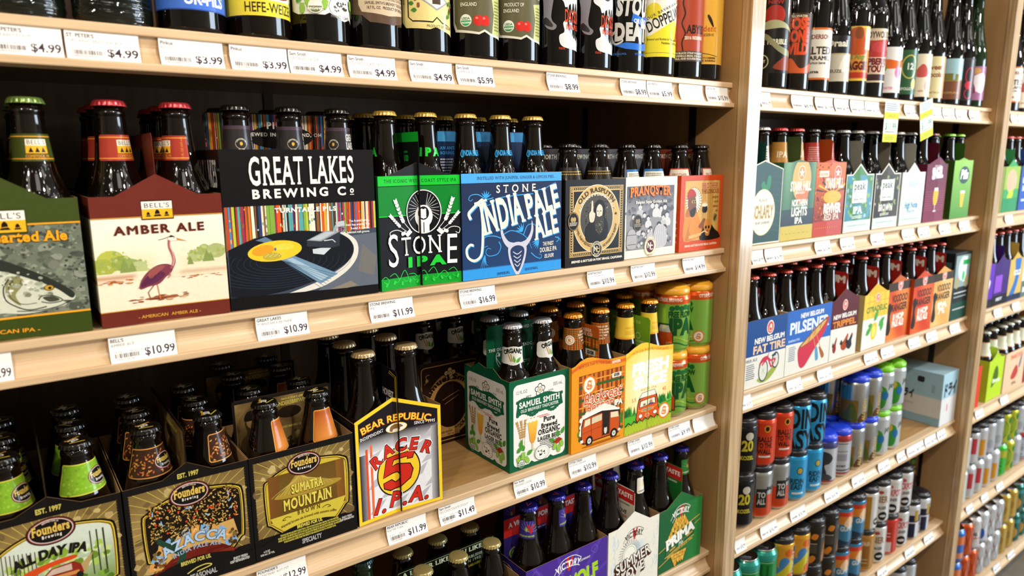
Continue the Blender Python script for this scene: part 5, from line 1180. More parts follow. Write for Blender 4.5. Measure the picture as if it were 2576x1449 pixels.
def vanfront(A, x, y, s):
    q_ = len(A.ch)
    k = lambda P: [(x+u*s, y+v*s) for u, v in P]
    A.poly(smooth(k([(-27, 0), (-29, 30), (-25, 58), (-18, 66), (18, 68), (25, 58), (29, 30), (27, 0)]), 3, True), '#241610'); A.poly(smooth(k([(-25, 2), (-27, 30), (-23, 56), (-16, 62), (16, 64), (23, 56), (27, 30), (25, 2)]), 3, True), '#d8561c')
    A.poly(k([(-22, 64), (-16, 76), (18, 78), (22, 64)]), '#ece8dc'); A.line(k([(-22, 64), (-16, 76), (18, 78), (22, 64)]), s*1.2, '#241610')
    A.poly(k([(-22, 38), (-20, 56), (20, 58), (22, 40)]), '#241610'); A.poly(k([(-20, 39.5), (-18, 54.5), (18, 56.5), (20, 41.5)]), '#e6e2c8'); A.line(k([(0, 40), (0, 56)]), s*1.2, '#241610')
    A.ell(x+9*s, y+47*s, 4*s, 5*s, '#b8875a', 12); A.blob(k([(4, 50), (9, 55), (14, 50), (13, 52), (9, 53.5), (5, 52)]), '#c42a1e'); A.blob(k([(5.4, 44), (9, 40), (12.6, 44), (9, 43)]), '#2a1c14'); A.poly(k([(2, 40), (4, 44), (14, 44), (17, 41)]), '#5a4a8a'); A.ell(x-8*s, y+44*s, 4*s, 3*s, '#8a6a4a', 12)
    A.rect(x-16*s, y+26*s, 32*s, 7*s, '#e8a64a'); A.rect(x-14*s, y+27*s, 28*s, 4.6*s, '#8a8a86'); A.line(k([(-26, 34), (0, 22), (26, 36)]), s*1.4, '#f0a03c')
    A.ring(x, y+14*s, 5.5*s, 5.5*s, s*1, '#f0c89a', 18); A.line(k([(-3, 18), (0, 10), (3, 18)]), s*.9, '#f0c89a')
    for u in (-18, 20): A.ell(x+u*s, y+16*s, 5.6*s, 5.8*s, '#241610', 18); A.ell(x+u*s, y+16*s, 4.6*s, 4.8*s, '#efece2', 18)
    for i_ in range(q_, len(A.ch)): A.ch[i_][0][:, 1] = y+(A.ch[i_][0][:, 1]-y)*.7
WAVEF = [(123, 147), (108, 148), (88, 150), (70, 156), (54, 161.5), (40, 162), (22, 157), (8, 151), (0, 149)]
def art_fresh(A, W, h):
    grid(A, 0, 0, W, 147, lambda u, v: lerp('#f2ecc0', '#f0cf3a', min(1, max(0, (math.hypot(u-62, (v-78)*.9)-22)/62))), 14, 16)
    A.poly(smooth([(0, 136), (22, 146), (44, 150), (72, 146), (100, 140), (W, 139)], 5)+smooth([(W, 146), (100, 146), (72, 151.5), (44, 155), (22, 151), (0, 143)], 5), '#eeb02e')
    A.text('FROM OUR STASH TO YOUR GLASS', 64, 143, 4, '#d88a1e', w=92, b=2, warp=lambda x, y: (x, y+3*math.cos((x+16)/26)))
    A.text('FRESH', 65, 106, 20, '#fbfaf4', w=95, b=3, sh=.06); A.text('SLICE', 65, 81, 20, '#fbfaf4', w=84, b=3, sh=.06); A.poly([(59, 95), (63, 95), (62, 101)], '#e0681c')
    A.text('WHITE IPA', 62, 73, 4.2, '#dba24a', w=40, b=2, sp=.4); A.text('5.5', 24, 58, 6.5, '#e0791f', b=1); A.text('45', 103, 64, 6.5, '#e0791f', b=1)
    A.poly([(0, 44), (0, 12), (W, 12), (W, 50), (112, 44), (84, 38), (40, 34), (18, 38)], '#57b02a')
    r = random.Random(61)
    for x0, x1, y0 in ((0, 26, 40), (90, W, 48)):
        for k in range(16):
            u = r.uniform(x0, x1); b = y0+r.uniform(-2, 4); A.poly([(u-4, b-6), (u+4, b-6), (u, b+9)], r.choice(['#1f7a2a', '#17602a', '#2f9a34'])); A.lay -= .8
    A.lay += 1; A.line([(0, 36), (30, 32), (62, 28)], .8, '#1c3a14'); A.line([(84, 32), (W, 42)], .8, '#1c3a14')
    vanfront(A, 61, 16, 1.0)
    A.poly([(0, 0), (W, 0), (W, 18)]+[(W-k*7.5, 18+(5 if k % 2 else -1)) for k in range(1, 16)]+[(0, 17)], '#1c2a10'); A.poly([(0, 0), (W, 0), (W, 15.5)]+[(W-k*7.5, 15.5+(5 if k % 2 else -1)) for k in range(1, 16)]+[(0, 14)], '#7f9a1e')
    for j in range(3):
        for k in range(17): A.ell(k*7.6+(j % 2)*3.8, 3+j*5, 3.6, 4.2, '#a8bc2e', 8); A.lay -= .9
    A.lay += 1
    badge(A, 104, 25, 15)
art_fresh.vmax = 152
def fresh_handle(A, L, hh):
    A.rect(L-100, 120, 98, hh-123, '#74a52a'); A.text('CREEK BREWING CO', L-60, hh-14, 4.6, '#c8dc8a', w=70, b=2, sp=.3); A.ring(L-30, 168, 6, 6, 1.2, '#c8dc8a', 12); A.text('THINK GREEN', L-30, 156, 3.6, '#c8dc8a', b=2); A.paras(L-46, 144, 32, 9, 3, '#b0cc6a', random.Random(3))
def vlogo(A, x, y, s, c='#f0ede4'):
    A.text('VICTORY', x, y, s*.30, c, w=s*1.25, b=2, arc=s*1.6, sp=.1); A.poly([(x-s*.12, y+s*.46), (x+s*.02, y+s*.44), (x+s*.06, y+s*.02), (x+s*.16, y+s*.42), (x+s*.3, y+s*.44), (x+s*.08, y-s*.2), (x-s*.02, y-s*.18)], '#d02c2c'); A.text('T', x+s*.06, y+s*.02, s*.26, c, b=3)
    A.curve([(x-s*.85, y-s*.2), (x-s*.4, y+s*.34), (x, y+s*.46), (x+s*.4, y+s*.42), (x+s*.75, y+s*.2)], s*.03, c); A.curve([(x-s*.7, y-s*.36), (x-s*.35, y-s*.02), (x, y-.0), (x+s*.4, y-s*.04), (x+s*.65, y-s*.14)], s*.03, c)
def art_vict(A, W, h):
    r = random.Random(71); A.rect(0, 0, W, h, '#4a2f92')
    for k in range(14): A.line([(W*.5, 40), (W*.5+200*math.cos(k*.45), 40+200*math.sin(k*.45))], 7, '#573aa4'); A.lay -= .8
    A.lay += 1
    for k in range(8): u, v = r.uniform(10, W-10), r.uniform(60, h-14); A.curve([(u, v), (u+8, v+8), (u+16, v), (u+10, v-8), (u, v)], .8, '#7a5cc4')
    vlogo(A, W*.5, 108, 40); A.text('COMPANY', W*.5+38, 108, 3.6, '#f0ede4', b=1); A.text('DIRTWOLF', W*.5, 62, 26, '#a8d02c', w=140, b=3, rot=4, out='#2a1a5a')
def vict_side(A, W, h): A.rect(0, 0, W, h, '#3b2a80'); vlogo(A, W*.55, 108, 34)
def vict_handle(c2):
    def f(A, L, hh):
        A.rect(2, hh-34, L-4, 33, '#cf2c28'); A.rect(2, 100, L-4, hh-134, c2); A.text('A VICTORY FOR YOUR TASTE', L/2, hh-18, 8.6, '#f3eee6', w=L-24, b=2); A.ell(L/2, hh-52, 30, 11, '#15111c', 20)
        A.text('TASTE THE FRESHNESS', L*.5, hh-39, 2.6, '#cfc8dc', b=1); A.ring(24, hh-66, 11, 11, 3, '#a8cc30', 22); A.ell(24, hh-66, 6, 6, '#a8cc30', 14)
    return f
def vict_handle_end(c2):
    def f(A, L, hh):
        A.rect(2, hh-27, L-4, 26, '#cf2c28'); A.rect(2, 90, L-4, hh-117, c2); A.text('A VICTORY FOR YOUR TASTE', L/2, hh-18, 8.6, '#f3eee6', w=L-14, b=2); A.text('CHECK FOR FRESHNESS', L-40, hh-34, 3.2, '#4a463c' if c2 == '#e0d8c4' else '#e8e4d0', w=52, b=2)
        if c2 == '#e0d8c4': A.text('LOVE', L-34, hh-52, 7, '#1c1a16', b=2, sh=.2); A.text('SUMMER', L-34, hh-60, 5, '#c44a34', b=2)
    return f
def art_summ(A, W, h):
    r = random.Random(72); A.rect(0, 0, W, h, '#ebe6d8')
    for k in range(26): u, v = r.choice((r.uniform(4, 24), r.uniform(W-26, W-4))), r.uniform(10, h-10); A.curve([(u, v), (u+5, v+10), (u+2, v+20)], .7, '#9cc4dc'); A.lay -= .8
    A.lay += 1
    grid(A, 24, 60, W-48, 34, lambda u, v: lerp('#b8d4e2', '#ebe6d8', min(1, math.hypot(u-W/2, v-80)/34)), 8, 6)
    vlogo(A, W*.5, 108, 34, '#2a2622')
    for k in range(32): a = math.radians(k*11.25); A.line([(W*.42+20*math.cos(a), 76+20*math.sin(a)), (W*.42+29*math.cos(a+.1), 76+29*math.sin(a+.1))], .9, '#4a4438'); A.lay -= .8
    A.lay += 1; A.ell(W*.42, 76, 19, 19, '#f2eee0', 26); A.ring(W*.42, 76, 19, 19, .8, '#3a362c', 28); A.ring(W*.42, 76, 15, 15, .5, '#3a362c', 24)
    for s, v, w_ in (('SUMMER', 52, 92), ('LOVE', 29, 62)):
        for d in range(5): A.text(s, W*.5-d*.8, v-d*.9, 20, '#4a1510', w=w_, b=3, rot=10); A.lay -= .5
        A.lay += 3; A.text(s, W*.5, v, 20, '#20100c', w=w_, b=3, rot=10); A.text(s, W*.5+.2, v+.4, 19.4, '#efeadc', w=w_, b=1, rot=10)
    A.poly([(78, 40), (92, 44), (84, 26), (88, 26), (74, 8), (78, 24), (72, 24)], '#d8d2c4'); A.text('FLAVOR', 24, 14, 4, '#2a2622', b=1); A.text('TO LOVE', 24, 8, 4, '#2a2622', b=1); A.poly([(60, 4), (66, 20), (72, 4)], '#2a2622')
art_summ.vmax = 131
def art_prim(A, W, h):
    g = '#1f6a34'; y = '#dba23a'
    grid(A, 0, 0, W, 131, lambda u, v: lerp('#1c5c30', '#2f8a40', min(1, max(0, (u-50)/70))), 8, 3); vlogo(A, W*.5, 110, 36)
    for k in range(26):
        t = k/25; row = int(k/5); u = W*.48+((k % 5)-2)*(6+row*2.4); v = 100-row*7.5
        A.poly([(u-5, v-9), (u-3, v), (u+1, v+6), (u+5, v-1), (u+6, v-9)], '#5a3a10'); A.poly([(u-4.4, v-8.4), (u-2.6, v-.5), (u+1, v+5), (u+4.4, v-1.5), (u+5.2, v-8.4)], y if k % 2 else '#e8b84a')
    A.poly([(20, 30), (20, 62), (W-22, 84), (W-22, 52)], '#1d5f32'); A.line([(18, 64), (W-6, 90)], 1.8, '#e2b45a'); A.line([(18, 29), (W-22, 51)], 1.8, '#e2b45a'); A.line([(0, 46), (19, 52)], 1.4, '#e2b45a'); A.line([(W-22, 74), (W-4, 80)], 1.4, '#e2b45a'); A.line([(0, 16), (44, 30)], 1.4, '#e2b45a')
    A.text('PRIMA', W*.5, 54, 19, '#f3f0e6', w=84, b=3, rot=14, sh=.12); A.text('Pils', W*.52, 43, 7, '#d8e8d8', b=1, rot=14, sh=.25); wheat(A, [(24, 36), (34, 40), (46, 43)], 2.4, y, 8); wheat(A, [(70, 52), (84, 55), (96, 59)], 2.4, y, 8)
    A.text('PERFECTION SINCE 1996', W*.5, 34.5, 4, '#d8b24a', w=76, b=2, rot=14)
    for k in range(16):
        row = int(k/5); u = W*.46+((k % 5)-2)*(9-row*1.4); v = 24-row*6; A.poly([(u-5, v+6), (u-3, v-2), (u+1, v-7), (u+5, v), (u+6, v+7)], '#5a3a10'); A.poly([(u-4.4, v+5.4), (u-2.6, v-1.5), (u+1, v-6), (u+4.4, v+.5), (u+5.2, v+6.4)], y if k % 2 else '#e8b84a')
art_prim.vmax = 128
def lag_handle(A, L, hh):
    A.rect(4, 96, L-8, hh-99, '#16160f'); A.poly(slot(L/2, hh-28, min(78, L*.42), 26), '#0b0b08')
    A.line([(6, 120), (6, hh-4), (L-6, hh-4), (L-6, 120)], .8, '#b8d4a8'); A.text('A LAGER LIKE YOU LIKE IT', L/2, hh-14, 7, '#cfe0c0', w=L-26, b=2, serif=True); A.text('ESTABLISHED', L*.76, hh-26, 4.6, '#cfe0c0', w=46, b=1, serif=True); A.text('IN 1993', L*.76, hh-33, 4.6, '#cfe0c0', w=28, b=1, serif=True); A.text('WWW.LAGUNITAS.COM', L*.76, hh-41, 4, '#c2c24a', w=54, b=2, sh=.2); A.text('12-OZ', L*.62, hh-56, 5, '#cfe0c0', b=1)

# ------------------------------------------------------------------ bottle labels: u mm round the glass, v mm above the base
def lab(**k): return dict(**k)
def nl(fn, rref=None):
    if rref: fn.rref = rref
    return fn
def n_bell(bg, ln):
    def f(A):
        A.rrect(-26, 168, 52, 26, 2, bg); A.rect(-26, 191, 52, .9, ln); A.rect(-26, 170, 52, .9, ln)
        A.rect(-9, 183, 18, 6, '#f2ead6'); A.rect(-9, 175.5, 18, 7.5, '#eeb22c'); A.text("BELL'S", 0, 184, 4, '#2a2018', w=16, b=0, serif=True)
        for x in (-5, 0, 5): A.poly([(x-2, 176.5), (x+2, 176.5), (x+1, 179), (x, 181.5), (x-1, 179)], '#1c1712')
        A.text('COMSTOCK, MI', 0, 171.6, 2.6, ln, w=19, b=1); A.text('12 FL OZ (355 mL)', 21, 181, 2, ln, rot=90, b=0)
    return lab(neck_label=nl(f, 16))
NECK['bell_red'] = n_bell('#a83a2c', '#e8a03c'); NECK['bell_green'] = n_bell('#3f4a1c', '#f0a028')
def f(A):
    A.rect(-30, 166, 60, 40, '#2c292b'); A.rect(-30, 202, 60, 4, '#4a3a48'); A.ring(-4, 186, 6, 6, .4, '#cfc6ae', 20); A.ell(-4, 186, 1.6, 2.2, '#d9a83a', 8); A.text('CLEVELAND, OH', -4, 190.4, 1.4, '#e0d8c4', arc=4.4, w=11, b=1); A.text('EST. 1988', -4, 179, 1.5, '#e0d8c4', w=6, b=1)
    A.text('GREAT', 18, 190, 8, '#e8e2d4', w=14, b=1, serif=True); A.text('LAKES', 18, 180, 8, '#e8e2d4', w=14, b=1, serif=True)
NECK['lakes'] = lab(neck_label=nl(f, 15))
def f(A): A.text('JINDIA PALE ALE', 0, 172, 7, '#37a6ea', w=34, b=2); A.curve([(-17, 180), (-19, 174), (-17, 170), (-15, 171)], 1.2, '#37a6ea')
NECK['jipa'] = lab(neck_print=nl(f, 17))
def f(A): A.text('IPA', 0, 172, 10, '#20c83a', w=30, b=3, sp=.4)
NECK['sipa'] = lab(neck_print=nl(f, 17))
def f(A):
    A.rect(-40, 108, 80, 45, '#1c1814'); A.rect(-40, 112, 80, 9, '#c9a640'); A.rect(-40, 146, 80, 1, '#b8963c')
    for k in range(20): leaf(A, -38+k*4, 142, 4, 1.8, 20, '#b8963c'); A.lay -= .8
    A.text('OLD RASPUTIN', 0, 128, 5, '#d6b65a', w=40, b=1, serif=True); A.text('GOLD', 0, 113.5, 5, '#1c1814', w=20, b=2, serif=True)
    A.ell(26, 132, 6, 9, '#d8c48e', 16); A.ell(26, 132, 4, 6, '#2a241c', 14)
NECK['rasp'] = lab(neck_label=nl(f, 25))
def f(A):
    A.rrect(-22, 116, 44, 32, 2, '#2f6fae'); A.rect(-20, 122, 40, 22, '#e6e2d2'); A.paras(-17, 124, 34, 18, 6, '#6a665c', random.Random(5)); A.text('PRANQSTER', -10, 117.4, 4, '#e0641e', w=22, b=2)
NECK['pran'] = lab(neck_label=nl(f, 22))
def f(A):
    A.rrect(-20, 114, 40, 34, 2, '#c4402a'); A.rect(-18, 116, 36, 30, '#e8e0cc'); A.text('BROTHER', 0, 134, 5, '#a03a24', w=26, b=1, serif=True); A.text('8', 8, 122, 7, '#a8803c', b=1); A.rect(-14, 120, 16, 5, '#b5b890')
NECK['brot'] = lab(neck_label=nl(f, 22))
def founders(bg, deco):
    def f(A):
        A.rrect(-27, 136, 54, 32, 3, '#d8d04a' if bg == '#7fae2a' else '#d89a4a'); A.rrect(-26, 137, 52, 30, 2.6, bg); deco(A)
        A.ell(13, 151, 12.5, 9.5, '#7a2a34', 24); A.ell(13, 151, 11.6, 8.6, '#d8c8b8', 24); A.ell(13, 151, 11, 8, '#191514', 24)
        A.text('Founders', 13, 150.5, 5.6, '#e0c05c', w=19, b=2, serif=True); A.text('Brewing', 13, 146, 2.6, '#e8e2d2', w=11, b=2, sp=.3)
    return lab(neck_label=nl(f, 19))
NECK['fgreen'] = founders('#7fae2a', lambda A: splat(A, random.Random(3), -26, 137, 52, 28, 60, .6, 2, ['#8fbc36', '#739f26', '#9cc848']))
def d(A):
    r = random.Random(4)
    for k in range(90): leaf(A, r.uniform(-25, 22), r.uniform(138, 163), 3.2, 1.5, r.uniform(0, 360), r.choice(['#c98a3c', '#c05a2c', '#b5742e', '#d8a050'])); A.lay -= .8
    A.lay += 1
NECK['fbrown'] = founders('#3a2218', d)
def f(A): A.rrect(-15, 128, 30, 40, 3, '#d8a04a'); A.rrect(-14, 129, 28, 38, 2.6, '#c06a28'); grid(A, -13, 130, 26, 36, vgrad('#d88a3c', '#a8501e', 130, 166), 2, 6)
NECK['forange'] = lab(neck_label=nl(f, 19))
def capfn(A):
    A.text('20', -1, -3, 6.5, '#e8e4d8', b=2, rot=20); A.text('Founders', -1, 4, 3, '#d8a63c', w=16, b=2, rot=20); A.line([(-8, -6), (6, -9)], 1.6, '#d8c23c')
NECK['cap20'] = capfn
def f(A):
    A.rrect(-24, 168, 48, 26, 6, '#d9d9d2'); A.ell(0, 181, 18, 15, '#dcdcd5', 24); A.text('ORGANIC', 0, 186, 6.6, '#1a1f1a', w=30, b=3, arc=30); leaf(A, 4, 170, 12, 6, 40, '#5b9a34', '#2f6a1e'); leaf(A, 2, 170, 11, 5, 100, '#74ac3c', '#2f6a1e')
    A.line([(-4, 172), (-8, 184)], 1.6, '#b08a44'); A.line([(-2, 172), (-4, 184)], 1.6, '#b08a44')
NECK['smith'] = lab(neck_label=nl(f, 16))
def plaid(A, x, y, w, h, n=6):
    A.rect(x, y, w, h, '#d2711f')
    for k in range(n):
        A.rect(x+w*k/n, y, w/n*.3, h, '#8f3f16'); A.rect(x, y+h*k/n, w, h/n*.22, '#3f5a2a'); A.rect(x+w*(k+.55)/n, y, w/n*.12, h, '#2a2a1c'); A.rect(x, y+h*(k+.5)/n, w, h/n*.1, '#e89a34')
def f(A):
    plaid(A, -50, 170, 100, 36, 12); A.ell(-14, 187, 8, 8, '#f0e2cc', 20); A.ring(-14, 187, 6, 6, .8, '#d2711f', 16); A.text('R', -14, 184, 5, '#d2711f', b=2)
    for i, s in enumerate(('LOAD UP THE', 'BUDS AND BREWS', 'IN THIS FLANNEL', 'ROAD TRIP', 'JUICY')): A.text(s, 14, 199-i*5, 2.6, '#f4e6cc', b=1, sx=.9)
NECK['plaid'] = lab(neck_label=nl(f, 16))
def f(A): A.rect(-50, 168, 100, 38, '#e8c440'); A.rect(-50, 168, 100, 3, '#e09a2c'); A.text('FRESH SLICE', 0, 186, 3.4, '#d8962c', w=24, b=1); A.paras(-12, 176, 24, 8, 3, '#d8a23c', random.Random(2))
NECK['fresh'] = lab(neck_label=nl(f, 16))
def vict(bg, ink, v0=176):
    def f(A):
        A.rrect(-16, v0, 32, 30, 3, bg)
        for k in range(9): a = math.radians(k*20); A.line([(4, v0+12), (4+18*math.cos(a), v0+12+18*math.sin(a))], .8, lerp(bg, '#ffffff', .18)); A.lay -= .8
        A.lay += 1; A.text('V', 8, v0+10, 13, '#c42a2c', b=3)
        for k in range(5): a = math.radians(120+k*30); A.line([(2, v0+16), (2+5*math.cos(a), v0+16+5*math.sin(a))], .9, '#c8d83a')
        A.text('A VICTORY FOR YOUR TASTE', 0, v0+3, 2.6, ink, w=28, b=2)
    return lab(neck_label=nl(f, 17))
NECK['vpurple'] = vict('#3b2f86', '#b8d43a'); NECK['vwhite'] = vict('#e6e0d0', '#5a564c'); NECK['vgreen'] = vict('#2f7a34', '#e8e4d0')
def capv(A): A.line([(-4, 5), (0, -5), (4, 5)], 2.2, '#e05a24')
NECK['capv'] = capv

# ================================================================== nearest bay, middle shelf
c = carton('A2', -.051, 122, 'dark green bottle carton printed with a large grey fish head', h=133.5, ga=25, peak=155, hh=196, col='#3f4a1e', art=art_green)
fill(c, 'long', M_AMBER, '#6f8a42', 'bell_green', 'brown bottle with green cap', 'fish carton', rots=(20, 14, 30, -40, 5, 10))
c = carton('A2', .0797, 125.5, 'dark red and cream bottle carton printed with a standing heron', h=133, ga=23, peak=155, hh=197, col='#6b2a20', art=art_amber, sart=art_amber_side)
fill(c, 'long', M_AMBER, '#b8343c', 'bell_red', 'brown bottle with red cap', 'heron carton', rots=(38, -72, 10, -30, 18, 60))
c = carton('A2', .2065, 183, 'black bottle carton with white lettering and a turntable picture', kind='side', h=180, hh=224, y0=.006, col='#121112', art=art_gl, sart=art_gl_side, hart=art_gl_handle, hcol='#1a1716')
fill(c, 'long', M_AMBER, '#16130f', 'lakes', 'brown bottle with black cap', 'turntable carton', rots=(14, 8, -30, 20, 40, 0), h0=1.0)
c = carton('A2', .3945, 122, 'black and bright green bottle carton with white wheat emblem', h=147, ga=14, peak=164.5, hh=204, y0=.006, col='#1b1c20', side='#0f6a2a', crease=7, art=art_sipa, hart=art_sipa_handle, hcol='#1a1b1e')
fill(c, 'long', M_AMBER, '#c9a44a', 'sipa', 'brown bottle with gold cap', 'wheat carton', rots=(-120, -10, 90, 40, 10, 120))
c = carton('A2', .5175, 180, 'navy and light blue bottle carton with large cream slanted lettering', kind='side', h=148, hh=208, col='#1a2a4c', art=art_jipa, hart=art_jipa_handle, hcol='#1c2f55')
fill(c, 'long', M_AMBER, '#c9a44a', 'jipa', 'brown bottle with gold cap', 'navy blue carton', rots=(6, 2, -4, 60, 40, 80))
c = carton('A2', .7057, 130, 'black and gold bottle carton with oval portrait of a bearded man', kind='side', h=135, hh=183, col='#1a1716', art=art_rasp, hart=nc_handle('#2a2220'), hcol='#2a2220')
fill(c, 'heri', M_AMBER, '#171310', 'rasp', 'short brown bottle with black cap', 'bearded man carton', rots=(10, 0, 30, 60))
c = carton('A2', .8425, 128, 'cream bottle carton with grey crowd picture and orange lettering', kind='side', h=136, hh=183, y0=.010, col='#ece6d2', art=art_pran, hart=nc_handle('#3a2c28'), hcol='#3a2c28')
fill(c, 'heri', M_AMBER, '#171310', 'pran', 'short brown bottle with black cap', 'grey crowd carton', rots=(14, -26, 30, 60))
c = carton('A2', .9815, 118, 'red orange bottle carton with a monk holding a goblet', kind='side', h=136, hh=183, y0=.010, dep=124, col='#d1491f', art=art_brot, sart=art_brot_side, hart=nc_handle('#6a2a1c'), hcol='#5a2a1e')
fill(c, 'heri', M_AMBER, '#171310', 'brot', 'short brown bottle with black cap', 'monk carton', rots=(-44, 14, 30, 60))

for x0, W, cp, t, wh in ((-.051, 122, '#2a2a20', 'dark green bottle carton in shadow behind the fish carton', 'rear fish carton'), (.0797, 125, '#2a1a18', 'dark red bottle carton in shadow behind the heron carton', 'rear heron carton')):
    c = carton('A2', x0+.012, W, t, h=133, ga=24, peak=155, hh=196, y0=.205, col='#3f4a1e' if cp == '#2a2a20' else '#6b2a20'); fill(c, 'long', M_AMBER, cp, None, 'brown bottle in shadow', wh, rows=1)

# ================================================================== nearest bay, third shelf
c = carton('A3', -.051, 129, 'black and tan bottle carton with a red car carrying an orange canoe', h=134, ga=36, peak=148, hh=189, col='#151312', art=art_allday, hcol='#1b1815', hart=founders_handle)
fill(c, 'heri', M_AMBER, '#16130f', 'fgreen', 'short brown bottle with lime green neck label', 'canoe car carton', rots=(10, 16, 20, -30, 30, 40), capart='cap20')
c = carton('A3', .0797, 131, 'black and tan bottle carton with a leafy tree and blue lettering', h=134, ga=39, peak=148.5, hh=189, col='#151312', art=art_azacca, hcol='#1b1815', hart=founders_handle)
fill(c, 'heri', M_AMBER, '#16130f', 'fbrown', 'short brown bottle with brown leafy neck label', 'leafy tree carton', rots=(6, 64, 20, -30, 30, 40), capart='cap20')
c = carton('A3', .2115, 132, 'black and gold bottle carton with a mountain and yellow lettering', kind='side', h=134, hh=187, col='#151312', art=art_suma, hart=founders_handle, hcol='#2a2018')
fill(c, 'heri', M_AMBER, '#16130f', 'forange', 'short brown bottle with orange neck label', 'mountain carton', rots=(50, 8, 20, 30), capart='cap20')
c = carton('A3', .2115, 132, 'black and gold bottle carton standing behind the mountain carton', kind='side', h=134, hh=187, y0=.142, col='#151312', hart=founders_handle, hcol='#2a2018')
fill(c, 'heri', M_AMBER, '#16130f', 'forange', 'short brown bottle with black cap', 'rear carton behind the mountain carton', rots=(50, 8, 20, 30), capart='cap20')
c = carton('A3', .3466, 129, 'yellow edged checkered bottle carton with a red number five', h=144, pu=58, top=[(129, 142), (58, 167), (0, 146)], hh=203, col='#f0cb2e', side='#1c181c', crease=6, art=art_race, hart=race_handle, hcol='#17141a')
fill(c, 'long', M_AMBER, '#c2a778', None, 'brown bottle with dull gold cap', 'checkered carton')
c = carton('A3', .563, 122, 'dark brown bottle carton with gold ring label set back on the shelf', kind='side', h=148, hh=222, y0=.172, col='#2c1810', art=art_choc, hcol='#2c1810')
c.location.x = .5345
fill(c, 'smith', M_AMBER, '#6a5a3a', 'smith', 'brown bottle with swollen shoulder', 'dark brown gold ring carton', rots=(0, 10, 5, 60))
c = carton('A3', .6005, 121, 'green and white bottle carton with a beer glass and hops', kind='side', h=148, hh=222, y0=.010, dep=124, col='#0e5a3a', art=art_smith, sart=art_smith, hart=smith_handle, hcol='#11573a', sgable=[(20, 148), (42, 160), (62, 156), (82, 160), (104, 148)])
fill(c, 'smith', M_AMBER, '#b3b3b8', 'smith', 'brown bottle with white oval neck label', 'beer glass carton', rots=(-30, 16, 10, 60))
c = carton('A3', .662, 121, 'green bottle carton standing behind the beer glass carton', kind='side', h=148, hh=222, y0=.1365, dep=124, col='#0e5a3a', hart=smith_handle, hcol='#11573a')
fill(c, 'smith', M_AMBER, '#b3b3b8', 'smith', 'brown bottle with white oval neck label', 'rear green carton', rots=(10, 6, 10, 60))
c = carton('A3', .7222, 123.5, 'orange plaid bottle carton with a camper van seen from the side', h=148, top=[(123.5, 147), (108, 147), (85, 147.5), (64, 153), (46, 158.5), (34, 159.5), (19, 156), (8, 150), (0, 148)], hh=207, col='#e8951f', art=art_back, hart=back_handle, hcol='#c05a1c', crease=1)
fill(c, 'long', M_AMBER, '#e08a1c', 'plaid', 'orange capped bottle with plaid neck label', 'orange van carton', rots=(-10, -80, 20, -14, 30, -10))
c = carton('A3', .8464, 123, 'yellow bottle carton with a camper van seen from the front', h=148, top=WAVEF, hh=204, col='#eec23a', art=art_fresh, hart=fresh_handle, hcol='#74a52a', crease=3)
fill(c, 'long', M_AMBER, '#e8981c', 'fresh', 'orange capped bottle with yellow neck label', 'yellow van carton', rots=(0, 20, 20, -14, 30, -10))
# ================================================================== nearest bay, lowest visible shelf
c = carton('A4', .4255, 188, 'black bottle carton with a pale green lined handle', kind='side', h=134, hh=180, col='#14130f', hart=lag_handle, hcol='#16160f')
fill(c, 'heri', M_AMBER, '#b7a468', None, 'brown bottle with antique gold cap', 'pale green lined carton')
bottle('long', M_GREENG, '#1c3a3a', None, (.372, .06, ZS['A4']+.0005), 'dark bottle with teal cap beside the black lined carton', 0)
bottle('long', M_GREENG, '#1c3a3a', None, (.305, .06, ZS['A4']+.0005), 'dark bottle with teal cap at the lower frame edge', 0)
c = carton('A4', .6275, 183, 'purple bottle carton with bright green lettering', kind='side', h=134, hh=197, col='#4a2f92', art=art_vict, sart=vict_side, hart=vict_handle('#352a78'), hcol='#352a78')
fill(c, 'long', M_AMBER, '#2a2a9c', 'vpurple', 'brown bottle with blue cap and purple neck label', 'purple carton', rots=(-50, 30, 60, 0, 10, 20), capart='capv')
c = carton('A4', .8137, 134, 'cream bottle carton with dark red block lettering and a baseball sun', h=131, top=[(134, 128), (114, 127), (67, 157), (24, 136), (0, 136)], hh=195, col='#ebe6d8', art=art_summ, hart=vict_handle_end('#e0d8c4'), hcol='#e0d8c4', crease=1)
fill(c, 'long', M_AMBER, '#2a2a9c', 'vwhite', 'brown bottle with blue cap and cream neck label', 'cream sun carton', rots=(120, 20, 60, 20, -10, 40), capart='capv')
c = carton('A4', .9495, 126, 'dark green bottle carton with golden hop cones and white lettering', h=131, ga=20, peak=155, hh=202, col='#1f6a34', art=art_prim, hart=vict_handle_end('#22702f'), hcol='#22702f', crease=1)
fill(c, 'long', M_AMBER, '#2a2a9c', 'vgreen', 'brown bottle with blue cap and green neck label', 'hop cone carton', rots=(150, 10, 60, 20, -10, 40), capart='capv')

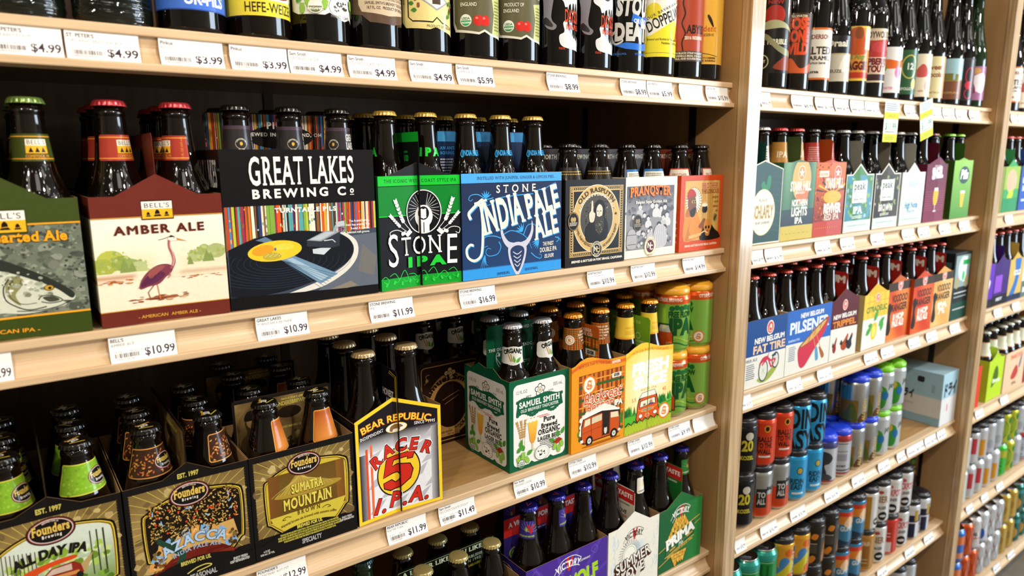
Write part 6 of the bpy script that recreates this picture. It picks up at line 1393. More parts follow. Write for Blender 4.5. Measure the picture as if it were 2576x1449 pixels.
# ================================================================== nearest bay, top shelf: large bottles
def big(fn, rref=35): return lab(front_label=nl(fn, rref))
def f(A): A.rect(-62, 23, 124, 96, '#3f6fd0'); A.rect(-62, 22, 124, 1.2, '#2a4a9a'); A.text('UR-PILS', 8, 28, 11, '#f0f2f4', w=44, b=2); A.rect(-30, 44, 66, 26, '#e8e4d8'); A.ell(34, 46, 5, 5, '#e8e8e0', 16); A.ell(34, 46, 4.2, 4.2, '#3a8a4a', 16, 180, 360); A.text('PINKUS', 0, 76, 12, '#f0f2f4', b=2, w=50)
NECK['urpils'] = big(f)
def f(A):
    A.rect(-62, 24, 124, 96, '#e6d23a'); A.text('HEFE-WEIZEN', 8, 28, 10, '#2a2418', w=66, b=1); A.text('1816', -25, 42, 5.4, '#2a2418', w=12, b=2); A.text('SINCE', -25, 49, 3.6, '#2a2418', b=1)
    A.rect(-14, 41, 46, 34, '#efece0'); A.blob([(-4, 46), (0, 52), (14, 50), (28, 52), (30, 46), (16, 43)], '#7a2a20'); A.ell(40, 44, 5, 7, '#e8ece0', 18); A.ell(40, 44, 4.3, 6.2, '#2f8a5a', 18, 180, 360)
NECK['hefe'] = big(f)
def f(A):
    A.poly([(-50, 38), (-40, 34), (-8, 33), (-2, 36), (6, 31), (18, 28), (30, 32), (44, 26), (46, 28), (46, 110), (-50, 110)], '#e9e9e4')
    A.ell(14, 43, 17, 13, '#f0f0ea', 26); A.ring(14, 43, 17, 13, .7, '#6a6a64', 26); splat(A, random.Random(2), 4, 38, 20, 11, 24, .8, 2.2, ['#3a3a38', '#5a5a58', '#2a2a28']); A.text('PRODUCT OF THE U.K.', 14, 31, 2.8, '#6a6a64', w=30, b=1)
    for u, v, a in ((-34, 40, 0), (-26, 46, 20), (-8, 44, -20), (38, 40, 10), (32, 48, 0), (42, 48, 20)): hop(A, u, v, 6, '#8fbf4a', '#3f7a2a', a)
    for u, v, a in ((-40, 46, 60), (-14, 50, 120), (36, 54, 60)): leaf(A, u, v, 12, 8, a, '#4f9a34', '#255e22')
    A.ell(-18, 42, 8, 8, '#eceae4', 20); A.ell(-18, 42, 7, 7, '#6a7a4a', 20, 180, 360); A.text('ORGANIC', -18, 38, 2.6, '#f0eee6', b=2)
NECK['hops'] = big(f)
def f(A):
    A.poly([(-46, 42), (-30, 40), (-20, 32), (10, 30), (30, 34), (46, 40), (46, 110), (-46, 110)], '#5a4436'); A.poly([(-34, 52), (-30, 44), (4, 40), (34, 44), (40, 52), (40, 62), (-34, 64)], '#c9b498')
    for i, s in enumerate(('MALT BEVERAGE WITH NATURAL FLAVOR ADDED', "SAMUEL SMITH'S BREWERY TADCASTER", '18.7 FL. OZ.  PRODUCT OF THE U.K.')): A.text(s, 4, 58-i*5.4, 3.3, '#2a1c14', w=(64, 60, 56)[i], b=1)
    A.ell(4, 76, 32, 14, '#2a1a12', 28); A.ring(4, 76, 32, 14, 1.4, '#d8c8a8', 28); A.text('CHOCOLATE', 4, 72, 8, '#e8dcc2', w=52, b=2)
    A.ell(42, 44, 5, 6, '#dfe4d8', 16); A.ell(42, 44, 4.4, 5.2, '#3a8a5a', 16, 180, 360)
NECK['choc'] = big(f)
def f(A):
    O = [(-46, 40), (-40, 33), (-8, 31), (0, 34), (14, 30), (36, 26), (44, 27), (46, 110), (-46, 110)]; A.poly(O, '#e3d28c'); A.line([(-36, 110), (-36, 46), (-30, 41), (-4, 40), (2, 46), (10, 40), (32, 36), (34, 110)], 1.8, '#1f1c18')
    A.poly([(-18, 66), (2, 78), (22, 66), (2, 54)], '#9a9a9a'); A.poly([(-14, 66), (2, 75.5), (18, 66), (2, 56.5)], '#d8d8d4'); A.rect(-4, 62, 12, 9, '#4a3a2a'); A.text('PRODUCT OF ENGLAND', 10, 33.5, 3.2, '#6a5a34', w=44, b=1)
    for u, v in ((-28, 62), (-24, 54), (-20, 70), (28, 58), (24, 52), (26, 68)): leaf(A, u, v, 8, 6, 200+u, '#4f8a34', '#2a5a22'); hop(A, u+2, v+6, 3, '#8a4a34', '#5a2a20')
    A.text('ks, England.', -42, 70, 2.8, '#6a5a34', rot=-90, b=1)
NECK['oat'] = big(f)
def f(A):
    A.poly([(-46, 46), (-42, 36), (-8, 32), (0, 36), (10, 31), (44, 28), (46, 110), (-46, 110)], '#d8d4c4'); A.poly([(-43, 48), (-39, 39), (-8, 35), (0, 39), (10, 34.5), (42, 32), (44, 110), (-43, 110)], '#5d5a40')
    A.ell(-26, 50, 8, 8, '#e6e8e0', 20); A.ell(-26, 50, 7, 7, '#3a9a5a', 20, 180, 360); A.text('USDA', -26, 51, 3, '#3a7a4a', b=2); A.text('ORGANIC', -26, 46, 2.2, '#f0f2ea', b=2)
    for u in (-9, 1): A.ell(u, 50, 7, 7, '#c8281e', 18); A.ell(u-2, 53, 2, 1.6, '#ee7a6a', 8)
    A.poly([(12, 34), (16, 60), (12, 80), (34, 84), (38, 60), (34, 33)], '#b9c07a'); A.paras(17, 38, 16, 40, 10, '#8a8a4a', random.Random(4))
    A.text('PRODUCT OF', -18, 76, 4.6, '#e0dcc8', w=28, b=1); A.text('ENGLAND', -22, 68, 4.6, '#e0dcc8', w=22, b=1); A.text('NATURAL FLAVOR ADDED', 8, 88, 4, '#e0dcc8', w=44, b=1); A.text('CHERRY', 12, 98, 9, '#d23a24', b=3)
NECK['cherry'] = big(f)
def f(A):
    w = '#d8d8da'
    A.blob([(-2, 30), (-6, 44), (2, 50), (0, 62), (6, 66), (10, 52), (18, 44), (34, 38), (46, 34), (44, 26), (20, 26)], w); A.blob([(-8, 118), (-10, 100), (0, 92), (4, 84), (14, 90), (30, 92), (50, 96), (54, 130), (10, 134)], w); A.blob([(-34, 120), (-30, 92), (-28, 60), (-16, 52), (-10, 58), (-18, 70), (-14, 110)], '#7d7a82'); A.blob([(-30, 62), (-18, 56), (-16, 60), (-26, 70)], '#2a282c')
    for k in range(6): A.poly([(6+k*7, 92), (11+k*7, 92), (8+k*7, 80-(k % 2)*4)], w); A.poly([(4+k*6, 40-k*1.2), (8+k*6, 39-k*1.2), (7+k*6, 50-k)], w)
    A.ell(14, 112, 9, 10, '#1a1a1c', 18); A.ell(38, 114, 8, 10, '#1a1a1c', 18); A.ell(16, 110, 4, 5, '#c8421e', 12)
    A.text('DAYSLAYER', 26, 64, 17, '#e0481c', w=48, b=1, sx=.6); A.text('INDIA PALE LAGER', 26, 54, 7, '#e0481c', w=42, b=1); A.text('12% ALC/VOL', -2, 25, 3, '#e0481c', b=1, w=10); A.text('BREWED & BOTTLED BY STONE BREWING, ESCONDIDO, CA', -44, 66, 3.4, '#c8c4bc', rot=90, w=84, b=1)
NECK['skull'] = big(f)
def f(A):
    g = '#c9c9c4'
    A.poly([(-30, 44), (-10, 38), (20, 36), (44, 40), (46, 52), (20, 46), (-10, 48)], '#2a6fd2'); A.text('STOUT', 10, 90, 26, g, w=74, b=3, sh=.1, serif=True); A.poly([(-2, 80), (20, 74), (44, 82), (44, 92), (20, 86), (0, 92)], '#2a6fd2'); A.text('OR GIVE ME', 22, 78, 6, '#e0e6ee', w=40, b=2); A.text('DEATH', 10, 52, 24, g, w=78, b=3, serif=True); A.curve([(-26, 66), (-34, 58), (-28, 46), (-16, 50), (-20, 58)], 4, g, 2)
    A.text('8.5% ALC/VOL', -20, 29, 3, '#2a6fd2', b=1, w=22); A.text('STONE BREWING', 20, 29, 3, '#2a6fd2', b=1, w=30)
NECK['death'] = big(f)
def f(A):
    A.rect(-60, 32, 120, 130, '#ece8da'); A.poly([(-60, 32), (60, 32), (60, 60), (20, 92), (-24, 66), (-60, 60)], '#e8d832'); A.rect(-60, 38, 120, .6, '#3a3420'); A.ell(-20, 104, 13, 13, '#e2d02c', 22); A.ell(-34, 132, 10, 10, '#e2d02c', 20); A.ell(10, 128, 6, 6, '#e2d02c', 16)
    A.text('DOPPELWEIZEN', -28, 70, 17, '#1c1a18', al='l', b=1, rot=24, w=110); A.text('OUR BAVARIAN-STYLED', -30, 90, 4.4, '#3a362c', al='l', b=1, rot=26, sp=.25); A.text('LAGUNITAS', 6, 122, 6, '#d8562c', b=0, sp=.5); A.text('Brewed and Bottled by The Lagunitas', -30, 58, 3.6, '#4a4424', al='l', b=1, serif=True, w=62); A.text('Petaluma, Calif & Chicago', -6, 52, 3.6, '#4a4424', al='l', b=1, serif=True, w=46); A.poly([(24, 60), (34, 96), (38, 96), (30, 58)], '#c8382c')
NECK['dopp'] = big(f)
def f(A):
    A.rect(-95, 30, 190, 190, '#a8442c'); A.rect(-95, 30, 190, 17, '#4d423c'); A.curve([(6, 47), (4, 62), (9, 76), (3, 92), (8, 108), (4, 126), (9, 150)], 2.4, '#2a1a16'); A.text('THE', -26, 84, 13, '#2a1a16', w=27, b=2); A.text('ABYSS', 30, 76, 13, '#2a1a16', w=38, b=2); A.text('2016 RESERVE', 26, 66, 5, '#e6d8c4', w=36, b=2)
    for i, s in enumerate(('STOUT BREWED WITH BLACK STRAP MOLASSES', 'CHERRY BARK AND VANILLA BEAN, 21% AGED', 'IN OAK WINE BARRELS, AND BOURBON OAK')): A.text(s, 0, 42-i*4.6, 2.9, '#d8ccb8', w=92, b=2)
    A.ell(-22, 126, 11, 11, '#2a2420', 22); A.ring(-22, 126, 9, 9, .8, '#c8b898', 20)
NECK['abyss'] = big(f)
def f(A):
    A.rect(-95, 29, 190, 190, '#e0a93c'); A.text('the dissident', 2, 84, 9.5, '#b5481c', w=66, b=1, serif=True); A.text('2016 RESERVE', 14, 76, 4.4, '#4a3420', w=34, b=1)
    A.curve([(-52, 52), (-30, 50), (-6, 50), (20, 46), (40, 42)], 1.6, '#2a2018', .9)
    for u in (-34, -10):
        A.blob([(u-8, 44), (u-2, 52), (u-3, 62), (u+2, 71), (u+5, 73), (u+9, 71), (u+8, 64), (u+4, 54), (u-1, 48)], '#241c16'); A.poly([(u+7, 73), (u+12, 70.5), (u+8, 70)], '#241c16'); A.line([(u, 52), (u+1, 49)], .8, '#241c16')
    A.blob([(20, 112), (26, 104), (30, 92), (26, 94), (18, 108)], '#241c16')
    for i, s in enumerate(('THE DISSIDENT: ALE BREWED WITH CHERRIES', '62% AGED IN FRENCH OAK BARRELS')): A.text(s, -6, 38-i*4.6, 2.8, '#4a3420', w=84, b=2)
NECK['dissid'] = big(f)
AZ = ZS['A1']+.0003
for x, gm, cp, lb, sh, rt_, t in ((.200, M_BLACKG, '#2a4a9a', 'urpils', 'euro', 0, 'large dark bottle with blue label'), (.272, M_AMBER, '#c8b03a', 'hefe', 'euro', 0, 'large dark bottle with yellow label beside the blue labelled one'),
    (.346, M_BLACKG, '#c8c8c8', 'hops', 'euro', 0, 'large dark bottle with white label and green hops'), (.4165, M_BLACKG, '#6a4a34', 'choc', 'euro', 0, 'large dark bottle with brown and tan ribbon label'), (.489, M_BLACKG, '#c8a83a', 'oat', 'euro', -4, 'large dark bottle with pale yellow scalloped label'),
    (.568, M_BLACKG, '#8a2a2a', 'cherry', 'euro', -8, 'large dark bottle with olive label and red cherries, left of two'), (.641, M_BLACKG, '#8a2a2a', 'cherry', 'euro', -10, 'large dark bottle with olive label and red cherries, right of two'),
    (.7135, M_BLACKG, '#b8b8b8', 'skull', 'bomb', -16, 'large black bottle printed with a skull, left of two'), (.7885, M_BLACKG, '#b8b8b8', 'skull', 'bomb', -18, 'large black bottle printed with a skull, right of two'),
    (.8635, M_BLACKG, '#2a5ab0', 'death', 'bomb', -22, 'large black bottle with grey lettering and blue ribbons'), (.9385, M_AMBER, '#d8c83a', 'dopp', 'bomb', -20, 'large bottle with white and yellow label and slanted lettering'),
    (1.0105, M_BLACKG, '#8a2a1a', 'abyss', 'bomb', -58, 'large bottle with brick red label and a black crack line'), (1.064, M_BLACKG, '#c8902a', 'dissid', 'bomb', -68, 'large bottle with golden label and two black birds')):
    r_ = BP[sh][3][0]/1000
    bottle(sh, gm, cp, lb, (x, .0435, AZ), t, rt_, 'large bottles on the top shelf')
for x, t in ((.0475, 'wide rippled dark green bottle at the left frame edge'), (.1245, 'wide rippled dark green bottle beside the blue labelled bottle')):
    bottle('oval', M_RIPPLE, '#2a3a2a', None, (x, .036, AZ), t, 8, 'large bottles on the top shelf')
for i, (x, lb) in enumerate(((.238, 'hefe'), (.31, 'hefe'), (.453, 'oat'), (.53, 'oat'), (.607, 'cherry'), (.675, None), (.75, None), (.826, None))):
    bottle('euro', M_BLACKG, '#2a2a2a', lb, (x, .122, AZ), 'dark bottle in the second row of the top shelf, %s from the left' % ('first', 'second', 'third', 'fourth', 'fifth', 'sixth', 'seventh', 'eighth')[i], 0, 'second row of large bottles')
# ------------------------------------------------------------------ green cans at the right end of the third shelf
def f(A, size):
    g = '#6fae3a'; A.rect(-104, 4, 208, 114, '#86b84a'); A.rect(-104, 96, 208, 22, '#d8561c'); A.text('OTTER CREEK BREWING', 0, 101, 6, '#f3e6d2', w=62, b=2); A.text('OTTER CREEK BREWING', 95, 101, 6, '#f3e6d2', w=62, b=2)
    for q in (-60, 30):
        A.text('IPA', q, 40, 28, '#0f5a28', w=46, b=3, out='#b8c4c0'); A.text('FREE FLOW', q, 72, 10, '#0f5a28', w=48, b=3)
        for k in range(5): A.ell(q-18+k*9, 88+(k % 2)*2, 5, 5, '#1d7034', 12)
        A.curve([(q-40, 20), (q-10, 34), (q+20, 24), (q+46, 36)], 4, '#a8d04a', 1.5); A.curve([(q-40, 14), (q-10, 24), (q+20, 16), (q+46, 26)], 3, '#1d7034', 1)
    A.poly([(-18, 16), (-20, 44), (-12, 60), (10, 60), (16, 42), (16, 16)], '#1d4a24'); A.poly([(-16, 18), (-18, 42), (-11, 50), (9, 50), (14, 40), (14, 18)], '#d8561c'); A.poly([(-13, 44), (-9, 57), (7, 57), (11, 44)], '#c8d0c8'); A.ell(-10, 18, 6, 6, '#1d3a20', 14); A.ell(-10, 18, 3, 3, '#c8d0c8', 10)
    badge(A, 66, 26, 11)
CANART['free'] = f
z3 = ZS['A3']+.0004
for lv, zz in (('lower', 0), ('upper', .1225)):
    nx = [(.9995, .036), (1.0665, .036)]
    for j in range(2):
        for i, (x, y) in enumerate(nx):
            can('free', (x, y+j*.0675, z3+zz), 'green can with orange collar, %s %s of the %s pack beside the yellow carton' % (('front', 'back')[j], ('left', 'right')[i], lv), (-70, -150)[i]+lv.startswith('l')*14, group='green cans with orange collars')
    holder(nx[0][0], .036, z3+zz, 2, 2, '#e8a62a', 'yellow plastic grip on the %s pack of green cans' % lv, pitch=.067)

# ================================================================== middle bay, top shelf: tall bottles
def blab(v0, v1, bg, items, band=None, hw=46):
    def f(A):
        A.rect(-hw, v0, 2*hw, v1-v0, bg)
        if band: A.rect(-hw, v1-4, 2*hw, 4, band); A.rect(-hw, v0, 2*hw, 4, band)
        for it in items:
            if it[0] == 't': A.text(it[1], it[2], it[3], it[4], it[5], w=it[6], b=it[7] if len(it) > 7 else 2)
            elif it[0] == 'r': A.rect(*it[1:6])
            elif it[0] == 'e': A.ell(*it[1:6])
            elif it[0] == 'p': A.blob(it[1], it[2])
    return lab(front_label=nl(f, 35))
NECK['b1'] = blab(30, 170, '#15120f', [('e', 0, 138, 20, 18, '#a8281e'), ('t', 'NEW', 0, 158, 7, '#a8281e', 30), ('t', 'LE TERRIBLE', 0, 84, 9, '#d8d4b4', 54), ('p', [(-40, 110), (-10, 128), (20, 124), (44, 108), (20, 114), (-10, 112)], '#a8a880'), ('p', [(-44, 100), (-20, 96), (10, 70), (40, 60), (44, 70), (10, 82), (-16, 104)], '#8d8d68'), ('p', [(0, 40), (30, 64), (46, 50), (40, 36)], '#8a3a24'), ('e', -22, 52, 14, 14, '#c8c49c'), ('e', -22, 52, 12, 12, '#15120f'), ('t', '1 PINT', -22, 50, 5, '#d8d4b4', 16)])
NECK['b2'] = blab(34, 150, '#3a2418', [('t', 'GOSE', 0, 120, 20, '#d8491c', 50, 3), ('t', 'GONE', 0, 96, 20, '#d8491c', 50, 3), ('t', 'WILD', 0, 72, 20, '#d8491c', 50, 3), ('p', [(-40, 50), (-10, 64), (10, 44), (40, 56), (30, 36), (-30, 38)], '#cf5a28'), ('t', 'STILLWATER', 0, 142, 4, '#d8c8a8', 40)])
NECK['b3'] = blab(27, 130, '#e6e0d2', [('t', 'ANDERSON', 0, 108, 8, '#8a3a34', 56), ('t', 'SALTED', 0, 78, 14, '#3a2c28', 66), ('t', 'CARAMEL', 4, 66, 8, '#3a2c28', 56), ('t', 'bourbon barrel', 0, 58, 5, '#6a5a50', 40), ('t', 'Huna', -10, 40, 6, '#3a2c28', 30)], '#d8691c')
NECK['b4'] = blab(28, 122, '#c9c2ae', [('r', -46, 86, 92, 36, '#1c1c20'), ('t', 'Draai', 0, 100, 13, '#e2dcc8', 46), ('p', [(6, 50), (14, 78), (24, 80), (28, 52)], '#e2dcd0'), ('t', 'GUEUZE', -8, 46, 6, '#5a5244', 40), ('r', -46, 84, 92, 2, '#b8a46a')])
NECK['b5'] = blab(34, 149, '#d98a34', [('p', [(-20, 120), (-10, 144), (10, 146), (18, 124), (30, 96), (0, 88), (-30, 96)], '#c0501c'), ('e', 4, 134, 10, 12, '#8a4a24'), ('r', 20, 100, 24, 44, '#efe2c2'), ('t', 'Mad Angry', 0, 80, 10, '#6a8a3a', 54), ('t', 'MAGGIE', 0, 58, 16, '#5a1c10', 60, 3), ('r', -46, 40, 92, 12, '#b5341c')], '#e2c244')
NECK['b6'] = blab(35, 152, '#d8c4a4', [('t', 'HARDYWOOD', 0, 132, 13, '#3a2c24', 76), ('p', [(-44, 128), (0, 126), (44, 128), (44, 96), (10, 90), (-44, 96)], '#b83a34'), ('e', -20, 108, 14, 12, '#a82c30'), ('e', 8, 112, 14, 12, '#c8484a'), ('t', 'RASPBERRY', 0, 74, 13, '#7a1f2a', 80, 3), ('t', 'STOUT', 4, 58, 13, '#7a1f2a', 50, 3), ('r', -46, 39, 92, 14, '#3a2428')])
NECK['b7'] = blab(16, 119, '#e8e6e2', [('p', [(-34, 86), (-10, 92), (20, 88), (40, 92), (40, 76), (0, 70), (-34, 76)], '#e0692c'), ('p', [(-30, 80), (-12, 82), (-8, 66), (-24, 62)], '#2f9a52'), ('e', 22, 62, 10, 14, '#e078a8'), ('r', -12, 90, 3, 22, '#d8562c'), ('t', 'STILLWATER', -10, 24, 5, '#d878a0', 40)])
NECK['b8'] = blab(16, 119, '#2f5a3a', [('e', 10, 80, 20, 28, '#b8b04a'), ('e', 10, 80, 17, 25, '#2f5a3a'), ('t', '12', 10, 74, 14, '#d8dcd0', 18), ('r', -16, 60, 3, 40, '#b8b04a'), ('e', 24, 40, 8, 12, '#d8c83a'), ('t', 'OMNIPOLLO', -4, 26, 6, '#c8d0c4', 44)])
NECK['b9'] = blab(14, 116, '#e2d6bc', [('r', -46, 14, 8, 102, '#8a3a4a'), ('p', [(-10, 76), (4, 92), (16, 84), (22, 66), (4, 60), (-12, 64)], '#c0504a'), ('e', 20, 40, 8, 12, '#e0b0b0'), ('t', 'sour ale', -8, 26, 5, '#b58a6a', 36)])
NECK['b10'] = blab(14, 116, '#dccf9e', [('t', 'sweet', 0, 84, 12, '#8a4a2c', 40), ('t', 'Chocolate', 2, 66, 12, '#8a4a2c', 56), ('r', 26, 14, 18, 102, '#c99a6a'), ('t', 'brewed for you', 0, 26, 5, '#a88a5a', 44)])
NECK['b11'] = blab(16, 119, '#9cc0c8', [('r', -46, 16, 92, 46, '#7a4c34'), ('r', -46, 62, 92, 4, '#8d8440'), ('r', -20, 64, 22, 18, '#7d7434'), ('r', 8, 64, 12, 16, '#7d7434'), ('t', 'TOPPLING', 0, 30, 5, '#b58a5a', 40)])
NECK['b12'] = blab(16, 126, '#2a272c', [('e', 14, 80, 12, 22, '#c8283a'), ('e', 14, 80, 10, 20, '#2a272c'), ('e', 12, 56, 10, 10, '#c83040'), ('e', 14, 34, 12, 14, '#c8283a'), ('e', 14, 34, 10, 12, '#2a272c')])
NECK['b13'] = blab(20, 110, '#a06a90', [('p', [(-10, 80), (20, 92), (34, 70), (20, 40), (-6, 50)], '#e8dce0'), ('e', 0, 98, 12, 8, '#c8985a'), ('p', [(-30, 40), (-10, 70), (0, 40)], '#8a2a5a')])
BZ = ZS['B1']+.0003
for i, (x, sh, gm, t) in enumerate(((1.276, 'bomb', M_BLACKG, 'tall dark bottle with red sun label beside the oak post'), (1.3535, 'bomb', M_AMBER, 'tall brown bottle with orange block lettering'), (1.431, 'bomb', M_BLACKG, 'tall dark bottle with white label and orange bands'),
    (1.509, 'champ', M_BLACKG, 'tall dark bottle with black over cream label'), (1.588, 'bomb', M_BLACKG, 'tall dark bottle with flame orange label'), (1.668, 'bomb', M_BLACKG, 'tall dark bottle with raspberry picture label'), (1.7465, 'champ', M_BLACKG, 'tall dark bottle with white label and green and orange splashes'),
    (1.825, 'champ', M_BLACKG, 'tall dark bottle with deep green arch label'), (1.9035, 'champ', M_BLACKG, 'tall dark bottle with cream label and pinkish red blot'), (1.981, 'champ', M_BLACKG, 'tall dark bottle with butter yellow label'), (2.0885, 'champ', M_BLACKG, 'tall dark bottle with sky and brown field label'),
    (2.1655, 'champ', M_BLACKG, 'tall dark bottle with charcoal label and pink rings'), (2.2415, 'champ', M_GREENG, 'tall green bottle with cork and mauve label'))):
    bottle(sh, gm, '#8a8478' if i == 12 else '#1c1a18', 'b%d' % (i+1), (x, .044, BZ), t, -46, 'tall bottles in the middle bay')
for i, x in enumerate((1.315, 1.47, 1.63, 1.79, 1.94, 2.03, 2.13)):
    bottle('champ', M_BLACKG, '#b8b0a0', None, (x, .124, BZ), 'tall unlabelled looking dark bottle in the second row, %s from the oak post' % ('first', 'second', 'third', 'fourth', 'fifth', 'sixth', 'seventh')[i], 0, 'second row of tall bottles')

# ================================================================== middle bay, second shelf: peaked cartons
def art_schl(A, W, h):
    A.poly([(0, 0), (W, 0), (W, 148), (W/2, 165), (0, 148)], '#d8d8c4'); A.poly([(2, 3), (W-2, 3), (W-2, 146.5), (W/2, 162.5), (2, 146.5)], '#123f3a')
    for k in range(10): A.curve([(W*.6, 20+k*12), (W*.8, 26+k*12), (W-4, 22+k*12)], .8, '#1c5a48')
    A.blob([(W*.5, 104), (W*.42, 118), (W*.5, 124), (W*.56, 116), (W*.6, 134), (W*.68, 132), (W*.66, 110)], '#1c7a4e'); A.ell(W*.5, 63, 40, 46, '#d8c88e', 32); A.ell(W*.5, 63, 38.5, 44.5, '#ebe5cc', 32)
    A.text('Kölsch'.replace('ö', 'o'), W*.5, 84, 7, '#3a3a30', b=0); A.text('SCHLAFLY', W*.5, 52, 24, '#a8842c', w=68, b=2); A.text('THE SAINT LOUIS BREWERY', W*.5, 40, 4.6, '#3a3a30', w=50, b=1)
art_schl.vmax = 166
def art_nort(A, W, h):
    r = random.Random(81); grid(A, 0, 0, W, 160, lambda u, v: lerp('#1c4a3a', '#6a9a6a', v/160*abs(math.sin(u*.06+.4))), 10, 10); A.rect(0, 0, W, 30, '#c4ac3a'); grid(A, 0, 30, W, 34, lambda u, v: lerp('#141f30', '#1d3a38', (v-30)/34), 2, 4)
    A.ell(W*.58, 124, 34, 44, '#d8a45a', 28); A.ell(W*.62, 92, 22, 18, '#c8703a', 22); A.ell(W*.58, 138, 13, 15, '#e8e2cc', 22); A.ell(W*.58, 138, 11.5, 13.5, '#c88a48', 22)
    for k in range(5): a = math.radians(90+72*k); A.poly([(W*.58, 138), (W*.58+9*math.cos(a-.35), 138+9*math.sin(a-.35)), (W*.58+11*math.cos(a), 138+11*math.sin(a)), (W*.58+9*math.cos(a+.35), 138+9*math.sin(a+.35))], '#f2eee0') if False else A.poly([(W*.58+4*math.cos(a-.6), 138+4*math.sin(a-.6)), (W*.58+10*math.cos(a), 138+10*math.sin(a)), (W*.58+4*math.cos(a+.6), 138+4*math.sin(a+.6)), (W*.58, 138)], '#f2eee0')
    A.text('STARR HILL', W*.56, 102, 18, '#efe9dc', w=76, b=2); A.text('BREWERY', W*.56, 95, 4.5, '#efe9dc', w=34, b=1); A.text('NORTHERN', W*.56, 70, 13, '#efe9dc', w=58, b=2); A.text('LIGHTS', W*.56, 50, 17, '#efe9dc', w=58, b=2); A.text('IPA', W*.56, 34, 12, '#efe9dc', w=28, b=2, serif=True)
    for k in range(12): A.ell(10+k*8+(k % 2)*3, 14, 1, 1, '#4a4420', 6)
art_nort.vmax = 160
def art_revi(A, W, h):
    r = random.Random(82); grid(A, 0, 0, W, 160, lambda u, v: lerp('#8a2410', '#d8661c', min(1, max(0, (v-40)/110))), 4, 10); A.rect(0, 0, W, 32, '#b8341c'); splat(A, r, 0, 34, W*.55, 122, 120, .8, 3.2, ['#3a140c', '#2a0f0a', '#e08a2c', '#c85a1c'])
    for k in range(9): a = math.radians(20+k*18); A.poly([(W*.6, 92), (W*.6+70*math.cos(a-.06), 92+34*math.sin(a-.06)), (W*.6+70*math.cos(a+.08), 92+34*math.sin(a+.08))], '#e6b02c' if k % 2 else '#4a1c10')
    A.ell(W*.6, 84, 36, 14, '#e6a82c', 24); A.rect(14, 128, 40, 13, '#e8dcc4'); A.text('SEASONAL', 34, 131, 6, '#8a5a34', w=34, b=1); A.ell(W*.74, 136, 13, 15, '#efe2cc', 22); A.ell(W*.74, 136, 11.5, 13.5, '#c84a2c', 22)
    for k in range(5): a = math.radians(90+72*k); A.poly([(W*.74+4*math.cos(a-.6), 136+4*math.sin(a-.6)), (W*.74+10*math.cos(a), 136+10*math.sin(a)), (W*.74+4*math.cos(a+.6), 136+4*math.sin(a+.6)), (W*.74, 136)], '#f2eee0')
    A.text('STARR HILL', W*.64, 104, 20, '#f2e8d8', w=72, b=2); A.text('REVIVER', W*.62, 50, 19, '#efe4d2', w=68, b=3); A.text('RED IPA', W*.62, 34, 13, '#efe4d2', w=60, b=1, serif=True)
    for k in range(11): A.ell(10+k*9, 18, 1.2, 1.2, '#e8b84a', 6)
art_revi.vmax = 158
def peakart(c0, c1, ink, name, box='#e6e6de', inkb='#2a3a3a'):
    def f(A, W, h):
        r = random.Random(hash(name) % 99)
        A.poly([(0, 0), (W, 0), (W, 131), (W-28, 131), (W/2, 155), (28, 131), (0, 131)], '#d6d6ca'); grid(A, 3, 26, W-6, 102, lambda u, v: lerp(c0, c1, .5+.5*math.sin(u*.11+v*.07)), 16, 14); A.poly([(30, 128), (W-30, 128), (W/2, 151)], c1)
        if c0 != c1: splat(A, r, 6, 30, W-12, 96, 60, 3, 9, [c0, c1, lerp(c0, '#ffffff', .3), lerp(c1, '#bcd870', .4)])
        A.rrect(W*.26, 66, W*.52, 50, 3, box); A.text('peak', W*.52, 96, 17, inkb, w=50, b=1, serif=True); A.text('organic', W*.52, 83, 10, lerp(inkb, '#ffffff', .4), w=50, b=0, serif=True); A.rect(W*.31, 79, W*.42, .7, inkb); A.text('BREWING COMPANY', W*.52, 72, 4, inkb, w=46, b=1)
        A.text(name, W*.5, 42, 15, ink, w=min(70, len(name)*14), b=2, serif=True); A.paras(W*.3, 30, W*.4, 7, 2, ink, r); A.rect(3, 4, W-6, 22, '#c9d0cc'); A.rect(20, 14, W-40, 1, '#5a8a7a')
    f.vmax = 156; return f
def art_sing(A, W, h):
    grid(A, 0, 0, W, 168, lambda u, v: lerp('#7a2244', '#5a1a34', v/168), 2, 6); A.text('SINGEL', W*.55, 114, 26, '#f0e4e4', w=64, b=3, rot=4); A.text('PRICKLY PEAR', W*.55, 142, 5, '#e8c8d0', w=40, b=1)
    for k in range(9): A.rect(4, 30+k*6, W-8, 1, '#9a4a64')
    A.blob([(W*.48, 84), (W*.44, 62), (W*.5, 44), (W*.62, 44), (W*.68, 62), (W*.66, 84)], '#e2ae2c'); A.rect(W*.48, 80, W*.18, 8, '#f4ecd4'); A.rect(W*.55, 28, 3, 17, '#e8dcd4'); A.ell(W*.565, 27, 10, 2, '#e8dcd4', 14)
art_sing.vmax = 150
def art_pils(A, W, h):
    grid(A, 0, 0, W, 160, lambda u, v: lerp('#4a8a34', '#8fbf5a', v/160), 2, 6); A.ell(W*.6, 118, 32, 24, '#2a4a4a', 26); A.text('Pils', W*.6, 108, 24, '#eef0e4', w=48, b=2, sh=.2)
    for k in range(12): A.rect(8, 30+k*5, W-16, .8, '#6aa050')
    A.poly([(W*.55, 30), (W*.5, 70), (W*.72, 70), (W*.67, 30)], '#e0b23a'); A.rect(W*.5, 68, W*.22, 7, '#f4ecd4')
art_pils.vmax = 158
NECK['ntan'] = lab(neck_label=nl(lambda A: (A.rect(-40, 150, 80, 50, '#b8853c'), A.text('IPA', 0, 170, 11, '#efe2c8', w=24, b=1, serif=True), A.ell(24, 176, 8, 10, '#e8dcc4', 16)), 17))
